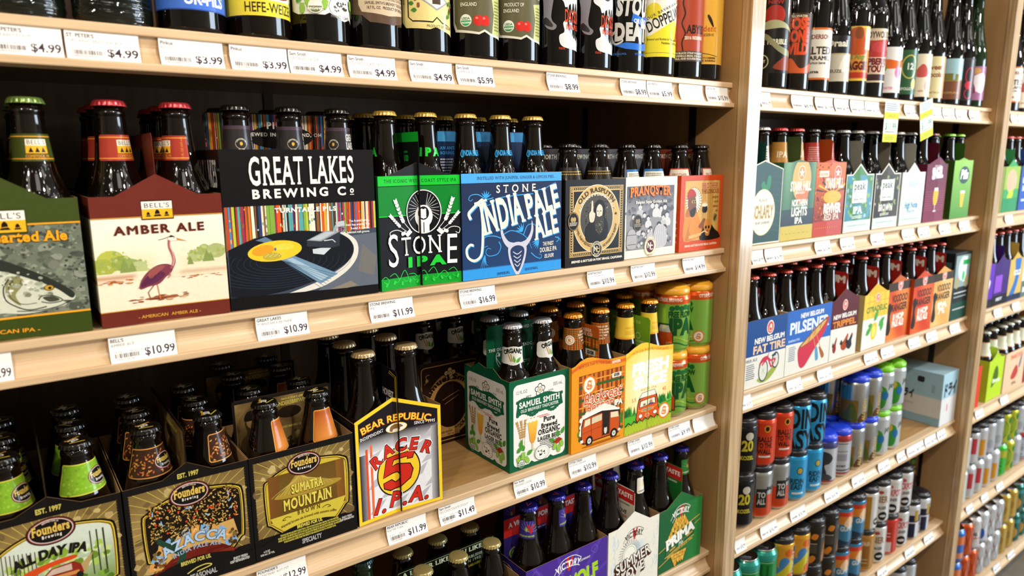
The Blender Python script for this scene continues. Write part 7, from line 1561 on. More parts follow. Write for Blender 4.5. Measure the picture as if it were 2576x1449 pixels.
NECK['nred'] = lab(neck_label=nl(lambda A: (A.rect(-40, 150, 80, 50, '#a8302a'), A.paras(-14, 156, 28, 36, 8, '#d8a098', random.Random(2))), 17))
NECK['nwhite'] = lab(neck_label=nl(lambda A: (A.rect(-16, 160, 32, 32, '#ddd8c4'), A.paras(-12, 164, 24, 24, 5, '#6a6a5a', random.Random(2))), 17))
for (x0, W, t, h, kw, cap, nk, wh, gl_) in (
    (1.1645, 122, 'dark teal bottle carton with cream oval label beside the oak post', 148, dict(ga=0, peak=165, col='#123f3a', art=art_schl, hcol='#12403a', hh=200), '#b8b8b4', 'nwhite', 'teal oval carton', M_AMBER),
    (1.2875, 121, 'green night sky bottle carton with a tan mountain moon and star', 160, dict(ga=30, peak=165, col='#3a6a4a', art=art_nort, hcol='#44552c', hh=212), '#b8302a', 'ntan', 'green star carton', M_AMBER),
    (1.4095, 121, 'orange red bottle carton with a star and piano key sunburst', 159, dict(ga=30, peak=164, col='#b8401c', art=art_revi, hcol='#a8481c', hh=208), '#221c18', 'nred', 'orange star carton', M_AMBER),
    (1.5365, 124, 'leafy blue green peaked bottle carton with white square label', 131, dict(ga=28, peak=155, col='#c9d0c0', side='#3a5a2c', art=peakart('#3f8aa8', '#3f7a34', '#e8ece4', 'IPA'), hcol='#8a8a80', hh=206), '#a8a8a4', None, 'blue green peaked carton', M_BLACKG),
    (1.6685, 124, 'dark brown peaked bottle carton with white square label', 131, dict(ga=28, peak=155, col='#d6d6ca', side='#3a2f28', art=peakart('#2c241f', '#3f342a', '#e6e2d8', 'BROWN'), hcol='#7a7468', hh=204), '#a8a8a4', None, 'brown peaked carton', M_BLACKG),
    (1.803, 124, 'pale blue and white peaked bottle carton with blue lettering', 131, dict(ga=28, peak=155, col='#dfe6e4', side='#c8d0cc', art=peakart('#e2e8e4', '#d4e0e2', '#3f86a8', 'High Note', '#e2e8e4', '#8ab4c4'), hcol='#a8a89c', hh=202), '#b8b8b4', None, 'pale blue peaked carton', M_BLACKG),
    (1.9345, 122, 'magenta bottle carton with a goblet of golden beer', 150, dict(ga=12, peak=168, pu=74, col='#6a1f3c', art=art_sing, hcol='#5a1426', hh=205), '#5a2024', None, 'magenta carton', M_BLACKG),
    (2.0985, 121, 'grass green bottle carton nearest the far partition', 158, dict(ga=28, peak=165, col='#7fb04c', side='#35541c', art=art_pils, hcol='#35601c', hh=205), '#6fae2c', None, 'grass green carton', M_BLACKG)):
    c = carton('B2', x0, W, t, h=h, **kw)
    fill(c, 'long', gl_, cap, nk, 'dark bottle', wh, rots=(-30, -50, 0, 10), rows=2)

# ================================================================== middle bay, third shelf
def nb_logo(A, x, y, s): A.ell(x, y, s*.85, s, '#efe6d6', 22); A.ell(x, y, s*.7, s*.84, '#d8504a', 20); A.ring(x, y-s*.2, s*.4, s*.4, s*.1, '#efe6d6', 14); A.ell(x+s*.1, y+s*.2, s*.25, s*.3, '#efe6d6', 10)
def art_fat(A, W, h):
    A.rect(0, 0, W, h, '#e2dfd2'); A.poly([(0, 68), (W, 66), (W, h), (0, h)], '#1f4a8a'); nb_logo(A, 122, 121, 15); A.text('NEW BELGIUM', 122, 92, 11, '#f0eee4', w=108, b=2); A.text('FAT TIRE', 122, 71, 16, '#e8c49a', w=116, b=2); A.text('AMBER ALE', 56, 56, 6, '#3a4a6a', w=50, b=1, serif=True); A.paras(44, 18, 30, 34, 8, '#6a7488', random.Random(3))
    A.blob([(84, 14), (100, 4), (126, 8), (150, 24), (160, 40), (140, 34), (118, 22)], '#9aa848')
    for cx, cy, rx, ry in ((104, 30, 17, 24), (147, 46, 13, 18)): A.ell(cx, cy, rx, ry, '#22304a', 28); A.ell(cx, cy, rx-3, ry-3, '#dcdccc', 28); [A.line([(cx-(rx-3)*math.cos(a), cy-(ry-3)*math.sin(a)), (cx+(rx-3)*math.cos(a), cy+(ry-3)*math.sin(a))], .4, '#8a90a0') for a in (.2, .8, 1.4, 2.0, 2.6)]
    A.curve([(98, 42), (118, 54), (130, 48), (146, 50)], 4, '#c8304a'); A.curve([(120, 54), (128, 40), (134, 34), (146, 48)], 4, '#c8304a'); A.blob([(88, 44), (100, 58), (120, 60), (116, 52), (100, 48)], '#c8304a'); A.line([(118, 56), (122, 68), (112, 72)], 1.6, '#6a7080'); A.blob([(132, 58), (144, 62), (148, 58), (140, 55)], '#3a4458')
def art_pil(A, W, h):
    A.rect(0, 0, W, h, '#e2dfd2'); A.poly([(0, 70), (W, 64), (W, h), (0, h)], '#2f66b8'); A.text('NEW BELGIUM', 98, 123, 10, '#f0eee4', w=94, b=2); A.text('PILSENER', 90, 92, 24, '#dfeaf2', w=158, b=2); A.text('BOHEMIAN STYLE', 30, 74, 5, '#cfdcee', w=44, b=1); A.paras(12, 30, 28, 34, 8, '#7a88a0', random.Random(4))
    A.poly(smooth([(58, 12), (48, 40), (52, 58), (84, 74), (130, 98), (168, 112), (168, 100), (150, 74), (112, 40), (78, 10)], 4, True), '#c8344a'); A.poly(smooth([(52, 58), (84, 76), (130, 100), (168, 112), (150, 92), (112, 72), (76, 58)], 4, True), '#8a4a2c'); A.poly(smooth([(58, 58), (86, 74), (130, 96), (160, 106), (140, 88), (108, 70), (76, 60)], 4, True), '#d8a860')
    for u in (0, 1, 2): A.line([(88+u*22, 64+u*12), (94+u*22, 80+u*10)], 2, '#6a3a20')
    A.line([(96, 100), (128, 26)], 2, '#c89a5a'); A.line([(108, 96), (150, 28)], 2, '#c89a5a'); A.blob([(118, 44), (126, 46), (134, 20), (128, 14), (122, 18)], '#5a9ac0'); A.blob([(134, 44), (142, 42), (158, 24), (154, 16), (146, 20)], '#a8623a')
def art_trip(A, W, h):
    A.rect(0, 0, W, 143, '#e2dfd4'); A.poly([(0, 76), (W, 72), (W, 143), (0, 143)], '#5a1a24'); nb_logo(A, W*.5, 128, 13); A.text('NEW BELGIUM', W*.5, 98, 10, '#f0eee4', w=104, b=2); A.text('TRIPPEL', W*.5, 78, 14, '#e08a34', w=104, b=2)
    for cx, s, c in ((24, .7, '#8a2a20'), (70, 1.2, '#a8481c'), (92, 1, '#2a2a30')):
        A.blob([(cx-12*s, 22), (cx-14*s, 36), (cx-4*s, 40), (cx+6*s, 52), (cx+12*s, 50), (cx+8*s, 36), (cx+10*s, 24), (cx, 16)], c); A.blob([(cx-18*s, 34), (cx-12*s, 44), (cx-8*s, 32)], '#1c1a1c'); A.ell(cx+9*s, 52, 3*s, 3*s, '#c8281e', 8)
art_trip.vmax = 143
def art_citr(A, W, h):
    A.rect(0, 0, W, 138, '#e6e4d8'); grid(A, 0, 76, W, 62, lambda u, v: lerp('#e8b02a', '#f0c84a', abs(math.sin(u*.12))), 20, 2)
    for k in range(12): a = math.radians(k*30); A.line([(70, 118), (70+60*math.cos(a), 118+60*math.sin(a))], 1.4, '#e2882a'); A.lay -= .8
    A.lay += 1; A.text('CITRADELIC', 66, 92, 13, '#2a7a3a', w=104, b=2); nb_logo(A, 70, 126, 11)
    for u, v, a in ((20, 36, 30), (30, 60, -20), (84, 50, 40), (96, 36, 80), (60, 66, 60)): leaf(A, u, v, 34, 18, a, '#4fa84a', '#2a7a34')
    A.blob([(52, 22), (46, 44), (58, 62), (74, 58), (76, 34), (66, 20)], '#e8c03a'); A.ell(62, 40, 9, 15, '#f0dc6a', 18)
art_citr.vmax = 138
def art_voo(t2, c0, c1):
    def f(A, W, h):
        grid(A, 0, 0, W, h, lambda u, v: lerp(c0, c1, min(1, max(0, .5+.5*math.sin(u*.05+v*.03)))), 8, 8); A.rect(0, h-22, W, 22, '#3a2c20'); nb_logo(A, W*.55, h-8, 15); A.text('VOODOO', W*.55, h-52, 18, '#1c1610', w=84, b=2); A.text('RANGER', W*.55, h-76, 18, '#1c1610', w=84, b=2); A.text(t2[0], W*.55, 50, 15, '#efe4d4', w=58, b=3); A.text(t2[1], W*.55, 32, 15, '#efe4d4', w=62 if len(t2[1]) > 3 else 40, b=3)
        A.blob([(2, 20), (6, 60), (2, 90), (16, 98), (26, 84), (20, 60), (28, 30), (20, 14)], '#2a1f1c')
    return f
def voo_side(A, W, h): A.rect(0, 0, W, h, '#c05a1c'); A.rect(0, h-22, W, 22, '#3a2c20'); A.text('VOODOO', W*.7, h-52, 20, '#1c1610', w=88, b=2); A.text('RANGER', W*.7, h-78, 20, '#1c1610', w=88, b=2); A.text('8 HOP', W*.74, 62, 18, '#e8c88a', w=62, b=3); A.text('PALE ALE', W*.68, 34, 18, '#e8c88a', w=98, b=3)
def nb_handle(A, L, hh): A.rect(3, 120, L-6, hh-123, '#a8241c'); A.text('NEW BELGIUM', L*.5, hh-26, 16, '#e8d8c8', w=L-12, b=3); A.ring(L*.25, hh-58, 14, 17, 2, '#e8d8c8', 22)
for (x0, W, t, kind, h, kw, wh) in (
    (1.1545, 183, 'blue and cream bottle carton with a red cruiser bicycle', 'side', 143, dict(col='#e2dfd2', art=art_fat, hcol='#c8401c', hh=190, hart=nb_handle), 'bicycle carton'),
    (1.339, 180, 'blue and cream bottle carton with a red canoe and paddles', 'side', 144, dict(col='#e2dfd2', art=art_pil, hcol='#c8401c', hh=190, hart=nb_handle), 'canoe carton'),
    (1.5205, 121, 'maroon and cream bottle carton with three roosters', 'end', 143, dict(ga=10, peak=167, col='#5a1a24', art=art_trip, hcol='#a8241c', hh=205, hart=nb_handle), 'rooster carton'),
    (1.6685, 123, 'yellow and white bottle carton with lemon slices and leaves', 'end', 138, dict(ga=10, peak=162, col='#e8b02a', side='#c8b87a', art=art_citr, hcol='#b8341c', hh=203, hart=nb_handle), 'lemon carton'),
    (1.806, 121, 'dark orange bottle carton, leftmost of three with black hand lettering', 'end', 150, dict(ga=14, peak=168, y0=.012, col='#c05a1c', art=art_voo(('8 HOP', 'PALE ALE'), '#c8481c', '#e0823a'), sart=voo_side, hcol='#a8241c', hh=205, hart=nb_handle), 'left hand lettered carton'),
    (1.9285, 121, 'red orange bottle carton, middle of three with black hand lettering', 'end', 150, dict(ga=14, peak=168, col='#c8401c', art=art_voo(('8 HOP', 'PALE ALE'), '#c83a1c', '#d8622c'), hcol='#a8241c', hh=205, hart=nb_handle), 'middle hand lettered carton'),
    (2.0505, 121, 'pale orange bottle carton, rightmost of three with black hand lettering', 'end', 150, dict(ga=14, peak=168, col='#e09a4a', art=art_voo(('IPA', '7%'), '#e0a050', '#e8b878'), hcol='#a8241c', hh=205, hart=nb_handle), 'right hand lettered carton')):
    c = carton('B3', x0, W, t, kind=kind, h=h, **kw)
    fill(c, 'long', M_AMBER, '#c8402a', None, 'brown bottle with red orange cap', wh, rows=2)
c = carton('B3', 1.80, 122, 'yellow bottle carton set back behind the hand lettered cartons', h=150, y0=.205, ga=10, peak=170, col='#d8c02c', hcol='#a8241c', hh=205) if False else None
def bxx(name, x0, x1, y0, y1, key, h, label, cat, faces):
    o = empty(name, (x0, y0, ZS[key]+.0003)); tag(o, label, cat); w, d = x1-x0, y1-y0
    body = boxmesh('box_body', (0, w, 0, d, 0, h), pbr(name+'_board', faces['col'], .5, coat=.1), .0012); p = obj('box_body', body, o)
    for k, fm in (('front', flat((0, -.0001, 0), (1, 0, 0), (0, 0, 1))), ('side', flat((-.0001, d, 0), (0, -1, 0), (0, 0, 1))), ('top', flat((0, 0, h+.0001), (1, 0, 0), (0, 1, 0)))):
        if k in faces: A = Art(); faces[k](A, (w if k != 'side' else d)*1000, (h if k != 'top' else d)*1000); A.build('printed_'+k, fm, M_PRINT, p)
    return o
def bf(A, W, h):
    A.rect(1, 1, W-2, h-2, '#1c2426'); A.rect(1, 1, W-2, 50, '#16463a'); A.rect(8, 96, W-16, h-104, '#8aa0a0'); A.ell(W*.5, 150, 30, 36, '#c8d8d4', 24); A.rect(W*.56, 110, 22, 74, '#dfeae4'); A.rect(W*.5, 160, 46, 14, '#1f9a4a'); A.ell(W*.58, 128, 8, 14, '#2fb85a', 16)
    for q in (.24, .8): A.ell(W*q, 110, 14, 18, '#a89a70', 16)
    for k, c in ((78, '#c8d0cc'), (66, '#9aa8a4'), (30, '#c8c0c4')): A.rect(14, k, W-28, 3.4, c)
def bs(A, W, h): A.rect(1, 1, W-2, h-2, '#1a2022'); A.rect(W-60, 90, 20, 80, '#1f9a4a'); A.rect(W-36, 60, 28, 110, '#4a5a58')
bxx('bottle_box', 2.1735, 2.2865, .004, .21, 'B3', .197, 'tall black and green printed box against the far partition', 'box', dict(col='#20282a', front=bf, side=bs))
def pf(A, W, h): A.rect(1, 1, W-2, h*.52, '#dcd8d4'); A.rect(1, h*.52, W-2, h*.48-1, '#a4c4d0'); A.text('ドライ', W*.5, h*.58, 30, '#1c1c20', w=W*.86, b=3); A.rect(W*.38, h*.26, 6, 22, '#e0566a')
def ps(A, W, h): A.rect(1, 1, W-2, h*.16, '#8fb0be'); A.rect(1, h*.16, W-2, h*.36, '#d2ccc6'); A.rect(1, h*.52, W-2, h*.48-1, '#9cbcc8'); A.ell(W*.62, h*.74, 10, 10, '#d84a44', 20); A.text('ドライ', W*.66, h*.46, 20, '#1c1c20', w=50, b=3); A.rrect(W*.76, h*.78, 20, 18, 5, '#2a2a2c'); A.paras(W*.62, h*.32, 36, 8, 2, '#b09a94', random.Random(2)); A.paras(W*.9, h*.62, 10, 24, 6, '#7a8a92', random.Random(2))
bxx('beer_box', 2.183, 2.2895, .003, .30, 'B4', .162, 'pale blue and white box with black brush lettering', 'box', dict(col='#9cbcc8', front=pf, side=ps))

# ================================================================== cans
def canart(bg, items, top=None, bot=None, reps=(-104, 0)):
    def f(A, size):
        H = 116 if size == 12 else 151
        if bg: A.rect(-104, 4, 208, H-2, bg)
        if top: A.rect(-104, H-20, 208, 21, top)
        if bot: A.rect(-104, 5, 208, 14, bot)
        for off in (0, 104):
            for it in items:
                if it[0] == 't': A.text(it[1], it[2]+off-52, it[3], it[4], it[5], w=it[6], b=2, rot=it[7] if len(it) > 7 else 0)
                elif it[0] == 'r': A.rect(it[1]+off-52, it[2], it[3], it[4], it[5])
                elif it[0] == 'e': A.ell(it[1]+off-52, it[2], it[3], it[4], it[5], 18)
                elif it[0] == 'p': A.blob([(u+off-52, v) for u, v in it[1]], it[2], 3)
    return f
CANART['black20'] = canart('#141316', [('t', '20', 10, 60, 22, '#d8c83a', 26), ('e', 14, 92, 9, 9, '#d8d4c4'), ('t', 'your', -26, 60, 9, '#c8a83a', 26), ('r', -36, 18, 22, 32, '#c8c8c8'), ('t', 'KOZEL', 10, 40, 8, '#d8c83a', 30), ('r', -38, 54, 30, 1, '#d8d8d8')])
CANART['red'] = canart('#d8401f', [('r', -40, 14, 12, 86, '#1c1614'), ('t', 'BALLS', 12, 62, 11, '#2a1410', 34), ('t', 'TO THE', 12, 48, 11, '#2a1410', 34), ('t', 'WALL', 12, 34, 11, '#2a1410', 30), ('e', 16, 92, 7, 8, '#e0a02c'), ('e', 16, 92, 4.5, 5.5, '#2a1410'), ('r', 0, 26, 26, 4, '#efe6dc'), ('t', 'TO', -18, 66, 14, '#2a1410', 12), ('t', 'ALL', -18, 46, 14, '#2a1410', 14)])
CANART['silred'] = canart(None, [('r', -50, 8, 104, 52, '#d2481f'), ('r', 0, 30, 24, 44, '#2a2a2c'), ('t', 'TO', 12, 54, 12, '#d8d4cc', 18), ('t', 'ALL', 12, 38, 12, '#d8d4cc', 18), ('r', -38, 14, 24, 30, '#e4e4e2'), ('r', -36, 18, 20, 20, '#4a4a4c'), ('t', 'WALL', -26, 80, 7, '#e8e4dc', 20), ('r', -38, 76, 26, 14, '#1c1a1c'), ('t', 'BALLS', 36, 70, 8, '#2a2420', 24)])
CANART['blue'] = canart('#2f9fd8', [('t', 'RIDIN', 0, 60, 44, '#15181c', 98), ('t', 'EASY', 0, 9, 44, '#15181c', 92)])
CANART['bluelow'] = canart('#2f9fd8', [('r', -34, 10, 22, 88, '#181420'), ('r', -32, 16, 18, 26, '#e0d8dc'), ('t', 'RIDIN', 14, 46, 12, '#15303a', 34), ('t', 'EASY', 14, 32, 12, '#15303a', 30), ('e', 18, 78, 8, 9, '#15303a'), ('e', 18, 78, 6, 7, '#c8b04a'), ('r', 2, 20, 28, 5, '#d8ecf2')])
CANART['tree'] = canart('#c6c8ce', [('p', [(-12, 30), (-4, 52), (-20, 58), (-26, 74), (-10, 88), (12, 86), (24, 72), (16, 58), (4, 52), (10, 30)], '#3a3a40'), ('p', [(-24, 16), (-10, 30), (14, 30), (26, 18), (0, 10)], '#4a4a50'), ('r', -40, 8, 80, 6, '#a83a3a')], top='#4a4a7a')
CANART['graytxt'] = canart('#bfc1c8', [('r', -26, 90, 48, 2, '#3a3a40'), ('r', -26, 70, 48, 1.5, '#3a3a40'), ('r', -24, 46, 44, 18, '#9a9ca4'), ('t', 'Haven', 0, 30, 7, '#5a5c64', 34), ('r', -40, 10, 80, 6, '#a84a44'), ('r', -40, 20, 80, 3, '#2a2a30')], top='#a83a38')
CANART['gold'] = canart(None, [('r', -52, 6, 60, 60, '#8a6f34'), ('p', [(-36, 10), (-20, 40), (-6, 60), (6, 30), (4, 10)], '#5a6a2c'), ('r', -52, 66, 40, 34, '#3a8ab0'), ('p', [(10, 8), (16, 30), (34, 36), (44, 14)], '#6a4a24'), ('t', 'ALCHEMY', 30, 44, 10, '#d8b86a', 60, 90)])
CANART['wgreen'] = canart('#c9cfd2', [('p', [(-20, 20), (-24, 60), (-4, 76), (16, 64), (14, 24), (0, 12)], '#3f9a3a'), ('e', -8, 66, 12, 12, '#d8b83a'), ('e', 12, 50, 9, 12, '#2f7ab8'), ('e', -14, 34, 9, 9, '#c8742c'), ('t', 'JAM', 30, 70, 12, '#3a4a3a', 20)])
CANART['fu'] = canart('#0f8a3a', [('t', 'FU', 4, 56, 30, '#0a5a28', 34), ('r', -24, 50, 56, 1.6, '#9ad8b0'), ('r', -24, 92, 56, 1.6, '#9ad8b0'), ('r', -24, 50, 1.6, 44, '#9ad8b0'), ('t', 'NKY', 4, 20, 26, '#0a5a28', 40)], top='#2f9a8a')
CANART['swirl'] = canart('#e0a02c', [('e', -20, 80, 16, 14, '#8ab8d8'), ('e', -18, 80, 9, 8, '#e6eef0'), ('e', 14, 60, 14, 20, '#4a8ac8'), ('e', 24, 90, 12, 10, '#e0681c'), ('e', -10, 40, 18, 16, '#4a90d0'), ('p', [(-40, 20), (-10, 30), (30, 70), (40, 60), (10, 14)], '#d8c82c'), ('e', 30, 26, 12, 12, '#e0681c'), ('r', 38, 8, 10, 96, '#1c1a1c'), ('t', 'YOKAI', 43, 56, 8, '#e8e4dc', 70, 90)])
CANART['dark'] = canart('#2a231c', [('p', [(0, 80), (6, 92), (18, 88), (12, 76)], '#d8842c'), ('p', [(-8, 20), (6, 34), (14, 26), (2, 12)], '#d8842c'), ('r', -18, 64, 34, 2, '#b8a890'), ('r', -18, 40, 34, 22, '#4a4238'), ('p', [(30, 20), (36, 60), (46, 70), (48, 40), (40, 18)], '#b8742c'), ('t', 'FORCE', 40, 80, 10, '#8a8478', 26)])
CANART['orblue'] = canart('#3a7aa0', [('r', -52, 70, 104, 32, '#e0892c'), ('r', -52, 92, 104, 12, '#d8401f'), ('e', -16, 84, 10, 20, '#1c1614'), ('p', [(10, 70), (26, 92), (40, 76), (30, 60)], '#f0c8a0'), ('t', 'GUMP', 20, 52, 12, '#d8e0e0', 36), ('p', [(-40, 10), (-10, 30), (30, 20), (46, 40), (40, 10)], '#1d3a54')])
CANART['wgold'] = canart('#dcd8d0', [('r', -4, 8, 18, 96, '#b8842c'), ('e', 34, 30, 11, 11, '#1c1a1c'), ('e', 34, 30, 8, 3, '#dcd8d0')])
CANART['goldtxt'] = canart('#b8843c', [('r', -16, 20, 36, 60, '#a06c2c'), ('t', 'GOLD', 4, 84, 9, '#e8d8b8', 30), ('r', -12, 30, 28, 2, '#e0c898'), ('r', -12, 40, 28, 2, '#e0c898')])
CANART['bier'] = canart('#dcdad4', [('t', 'BIER', 4, 66, 18, '#9a6a34', 36), ('t', 'LAGER', 4, 46, 8, '#3a3a3c', 28), ('e', 10, 26, 13, 13, '#1c1a1c'), ('e', 10, 26, 9, 3.5, '#dcdad4'), ('e', 0, 96, 8, 5, '#b8443a')])
CANART['crown'] = canart('#dcdad6', [('t', 'CROCKPOT', 0, 64, 18, '#c83a44', 60), ('t', 'PILSNER', 4, 48, 8, '#3a3a3c', 34), ('e', 8, 26, 14, 14, '#1c1a1c'), ('e', 8, 26, 10, 4, '#dcdad6'), ('p', [(-16, 88), (-6, 96), (6, 94), (4, 86)], '#c84a54'), ('r', 40, 6, 14, 98, '#d8402c')])
CANART['redtxt'] = canart('#cf3c2c', [('r', -14, 14, 30, 30, '#e4dcd8'), ('r', -14, 50, 30, 40, '#c03424'), ('r', -10, 60, 22, 2, '#efd8d0'), ('r', -10, 70, 22, 2, '#efd8d0')])
CANART['navy'] = canart('#dcdce0', [('r', -52, 60, 104, 22, '#1d2440'), ('r', 0, 6, 20, 50, '#1d2440'), ('r', 16, 64, 14, 34, '#b8963a'), ('t', 'BARRIER', -20, 30, 7, '#4a4a5c', 40)])
CANART['purple'] = canart('#3f3840', [('r', -4, 44, 26, 40, '#b8963c'), ('r', -1, 48, 20, 30, '#3a3020'), ('r', 2, 56, 12, 14, '#4a8a2c'), ('r', -30, 18, 16, 30, '#d8d8d8'), ('t', 'IPA', 10, 22, 14, '#b8963c', 24)])
CANART['purpleyel'] = canart('#3f3840', [('r', -20, 12, 40, 66, '#d2aa3c'), ('r', -12, 46, 24, 24, '#2a3a1c'), ('e', 0, 58, 9, 9, '#4a9a2c'), ('t', 'IPA', 0, 20, 16, '#2a2418', 26)])
CANART['wgr'] = canart('#d8dedc', [('r', -20, 16, 34, 70, '#2f9a5a'), ('e', -4, 60, 10, 8, '#1d7040')])
CANART['wred'] = canart('#c6c4c4', [('r', 2, 40, 24, 54, '#c03a44'), ('p', [(-24, 20), (-14, 44), (-4, 20)], '#c03a44'), ('e', -20, 70, 12, 10, '#9a9694'), ('e', -14, 40, 12, 10, '#a8a4a2')])
CANART['worange'] = canart('#c9c8ca', [('r', 6, 16, 22, 58, '#d8962c'), ('p', [(-30, 50), (-10, 70), (0, 94), (6, 90), (-4, 60)], '#4a4a4c'), ('r', -6, 30, 8, 30, '#c0404a')])
CANART['silver'] = canart('#c2c4c8', [('e', -14, 60, 14, 18, '#9c9ea4'), ('e', 18, 40, 12, 16, '#a8aab0')])
CANART['lime'] = canart('#b8b82c', [('e', 0, 58, 27, 34, '#3a4a14'), ('e', 0, 58, 25, 32, '#8fb02c'), ('e', 0, 58, 14, 18, '#a8a82c'), ('e', 0, 58, 7, 8, '#5a6a1c'), ('e', 34, 26, 10, 14, '#1f8a34'), ('e', 34, 90, 10, 12, '#1f8a34')])
CANART['limegreen'] = canart('#3fb83a', [('r', -52, 74, 104, 26, '#b8b82c'), ('r', -18, 54, 36, 3, '#1f7a2a'), ('r', -18, 40, 36, 6, '#1f7a2a'), ('r', -18, 24, 36, 3, '#1f7a2a')])
def webbed(bg, line, extra=()): return canart(bg, [('p', [(-40+k*20, 8), (-38+k*20, 8), (-8+k*20, 102), (-10+k*20, 102)], line) for k in range(4)]+[('p', [(-8+k*20, 8), (-10+k*20, 8), (-40+k*20, 102), (-38+k*20, 102)], line) for k in range(4)]+list(extra))
CANART['orangeweb'] = webbed('#d2541c', '#7a3010'); CANART['whiteweb'] = webbed('#cfcccc', '#7a7878', [('t', 'EVIL', 0, 60, 10, '#c03a3a', 30)]); CANART['whitered'] = webbed('#d8d4d2', '#a8a4a2', [('t', 'ZZEL', 6, 56, 10, '#3a3434', 36), ('r', -20, 44, 60, 4, '#d86a4a'), ('p', [(-20, 30), (0, 30), (-10, 10)], '#c84a34')]); CANART['whiteblue'] = webbed('#d8d8da', '#b0b0b2', [('e', 10, 40, 12, 20, '#2f5ab0')])
CANART['goldcan'] = canart('#b8943a', [('r', -20, 20, 40, 2, '#d8bc6a'), ('e', 10, 60, 12, 16, '#a07c2c')]); CANART['blueor'] = canart('#3f6ab8', [('r', -52, 70, 104, 30, '#e0743a'), ('r', -52, 20, 104, 20, '#e08a5a')]); CANART['teal'] = canart('#1c5a4a', [('p', [(-20, 30), (0, 70), (24, 50), (10, 20)], '#c8923a'), ('r', -52, 84, 104, 16, '#2f8a8a')]); CANART['aqua'] = canart('#1f3a24', [('r', -52, 80, 104, 24, '#2f8aa8'), ('r', -52, 6, 104, 12, '#2f8aa8')])
ORD = ('first', 'second', 'third', 'fourth', 'fifth', 'sixth', 'seventh', 'eighth', 'ninth', 'tenth', 'eleventh', 'twelfth', 'thirteenth')
def stack(key, cols, y, what, where, lid=None, rot=32, rows=2, pitch=.0675, group=None, tab=False):
    """cols: list of (x, [art per level])"""
    nl_ = max(len(a) for _, a in cols)
    for lv in range(nl_):
        for j in range(rows):
            for i, (x, arts) in enumerate(cols):
                if lv >= len(arts): continue
                lev = ('lower', 'upper')[lv] if nl_ == 2 else 'single'
                can(arts[lv], (x, y+j*pitch, ZS[key]+.0004+lv*.1225), '%s, %s %s, %s layer, %s' % (what if isinstance(what, str) else what[i], ('front', 'back', 'third')[j], ('left', 'right', 'third')[i], lev, where), rot+(0, 10, -6)[i], group=group or 'cans '+where, tab=tab)
        if lid and all(lv < len(a) for _, a in cols):
            holder(cols[0][0], y, ZS[key]+.0004+lv*.1225, len(cols), rows, lid, '%s plastic grip, %s layer, over the %s' % ({'#17161a': 'black', '#1c3fd0': 'blue', '#7ac81f': 'lime'}[lid], ('lower', 'upper')[lv], where), pitch=cols[1][0]-cols[0][0] if len(cols) > 1 else pitch)
BK, BL, LM = '#17161a', '#1c3fd0', '#7ac81f'
stack('B4', [(1.1755, ['black20', 'black20']), (1.243, ['black20', 'black20'])], .036, 'black can with yellow numerals', 'black pack beside the oak post', BK)
stack('B4', [(1.3125, ['silred', 'red']), (1.380, ['silred', 'red'])], .036, 'red or red and silver can', 'red pack', BK)
stack('B4', [(1.4495, ['bluelow', 'blue']), (1.517, ['bluelow', 'blue'])], .034, 'sky blue can', 'sky blue pack', BK)
stack('B4', [(1.5845, ['tree']), (1.652, ['graytxt'])], .034, ('grey can with a black tree', 'grey can with fine print'), 'grey pack', BL)
stack('B4', [(1.7195, ['gold', 'gold']), (1.787, ['gold', 'gold'])], .034, 'silver and gold landscape can', 'gold landscape pack', BL)
stack('B4', [(1.5845, ['gold', 'gold']), (1.652, ['gold', 'gold'])], .171, 'silver and gold landscape can', 'set back pack behind the grey cans', BL, rows=1)
stack('B4', [(1.8565, ['wgreen', 'wgreen']), (1.924, ['wgreen', 'wgreen'])], .036, 'pale can with green and yellow splashes', 'splashed pack', LM)
stack('B5', [(1.216, ['fu', 'fu']), (1.284, ['fu', 'fu']), (1.352, ['fu', 'fu'])], .036, 'bright green can with open top showing', 'green row', None, tab=True)
stack('B5', [(1.4245, ['swirl', 'swirl']), (1.492, ['swirl', 'swirl'])], .036, 'yellow can with blue clouds', 'yellow cloud pack', BK)
stack('B5', [(1.5615, ['dark', 'dark']), (1.629, ['dark', 'dark'])], .036, 'dark brown can with orange flames', 'dark flame pack', BK)
stack('B5', [(1.6985, ['orblue', 'orblue']), (1.766, ['orblue', 'orblue'])], .036, 'orange and blue can', 'orange and blue pack', BK)
stack('B5', [(1.8355, ['goldtxt', 'wgold']), (1.903, ['bier', 'bier'])], .036, ('gold striped can', 'white can with gold lettering'), 'gold and white pack', BK)
stack('B5', [(1.9725, ['redtxt', 'crown']), (2.040, ['crown', 'crown'])], .036, ('red or white can', 'white can with red lettering'), 'red and white pack', BK)
stack('B5', [(2.1085, ['navy']), (2.176, ['navy'])], .034, 'white and navy can', 'navy pack', BK, rows=1)
stack('B5', [(2.182, ['purpleyel', 'purple']), (2.2495, ['purpleyel', 'purple'])], .108, 'dark purple can with gold panel', 'purple pack by the far partition', BK)
stack('B6', [(2.10, ['silver', 'silver']), (2.1675, ['silver', 'silver'])], .05, 'silver can', 'bottom shelf pack', BK)
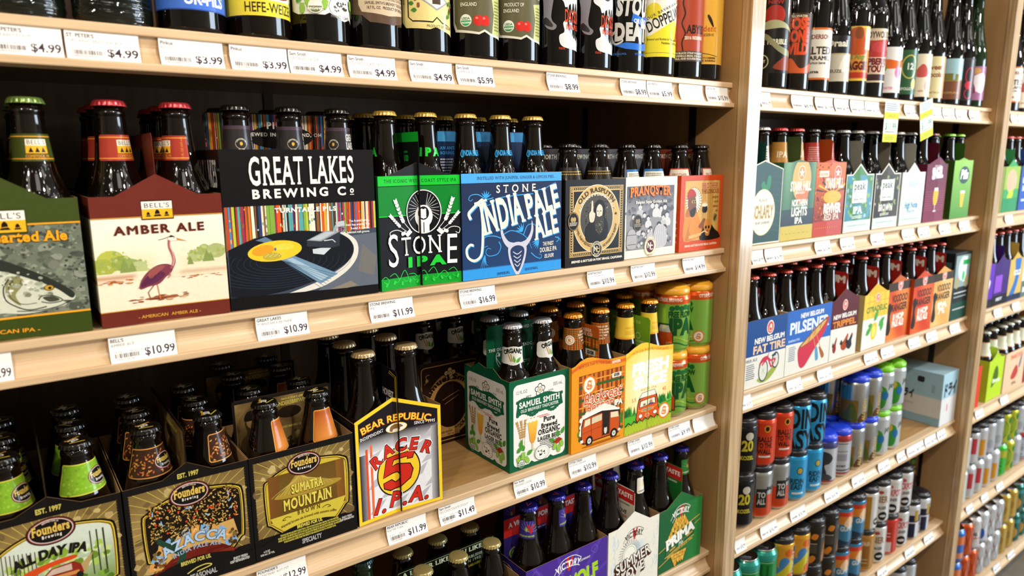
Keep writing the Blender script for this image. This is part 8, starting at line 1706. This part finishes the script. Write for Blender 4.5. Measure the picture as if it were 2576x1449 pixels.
# ================================================================== farthest bay
CZ = 'C1'
for i, (x, nk) in enumerate(((2.44, 'b7'), (2.52, 'b3'), (2.60, 'b9'), (2.68, 'b6'))): bottle('champ', M_BLACKG, '#1c1a18', nk, (x, .045, ZS['C1']+.0003), 'dark bottle on the farthest top shelf, %s from the far post' % ORD[i], -46, 'bottles on the farthest top shelf')
def simple_art(bg, items):
    def f(A, W, h):
        A.rect(0, 0, W, h, bg)
        for it in items:
            if it[0] == 't': A.text(it[1], it[2]*W, it[3]*h, it[4], it[5], w=it[6], b=2)
            elif it[0] == 'r': A.rect(it[1]*W, it[2]*h, it[3]*W, it[4]*h, it[5])
            elif it[0] == 'e': A.ell(it[1]*W, it[2]*h, it[3]*W, it[4]*h, it[5], 20)
            elif it[0] == 'p': A.blob([(u*W, v*h) for u, v in it[1]], it[2])
    return f
def cbay(key, lst, cap, what):
    for x0, W, kind, col, art, t, wh in lst:
        c = carton(key, x0, W, t, kind=kind, h=138, ga=20, peak=160 if kind == 'end' else None, hh=190, col=col, art=art, hcol=col); fill(c, 'long', M_AMBER, cap, None, what, wh, rows=2)
cbay('C2', ((2.345, 121, 'end', '#7a8a3a', None, 'olive green bottle carton hidden behind the far post', 'olive carton'), (2.468, 121, 'end', '#3f9a5a', simple_art('#3f9a5a', [('r', 0, .5, 1, .5, '#8fae4a'), ('e', .5, .68, .34, .26, '#c8a88a'), ('p', [(.3, .3), (.5, .5), (.7, .4), (.5, .2)], '#b8c83a'), ('r', 0, 0, 1, .3, '#2f8a5a')]), 'green bottle carton with tan circle in the farthest bay', 'tan circle carton'),
              (2.5905, 121, 'end', '#2f4f9a', simple_art('#2f5aa8', [('r', 0, 0, .12, 1, '#141c34'), ('t', 'English', .56, .62, 16, '#dfe6ee', 70), ('t', 'Brown', .56, .44, 16, '#dfe6ee', 62), ('r', .3, .2, .5, .05, '#c8d0dc')]), 'navy blue bottle carton with script in the farthest bay', 'navy script carton'), (2.713, 121, 'end', '#2f4f9a', None, 'plain navy bottle carton at the right frame edge', 'plain navy carton')), '#b84a44', 'brown bottle')
cbay('C3', ((2.36, 121, 'end', '#5a2a9a', simple_art('#5a2aa8', [('p', [(.3, .4), (.5, .7), (.8, .6), (.6, .3)], '#e8e4f0'), ('r', 0, 0, 1, .2, '#1c1c24')]), 'purple bottle carton, left of two in the farthest bay', 'left purple carton'), (2.4825, 121, 'end', '#3a1f6a', simple_art('#3a1f6a', [('r', .1, .3, .5, .4, '#8a4ac0'), ('r', 0, 0, 1, .24, '#15141c'), ('t', 'FEST', .5, .1, 9, '#dcdce4', 50)]), 'purple bottle carton, right of two in the farthest bay', 'right purple carton'),
              (2.605, 121, 'end', '#c8a24a', simple_art('#c8a85a', [('p', [(0, 0), (.5, .5), (.4, 1), (.8, 1), (.7, .4), (.4, 0)], '#2f6ab0'), ('r', 0, 0, 1, .14, '#1c2c4a'), ('t', 'GOLD', .6, .6, 16, '#f0e8d0', 56)]), 'gold and blue bottle carton in the farthest bay', 'gold and blue carton'), (2.7275, 121, 'end', '#dfe0e0', simple_art('#dfe0e0', [('r', 0, 0, 1, .4, '#5a6a6a'), ('t', 'BABA', .5, .12, 16, '#eceeee', 90), ('p', [(.5, .5), (.7, .8), (.9, .6)], '#3a4444')]), 'white and grey bottle carton at the right frame edge', 'white and grey carton')), '#c84a34', 'brown bottle')
NECK['ncream'] = lab(neck_label=nl(lambda A: (A.rect(-40, 148, 80, 46, '#d08a5a'), A.rect(-40, 150, 80, 42, '#dfe0c8'), A.curve([(-8, 160), (0, 178), (8, 168), (4, 184)], 1.6, '#3a3a34')), 17))
for x0, W, kind, col, art, t, wh in ((2.352, 121, 'end', '#c8303c', simple_art('#d8402c', [('r', 0, 0, .4, 1, '#d82a5a')]), 'red bottle carton beside the far post', 'red carton'), (2.5335, 127, 'end', '#a8c82c', simple_art('#b4d02c', [('p', [(.3, .3), (.4, .7), (.6, .8), (.7, .5)], '#4a6a1c'), ('t', 'lime', .6, .4, 14, '#eef4d8', 60)]), 'lime green bottle carton in the farthest bay', 'lime carton'),
        (2.674, 184, 'side', '#e0b894', simple_art('#e2bc98', [('t', 'SNAKE DOG', .55, .8, 14, '#c8462c', 110), ('p', [(.35, .3), (.45, .5), (.6, .6), (.7, .4), (.55, .25)], '#b8443a'), ('p', [(.7, .5), (.76, .75), (.84, .85), (.8, .55)], '#6a6a8a'), ('t', 'IPA', .55, .1, 10, '#5a2a20', 40)]), 'peach bottle carton with red lettering in the farthest bay', 'peach carton'), (2.8605, 184, 'side', '#9a2438', simple_art('#a0283c', [('e', .5, .5, .2, .3, '#d8a04a')]), 'crimson bottle carton at the right frame edge', 'crimson carton')):
    c = carton('C4', x0, W, t, kind=kind, h=138, ga=20, peak=158 if kind == 'end' else None, hh=175, col=col, art=art, hcol=col); fill(c, 'long', M_AMBER, '#b8b8a4', 'ncream', 'brown bottle with cream neck label', wh, rows=2)
for i, (a0, a1) in enumerate((('wgr', 'wgr'), ('wred', 'wred'), ('wred', 'worange'), ('worange', 'silver'), ('worange', 'silver'), ('limegreen', 'lime'), ('lime', 'lime'), ('silver', 'silver'), ('graytxt', 'graytxt'))):
    for lv, a in ((0, a0), (1, a1)):
        for j in range(1 if lv == 0 else 2): can(a, (2.455+i*.069, .036+j*.068, ZS['C5']+.0004+lv*.1225), '%s can, %s layer, %s row, %s along the farthest second lowest shelf' % ({'wgr': 'white and green', 'wred': 'silver and red', 'worange': 'silver and orange', 'silver': 'silver', 'limegreen': 'green and yellow', 'lime': 'lime ringed', 'graytxt': 'pale grey'}[a], ('lower', 'upper')[lv], ('front', 'back')[j], ORD[i]), 26, group='cans in the farthest bay')
    if i % 2 == 0: holder(2.455+i*.069, .036, ZS['C5']+.0004+.1225, 2, 2, BK, 'black plastic grip in the farthest bay, %s from the far post' % ORD[i//2], pitch=.069) if i < 8 else None
for i, (a0, a1) in enumerate((('blueor', 'blueor'), ('orangeweb', 'orangeweb'), ('orangeweb', 'whitered'), ('whiteweb', 'whiteblue'), ('whiteweb', 'whiteweb'), ('whiteweb', 'whiteweb'), ('goldcan', 'goldcan'), ('goldcan', 'goldcan'), ('teal', 'teal'), ('teal', 'teal'), ('aqua', 'aqua'))):
    for lv, a in ((0, a0), (1, a1)):
        for j in range(1 if lv == 0 else 2): can(a, (2.50+i*.069, .036+j*.068, ZS['C6']+.0004+lv*.1225), '%s can, %s layer, %s row, %s along the farthest lowest shelf' % ({'blueor': 'blue and orange', 'orangeweb': 'orange diamond', 'whitered': 'white and red', 'whiteweb': 'white diamond', 'whiteblue': 'white and blue', 'goldcan': 'gold', 'teal': 'teal', 'aqua': 'dark green and aqua'}[a], ('lower', 'upper')[lv], ('front', 'back')[j], ORD[i]), 26, group='cans on the lowest far shelf', tab=(lv == 1))

# ================================================================== price tags
TAGS = [
 ('A1', 0.0189, 0.0739, "ST. PETER'S", 'CREAM STOUT', '$4.99', '16.9 OZ', '$0.30 / OZ', '688444500159', 'white price tag at the left frame edge under the rippled bottle', {}),
 ('A1', 0.0761, 0.1388, "ST. PETER'S", 'ORGANIC ENGLISH ALE', '$4.99', '16.9 OZ', '$0.30 / OZ', '688444500180', 'white price tag under the second rippled bottle', {}),
 ('A1', 0.1568, 0.2187, 'Pinkus', 'Pilsner', '$3.99', '17 OZ', '$0.23 / OZ', '085725340020', 'white price tag under the blue labelled bottle', {}),
 ('A1', 0.2256, 0.2877, 'Pinkus', 'Wheat Ale', '$3.99', '17 OZ', '$0.23 / OZ', '085725340037', 'white price tag under the yellow labelled bottle', {}),
 ('A1', 0.2891, 0.3524, 'Sam Smith', 'ORGANIC LAGER', '$4.99', '550 ML', '$0.01 / ML', '085725115253', 'white price tag under the white hop label', {}),
 ('A1', 0.3599, 0.4227, 'Sam Smith', 'OG CHOCOLATE STOUT', '$4.99', '18.7 OZ', '$0.27 / OZ', '085725116076', 'white price tag under the brown ribbon label', {}),
 ('A1', 0.4421, 0.5053, 'Sam Smith', 'Oatmeal Stout', '$4.99', '550 ML', '$0.01 / ML', '085725115093', 'white price tag under the pale yellow scalloped label', {}),
 ('A1', 0.5114, 0.5709, 'Sam Smith', 'CHERRY ALE', '$5.99', '550 ML', '$0.01 / ML', '085725116007', 'white price tag under the cherry labelled bottle', {}),
 ('A1', 0.6658, 0.7267, 'STONE BREWING', 'SEASONAL', '$8.99', '22 OZ', '$0.41 / OZ', '636251770438', 'white price tag under the skull bottles', {}),
 ('A1', 0.8157, 0.8749, 'STONE BREWING', 'GIVE ME STOUT', '$8.99', '22 OZ', '', '636251770', 'white price tag under the blue ribbon bottle', {}),
 ('A1', 0.8768, 0.938, 'LAGUNITAS', 'SEASONAL', '$5.99', '22 OZ', '', '723830', 'white price tag under the slanted lettering bottle', {}),
 ('A1', 0.9562, 1.0184, 'DESCHUTES', 'ABYSS', '$15.99', '22 OZ', '', '742559', 'white price tag with faded print under the brick red bottle', {'faded': True}),
 ('A1', 1.0271, 1.0891, 'DESCHUTES', 'THE DISSIDENT', '$15.99', '22 OZ', '', '742559', 'white price tag under the two birds bottle', {}),
 ('A2', -0.0468, 0.0014, "BELL'S", 'TWO HEARTED', '$11.99', '72 OZ', '$0.15 / OZ', '740522100', 'white price tag at the left frame edge under the fish carton', {}),
 ('A2', 0.0828, 0.1456, "BELL'S", 'AMBER ALE', '$10.99', '72 OZ', '$0.15 / OZ', '740522100238', 'white price tag under the heron carton', {}),
 ('A2', 0.2313, 0.2925, 'GREAT LAKES', 'TURNTABLE PILSNER', '$10.99', '72 OZ', '$0.15 / OZ', '704361140244', 'white price tag under the turntable carton', {}),
 ('A2', 0.3732, 0.4362, 'STONE BREWING', 'IPA', '$11.99', '72 OZ', '$0.17 / OZ', '636251770', 'white price tag under the green wheat carton', {}),
 ('A2', 0.5093, 0.5704, 'STONE BREWING', 'SEASONAL', '$16.99', '72 OZ', '$0.24 / OZ', '636251740336', 'white price tag under the navy carton', {}),
 ('A2', 0.7511, 0.8107, 'NORTHCOAST', 'RASPUTIN IMPERIAL', '$10.99', '48 OZ', '', '72254400020', 'white price tag under the bearded man carton', {}),
 ('A2', 0.8509, 0.91, 'NORTHCOAST', 'PRANQSTER', '$10.99', '48 OZ', '', '72254400', 'white price tag under the grey crowd carton', {}),
 ('A2', 0.9836, 1.0452, 'NORTHCOAST', 'BROTHER', '$14.99', '48 OZ', '', '72254400', 'white price tag under the monk carton', {}),
 ('A3', 0.21, 0.2711, "FOUNDER'S", 'SEASONAL 4/12 OZ', '$12.99', '48 OZ', '$0.27 / OZ', '750536110', 'white price tag under the mountain carton', {}),
 ('A3', 0.3842, 0.4458, 'BEAR REPUBLIC', 'RACER 5 IPA', '$11.99', '72 OZ', '$0.17 / OZ', '722130550006', 'white price tag under the checkered carton', {}),
 ('A3', 0.4668, 0.5286, 'Sam Smith', 'OG CHOCOLATE STOUT', '$11.49', '4 CNT', '$2.87 / CNT', '085725316087', 'white price tag under the empty shelf gap', {}),
 ('A3', 0.602, 0.6643, 'Sam Smith', 'ORGANIC LAGER', '$10.99', '4 PK', '$2.75 / PK', '085725315204', 'white price tag under the beer glass carton', {}),
 ('A3', 0.7153, 0.7773, 'OTTER CREEK', 'BACKSEAT BERNER', '$10.99', '72 OZ', '', '75449400', 'white price tag under the side view van carton', {}),
 ('A3', 0.8545, 0.9174, 'OTTER CREEK', 'SEASONAL BEER', '$10.99', '72 OZ', '', '75449400', 'white price tag under the front view van carton', {}),
 ('A3', 0.9619, 1.0234, 'OTTER CREEK', 'FREE FLOW IPA', '$9.99', '72 OZ', '', '75449', 'white price tag under the green cans', {}),
 ('A3', 1.0316, 1.0946, '', '', '', '', '', '', 'white price tag that is blank white, at the third shelf end', {}),
 ('B1', 1.1879, 1.2215, '', '', '$13.99', '', '', '', 'white price tag on the tall bottle shelf, first from its left end', {'full': True}),
 ('B1', 1.2933, 1.3713, '', '', '$8.99', '', '', '', 'white price tag on the tall bottle shelf, second from its left end', {'full': True}),
 ('B1', 1.3803, 1.4483, '', '', '$11.99', '', '', '', 'white price tag on the tall bottle shelf, third from its left end', {'full': True}),
 ('B1', 1.4547, 1.5135, '', '', '$7.99', '', '', '', 'white price tag on the tall bottle shelf, fourth from its left end', {'full': True}),
 ('B1', 1.5203, 1.5806, '', '', '$13.99', '', '', '', 'white price tag on the tall bottle shelf, fifth from its left end', {'full': True}),
 ('B1', 1.5841, 1.6493, '', '', '$12.99', '', '', '', 'white price tag on the tall bottle shelf, sixth from its left end', {'full': True}),
 ('B1', 1.7717, 1.8361, '', '', '$14.99', '', '', '', 'white price tag on the tall bottle shelf, seventh from its left end', {'full': True}),
 ('B1', 1.908, 1.9742, '', '', '$11.99', '', '', '', 'white price tag on the tall bottle shelf, eighth from its left end', {'full': True}),
 ('B1', 1.9813, 2.0533, '', '', '$14.99', '', '', '', 'white price tag on the tall bottle shelf, ninth from its left end', {'full': True}),
 ('B1', 2.0607, 2.1315, '', '', '$11.99', '', '', '', 'white price tag on the tall bottle shelf, tenth from its left end', {'full': True}),
 ('B1', 2.1471, 2.2164, '', '', '$13.99', '', '', '', 'white price tag on the tall bottle shelf, eleventh from its left end', {'full': True}),
 ('B2', 1.1894, 1.2294, '', '', '$9.99', '', '', '', 'white price tag on the peaked carton shelf, first from its left end', {'full': True}),
 ('B2', 1.2349, 1.295, '', '', '$10.99', '', '', '', 'white price tag on the peaked carton shelf, second from its left end', {'full': True}),
 ('B2', 1.4202, 1.4819, '', '', '$10.99', '', '', '', 'white price tag on the peaked carton shelf, third from its left end', {'full': True}),
 ('B2', 1.5259, 1.5857, '', '', '$10.99', '', '', '', 'white price tag on the peaked carton shelf, fourth from its left end', {'full': True}),
 ('B2', 1.6635, 1.7277, '', '', '$10.99', '', '', '', 'white price tag on the peaked carton shelf, fifth from its left end', {'full': True}),
 ('B2', 1.8224, 1.8876, '', '', '$10.99', '', '', '', 'white price tag on the peaked carton shelf, sixth from its left end', {'full': True}),
 ('B2', 1.91, 1.9745, '', '', '$11.99', '', '', '', 'white price tag on the peaked carton shelf, seventh from its left end', {'full': True}),
 ('B2', 2.0344, 2.1018, '', '', '$11.99', '', '', '', 'white price tag on the peaked carton shelf, eighth from its left end', {'full': True}),
 ('B2', 2.1641, 2.2317, '', '', '$11.99', '', '', '', 'white price tag on the peaked carton shelf, ninth from its left end', {'full': True}),
 ('B3', 1.1829, 1.2169, '', '', '$10.99', '', '', '', 'white price tag on the bicycle carton shelf, first from its left end', {'full': True}),
 ('B3', 1.3477, 1.404, '', '', '$10.99', '', '', '', 'white price tag on the bicycle carton shelf, second from its left end', {'full': True}),
 ('B3', 1.4713, 1.5315, '', '', '$10.99', '', '', '', 'white price tag on the bicycle carton shelf, third from its left end', {'full': True}),
 ('B3', 1.6856, 1.7498, '', '', '$10.99', '', '', '', 'white price tag on the bicycle carton shelf, fourth from its left end', {'full': True}),
 ('B3', 1.7704, 1.8362, '', '', '$10.99', '', '', '', 'white price tag on the bicycle carton shelf, fifth from its left end', {'full': True}),
 ('B3', 1.9209, 1.984, '', '', '$10.99', '', '', '', 'white price tag on the bicycle carton shelf, sixth from its left end', {'full': True}),
 ('B3', 2.0275, 2.09, '', '', '$10.99', '', '', '', 'white price tag on the bicycle carton shelf, seventh from its left end', {'full': True}),
 ('B3', 2.1788, 2.2444, '', '', '$10.99', '', '', '', 'white price tag on the bicycle carton shelf, eighth from its left end', {'full': True}),
 ('B4', 1.1899, 1.2265, '', '', '$10.99', '', '', '', 'white price tag on the shelf of the sky blue cans, first from its left end', {'full': True}),
 ('B4', 1.2835, 1.3463, '', '', '$10.99', '', '', '', 'white price tag on the shelf of the sky blue cans, second from its left end', {'full': True}),
 ('B4', 1.4007, 1.4625, '', '', '$10.99', '', '', '', 'white price tag on the shelf of the sky blue cans, third from its left end', {'full': True}),
 ('B4', 1.5487, 1.6099, '', '', '$10.99', '', '', '', 'white price tag on the shelf of the sky blue cans, fourth from its left end', {'full': True}),
 ('B4', 1.6796, 1.7403, '', '', '$10.99', '', '', '', 'white price tag on the shelf of the sky blue cans, fifth from its left end', {'full': True}),
 ('B4', 1.8165, 1.8762, '', '', '$14.99', '', '', '', 'white price tag on the shelf of the sky blue cans, sixth from its left end', {'full': True}),
 ('B4', 1.9219, 1.9689, '', '', '$9.99', '', '', '', 'white price tag on the shelf of the sky blue cans, seventh from its left end', {'full': True}),
 ('B4', 1.9809, 2.0849, '', '', '$9.99', '', '', '', 'white price tag on the shelf of the sky blue cans, eighth from its left end', {'full': True}),
 ('B4', 2.0926, 2.1661, '', '', '$8.99', '', '', '', 'white price tag on the shelf of the sky blue cans, ninth from its left end', {'full': True}),
 ('B4', 2.1741, 2.2288, '', '', '$8.99', '', '', '', 'white price tag on the shelf of the sky blue cans, tenth from its left end', {'full': True}),
 ('B5', 1.8748, 1.9257, '', '', '$9.99', '', '', '', 'white price tag on the green can shelf, first from its left end', {'full': True}),
 ('B5', 2.0399, 2.096, '', '', '$9.99', '', '', '', 'white price tag on the green can shelf, second from its left end', {'full': True}),
 ('B5', 2.1648, 2.2251, '', '', '$9.99', '', '', '', 'white price tag on the green can shelf, third from its left end', {'full': True}),
 ('C1', 2.4476, 2.4984, '', '', '$9.99', '', '', '', 'white price tag on the farthest top shelf, first from its left end', {'full': True}),
 ('C1', 2.5048, 2.554, '', '', '$9.99', '', '', '', 'white price tag on the farthest top shelf, second from its left end', {'full': True}),
 ('C2', 2.5, 2.5622, '', '', '$9.99', '', '', '', 'white price tag on the farthest bay navy carton shelf, first from its left end', {'full': True}),
 ('C3', 2.505, 2.5672, '', '', '$9.99', '', '', '', 'white price tag on the farthest bay purple carton shelf, first from its left end', {'full': True}),
 ('C3', 2.6593, 2.7233, '', '', '$9.99', '', '', '', 'white price tag on the farthest bay purple carton shelf, second from its left end', {'full': True}),
 ('C4', 2.4533, 2.5139, '', '', '$9.99', '', '', '', 'white price tag on the farthest bay lime carton shelf, first from its left end', {'full': True}),
 ('C4', 2.662, 2.7259, '', '', '$9.99', '', '', '', 'white price tag on the farthest bay lime carton shelf, second from its left end', {'full': True}),
 ('C5', 2.4758, 2.5274, '', '', '$9.99', '', '', '', 'white price tag on the farthest bay white can shelf, first from its left end', {'full': True}),
 ('C5', 2.6006, 2.6556, '', '', '$9.99', '', '', '', 'white price tag on the farthest bay white can shelf, second from its left end', {'full': True}),
 ('C5', 2.7337, 2.7924, '', '', '$9.99', '', '', '', 'white price tag on the farthest bay white can shelf, third from its left end', {'full': True}),
 ('C6', 2.8137, 2.8746, '', '', '$9.99', '', '', '', 'white price tag on the farthest bay bottom shelf, first from its left end', {'full': True}),
 ('C6', 2.9532, 3.0182, '', '', '$9.99', '', '', '', 'white price tag on the farthest bay bottom shelf, second from its left end', {'full': True})
]
for t in TAGS: price_tag(*t[:9], t[9], **(t[10] if len(t) > 10 else {}))

def sale_tag(x, lean, price, label):
    o = empty('sale_tag', (x, -.0075, ZS['B1']-.006)); tag(o, label, 'sale tag', 'hanging sale tags'); o.rotation_euler = (0, math.radians(lean), 0)
    fm = flat((0, 0, -.092), (1, 0, 0), (0, 0, 1)); p = panel('paper_slip', fm, [(0, 0), (68, 0), (68, 92), (0, 92)], '#e6ece0', o, th=.0003, back='#e0e0d8', mat=M_PAPER)
    A = Art(); A.rect(0, 52, 68, 15, '#d8d02c'); A.rect(0, 0, 68, 19, '#d8d63a'); A.text(price, 34, 28, 15, '#4a8a6a', w=54, b=1); A.text('SALE', 34, 56, 7, '#8a9a3a', w=36, b=1); A.paras(5, 70, 58, 18, 4, '#6a7a9a', random.Random(3)); A.paras(8, 4, 52, 11, 3, '#8a9a3a', random.Random(4)); A.paras(8, 21, 50, 4, 1, '#5a6a5a', random.Random(5)); A.build('printed_text', fm, M_PAPER, p)
sale_tag(1.6593, 0, '$11.99', 'yellow and white sale tag hanging straight from the tall bottle shelf')
sale_tag(1.8300, -14, '$11.99', 'yellow and white sale tag hanging at a slant from the tall bottle shelf')
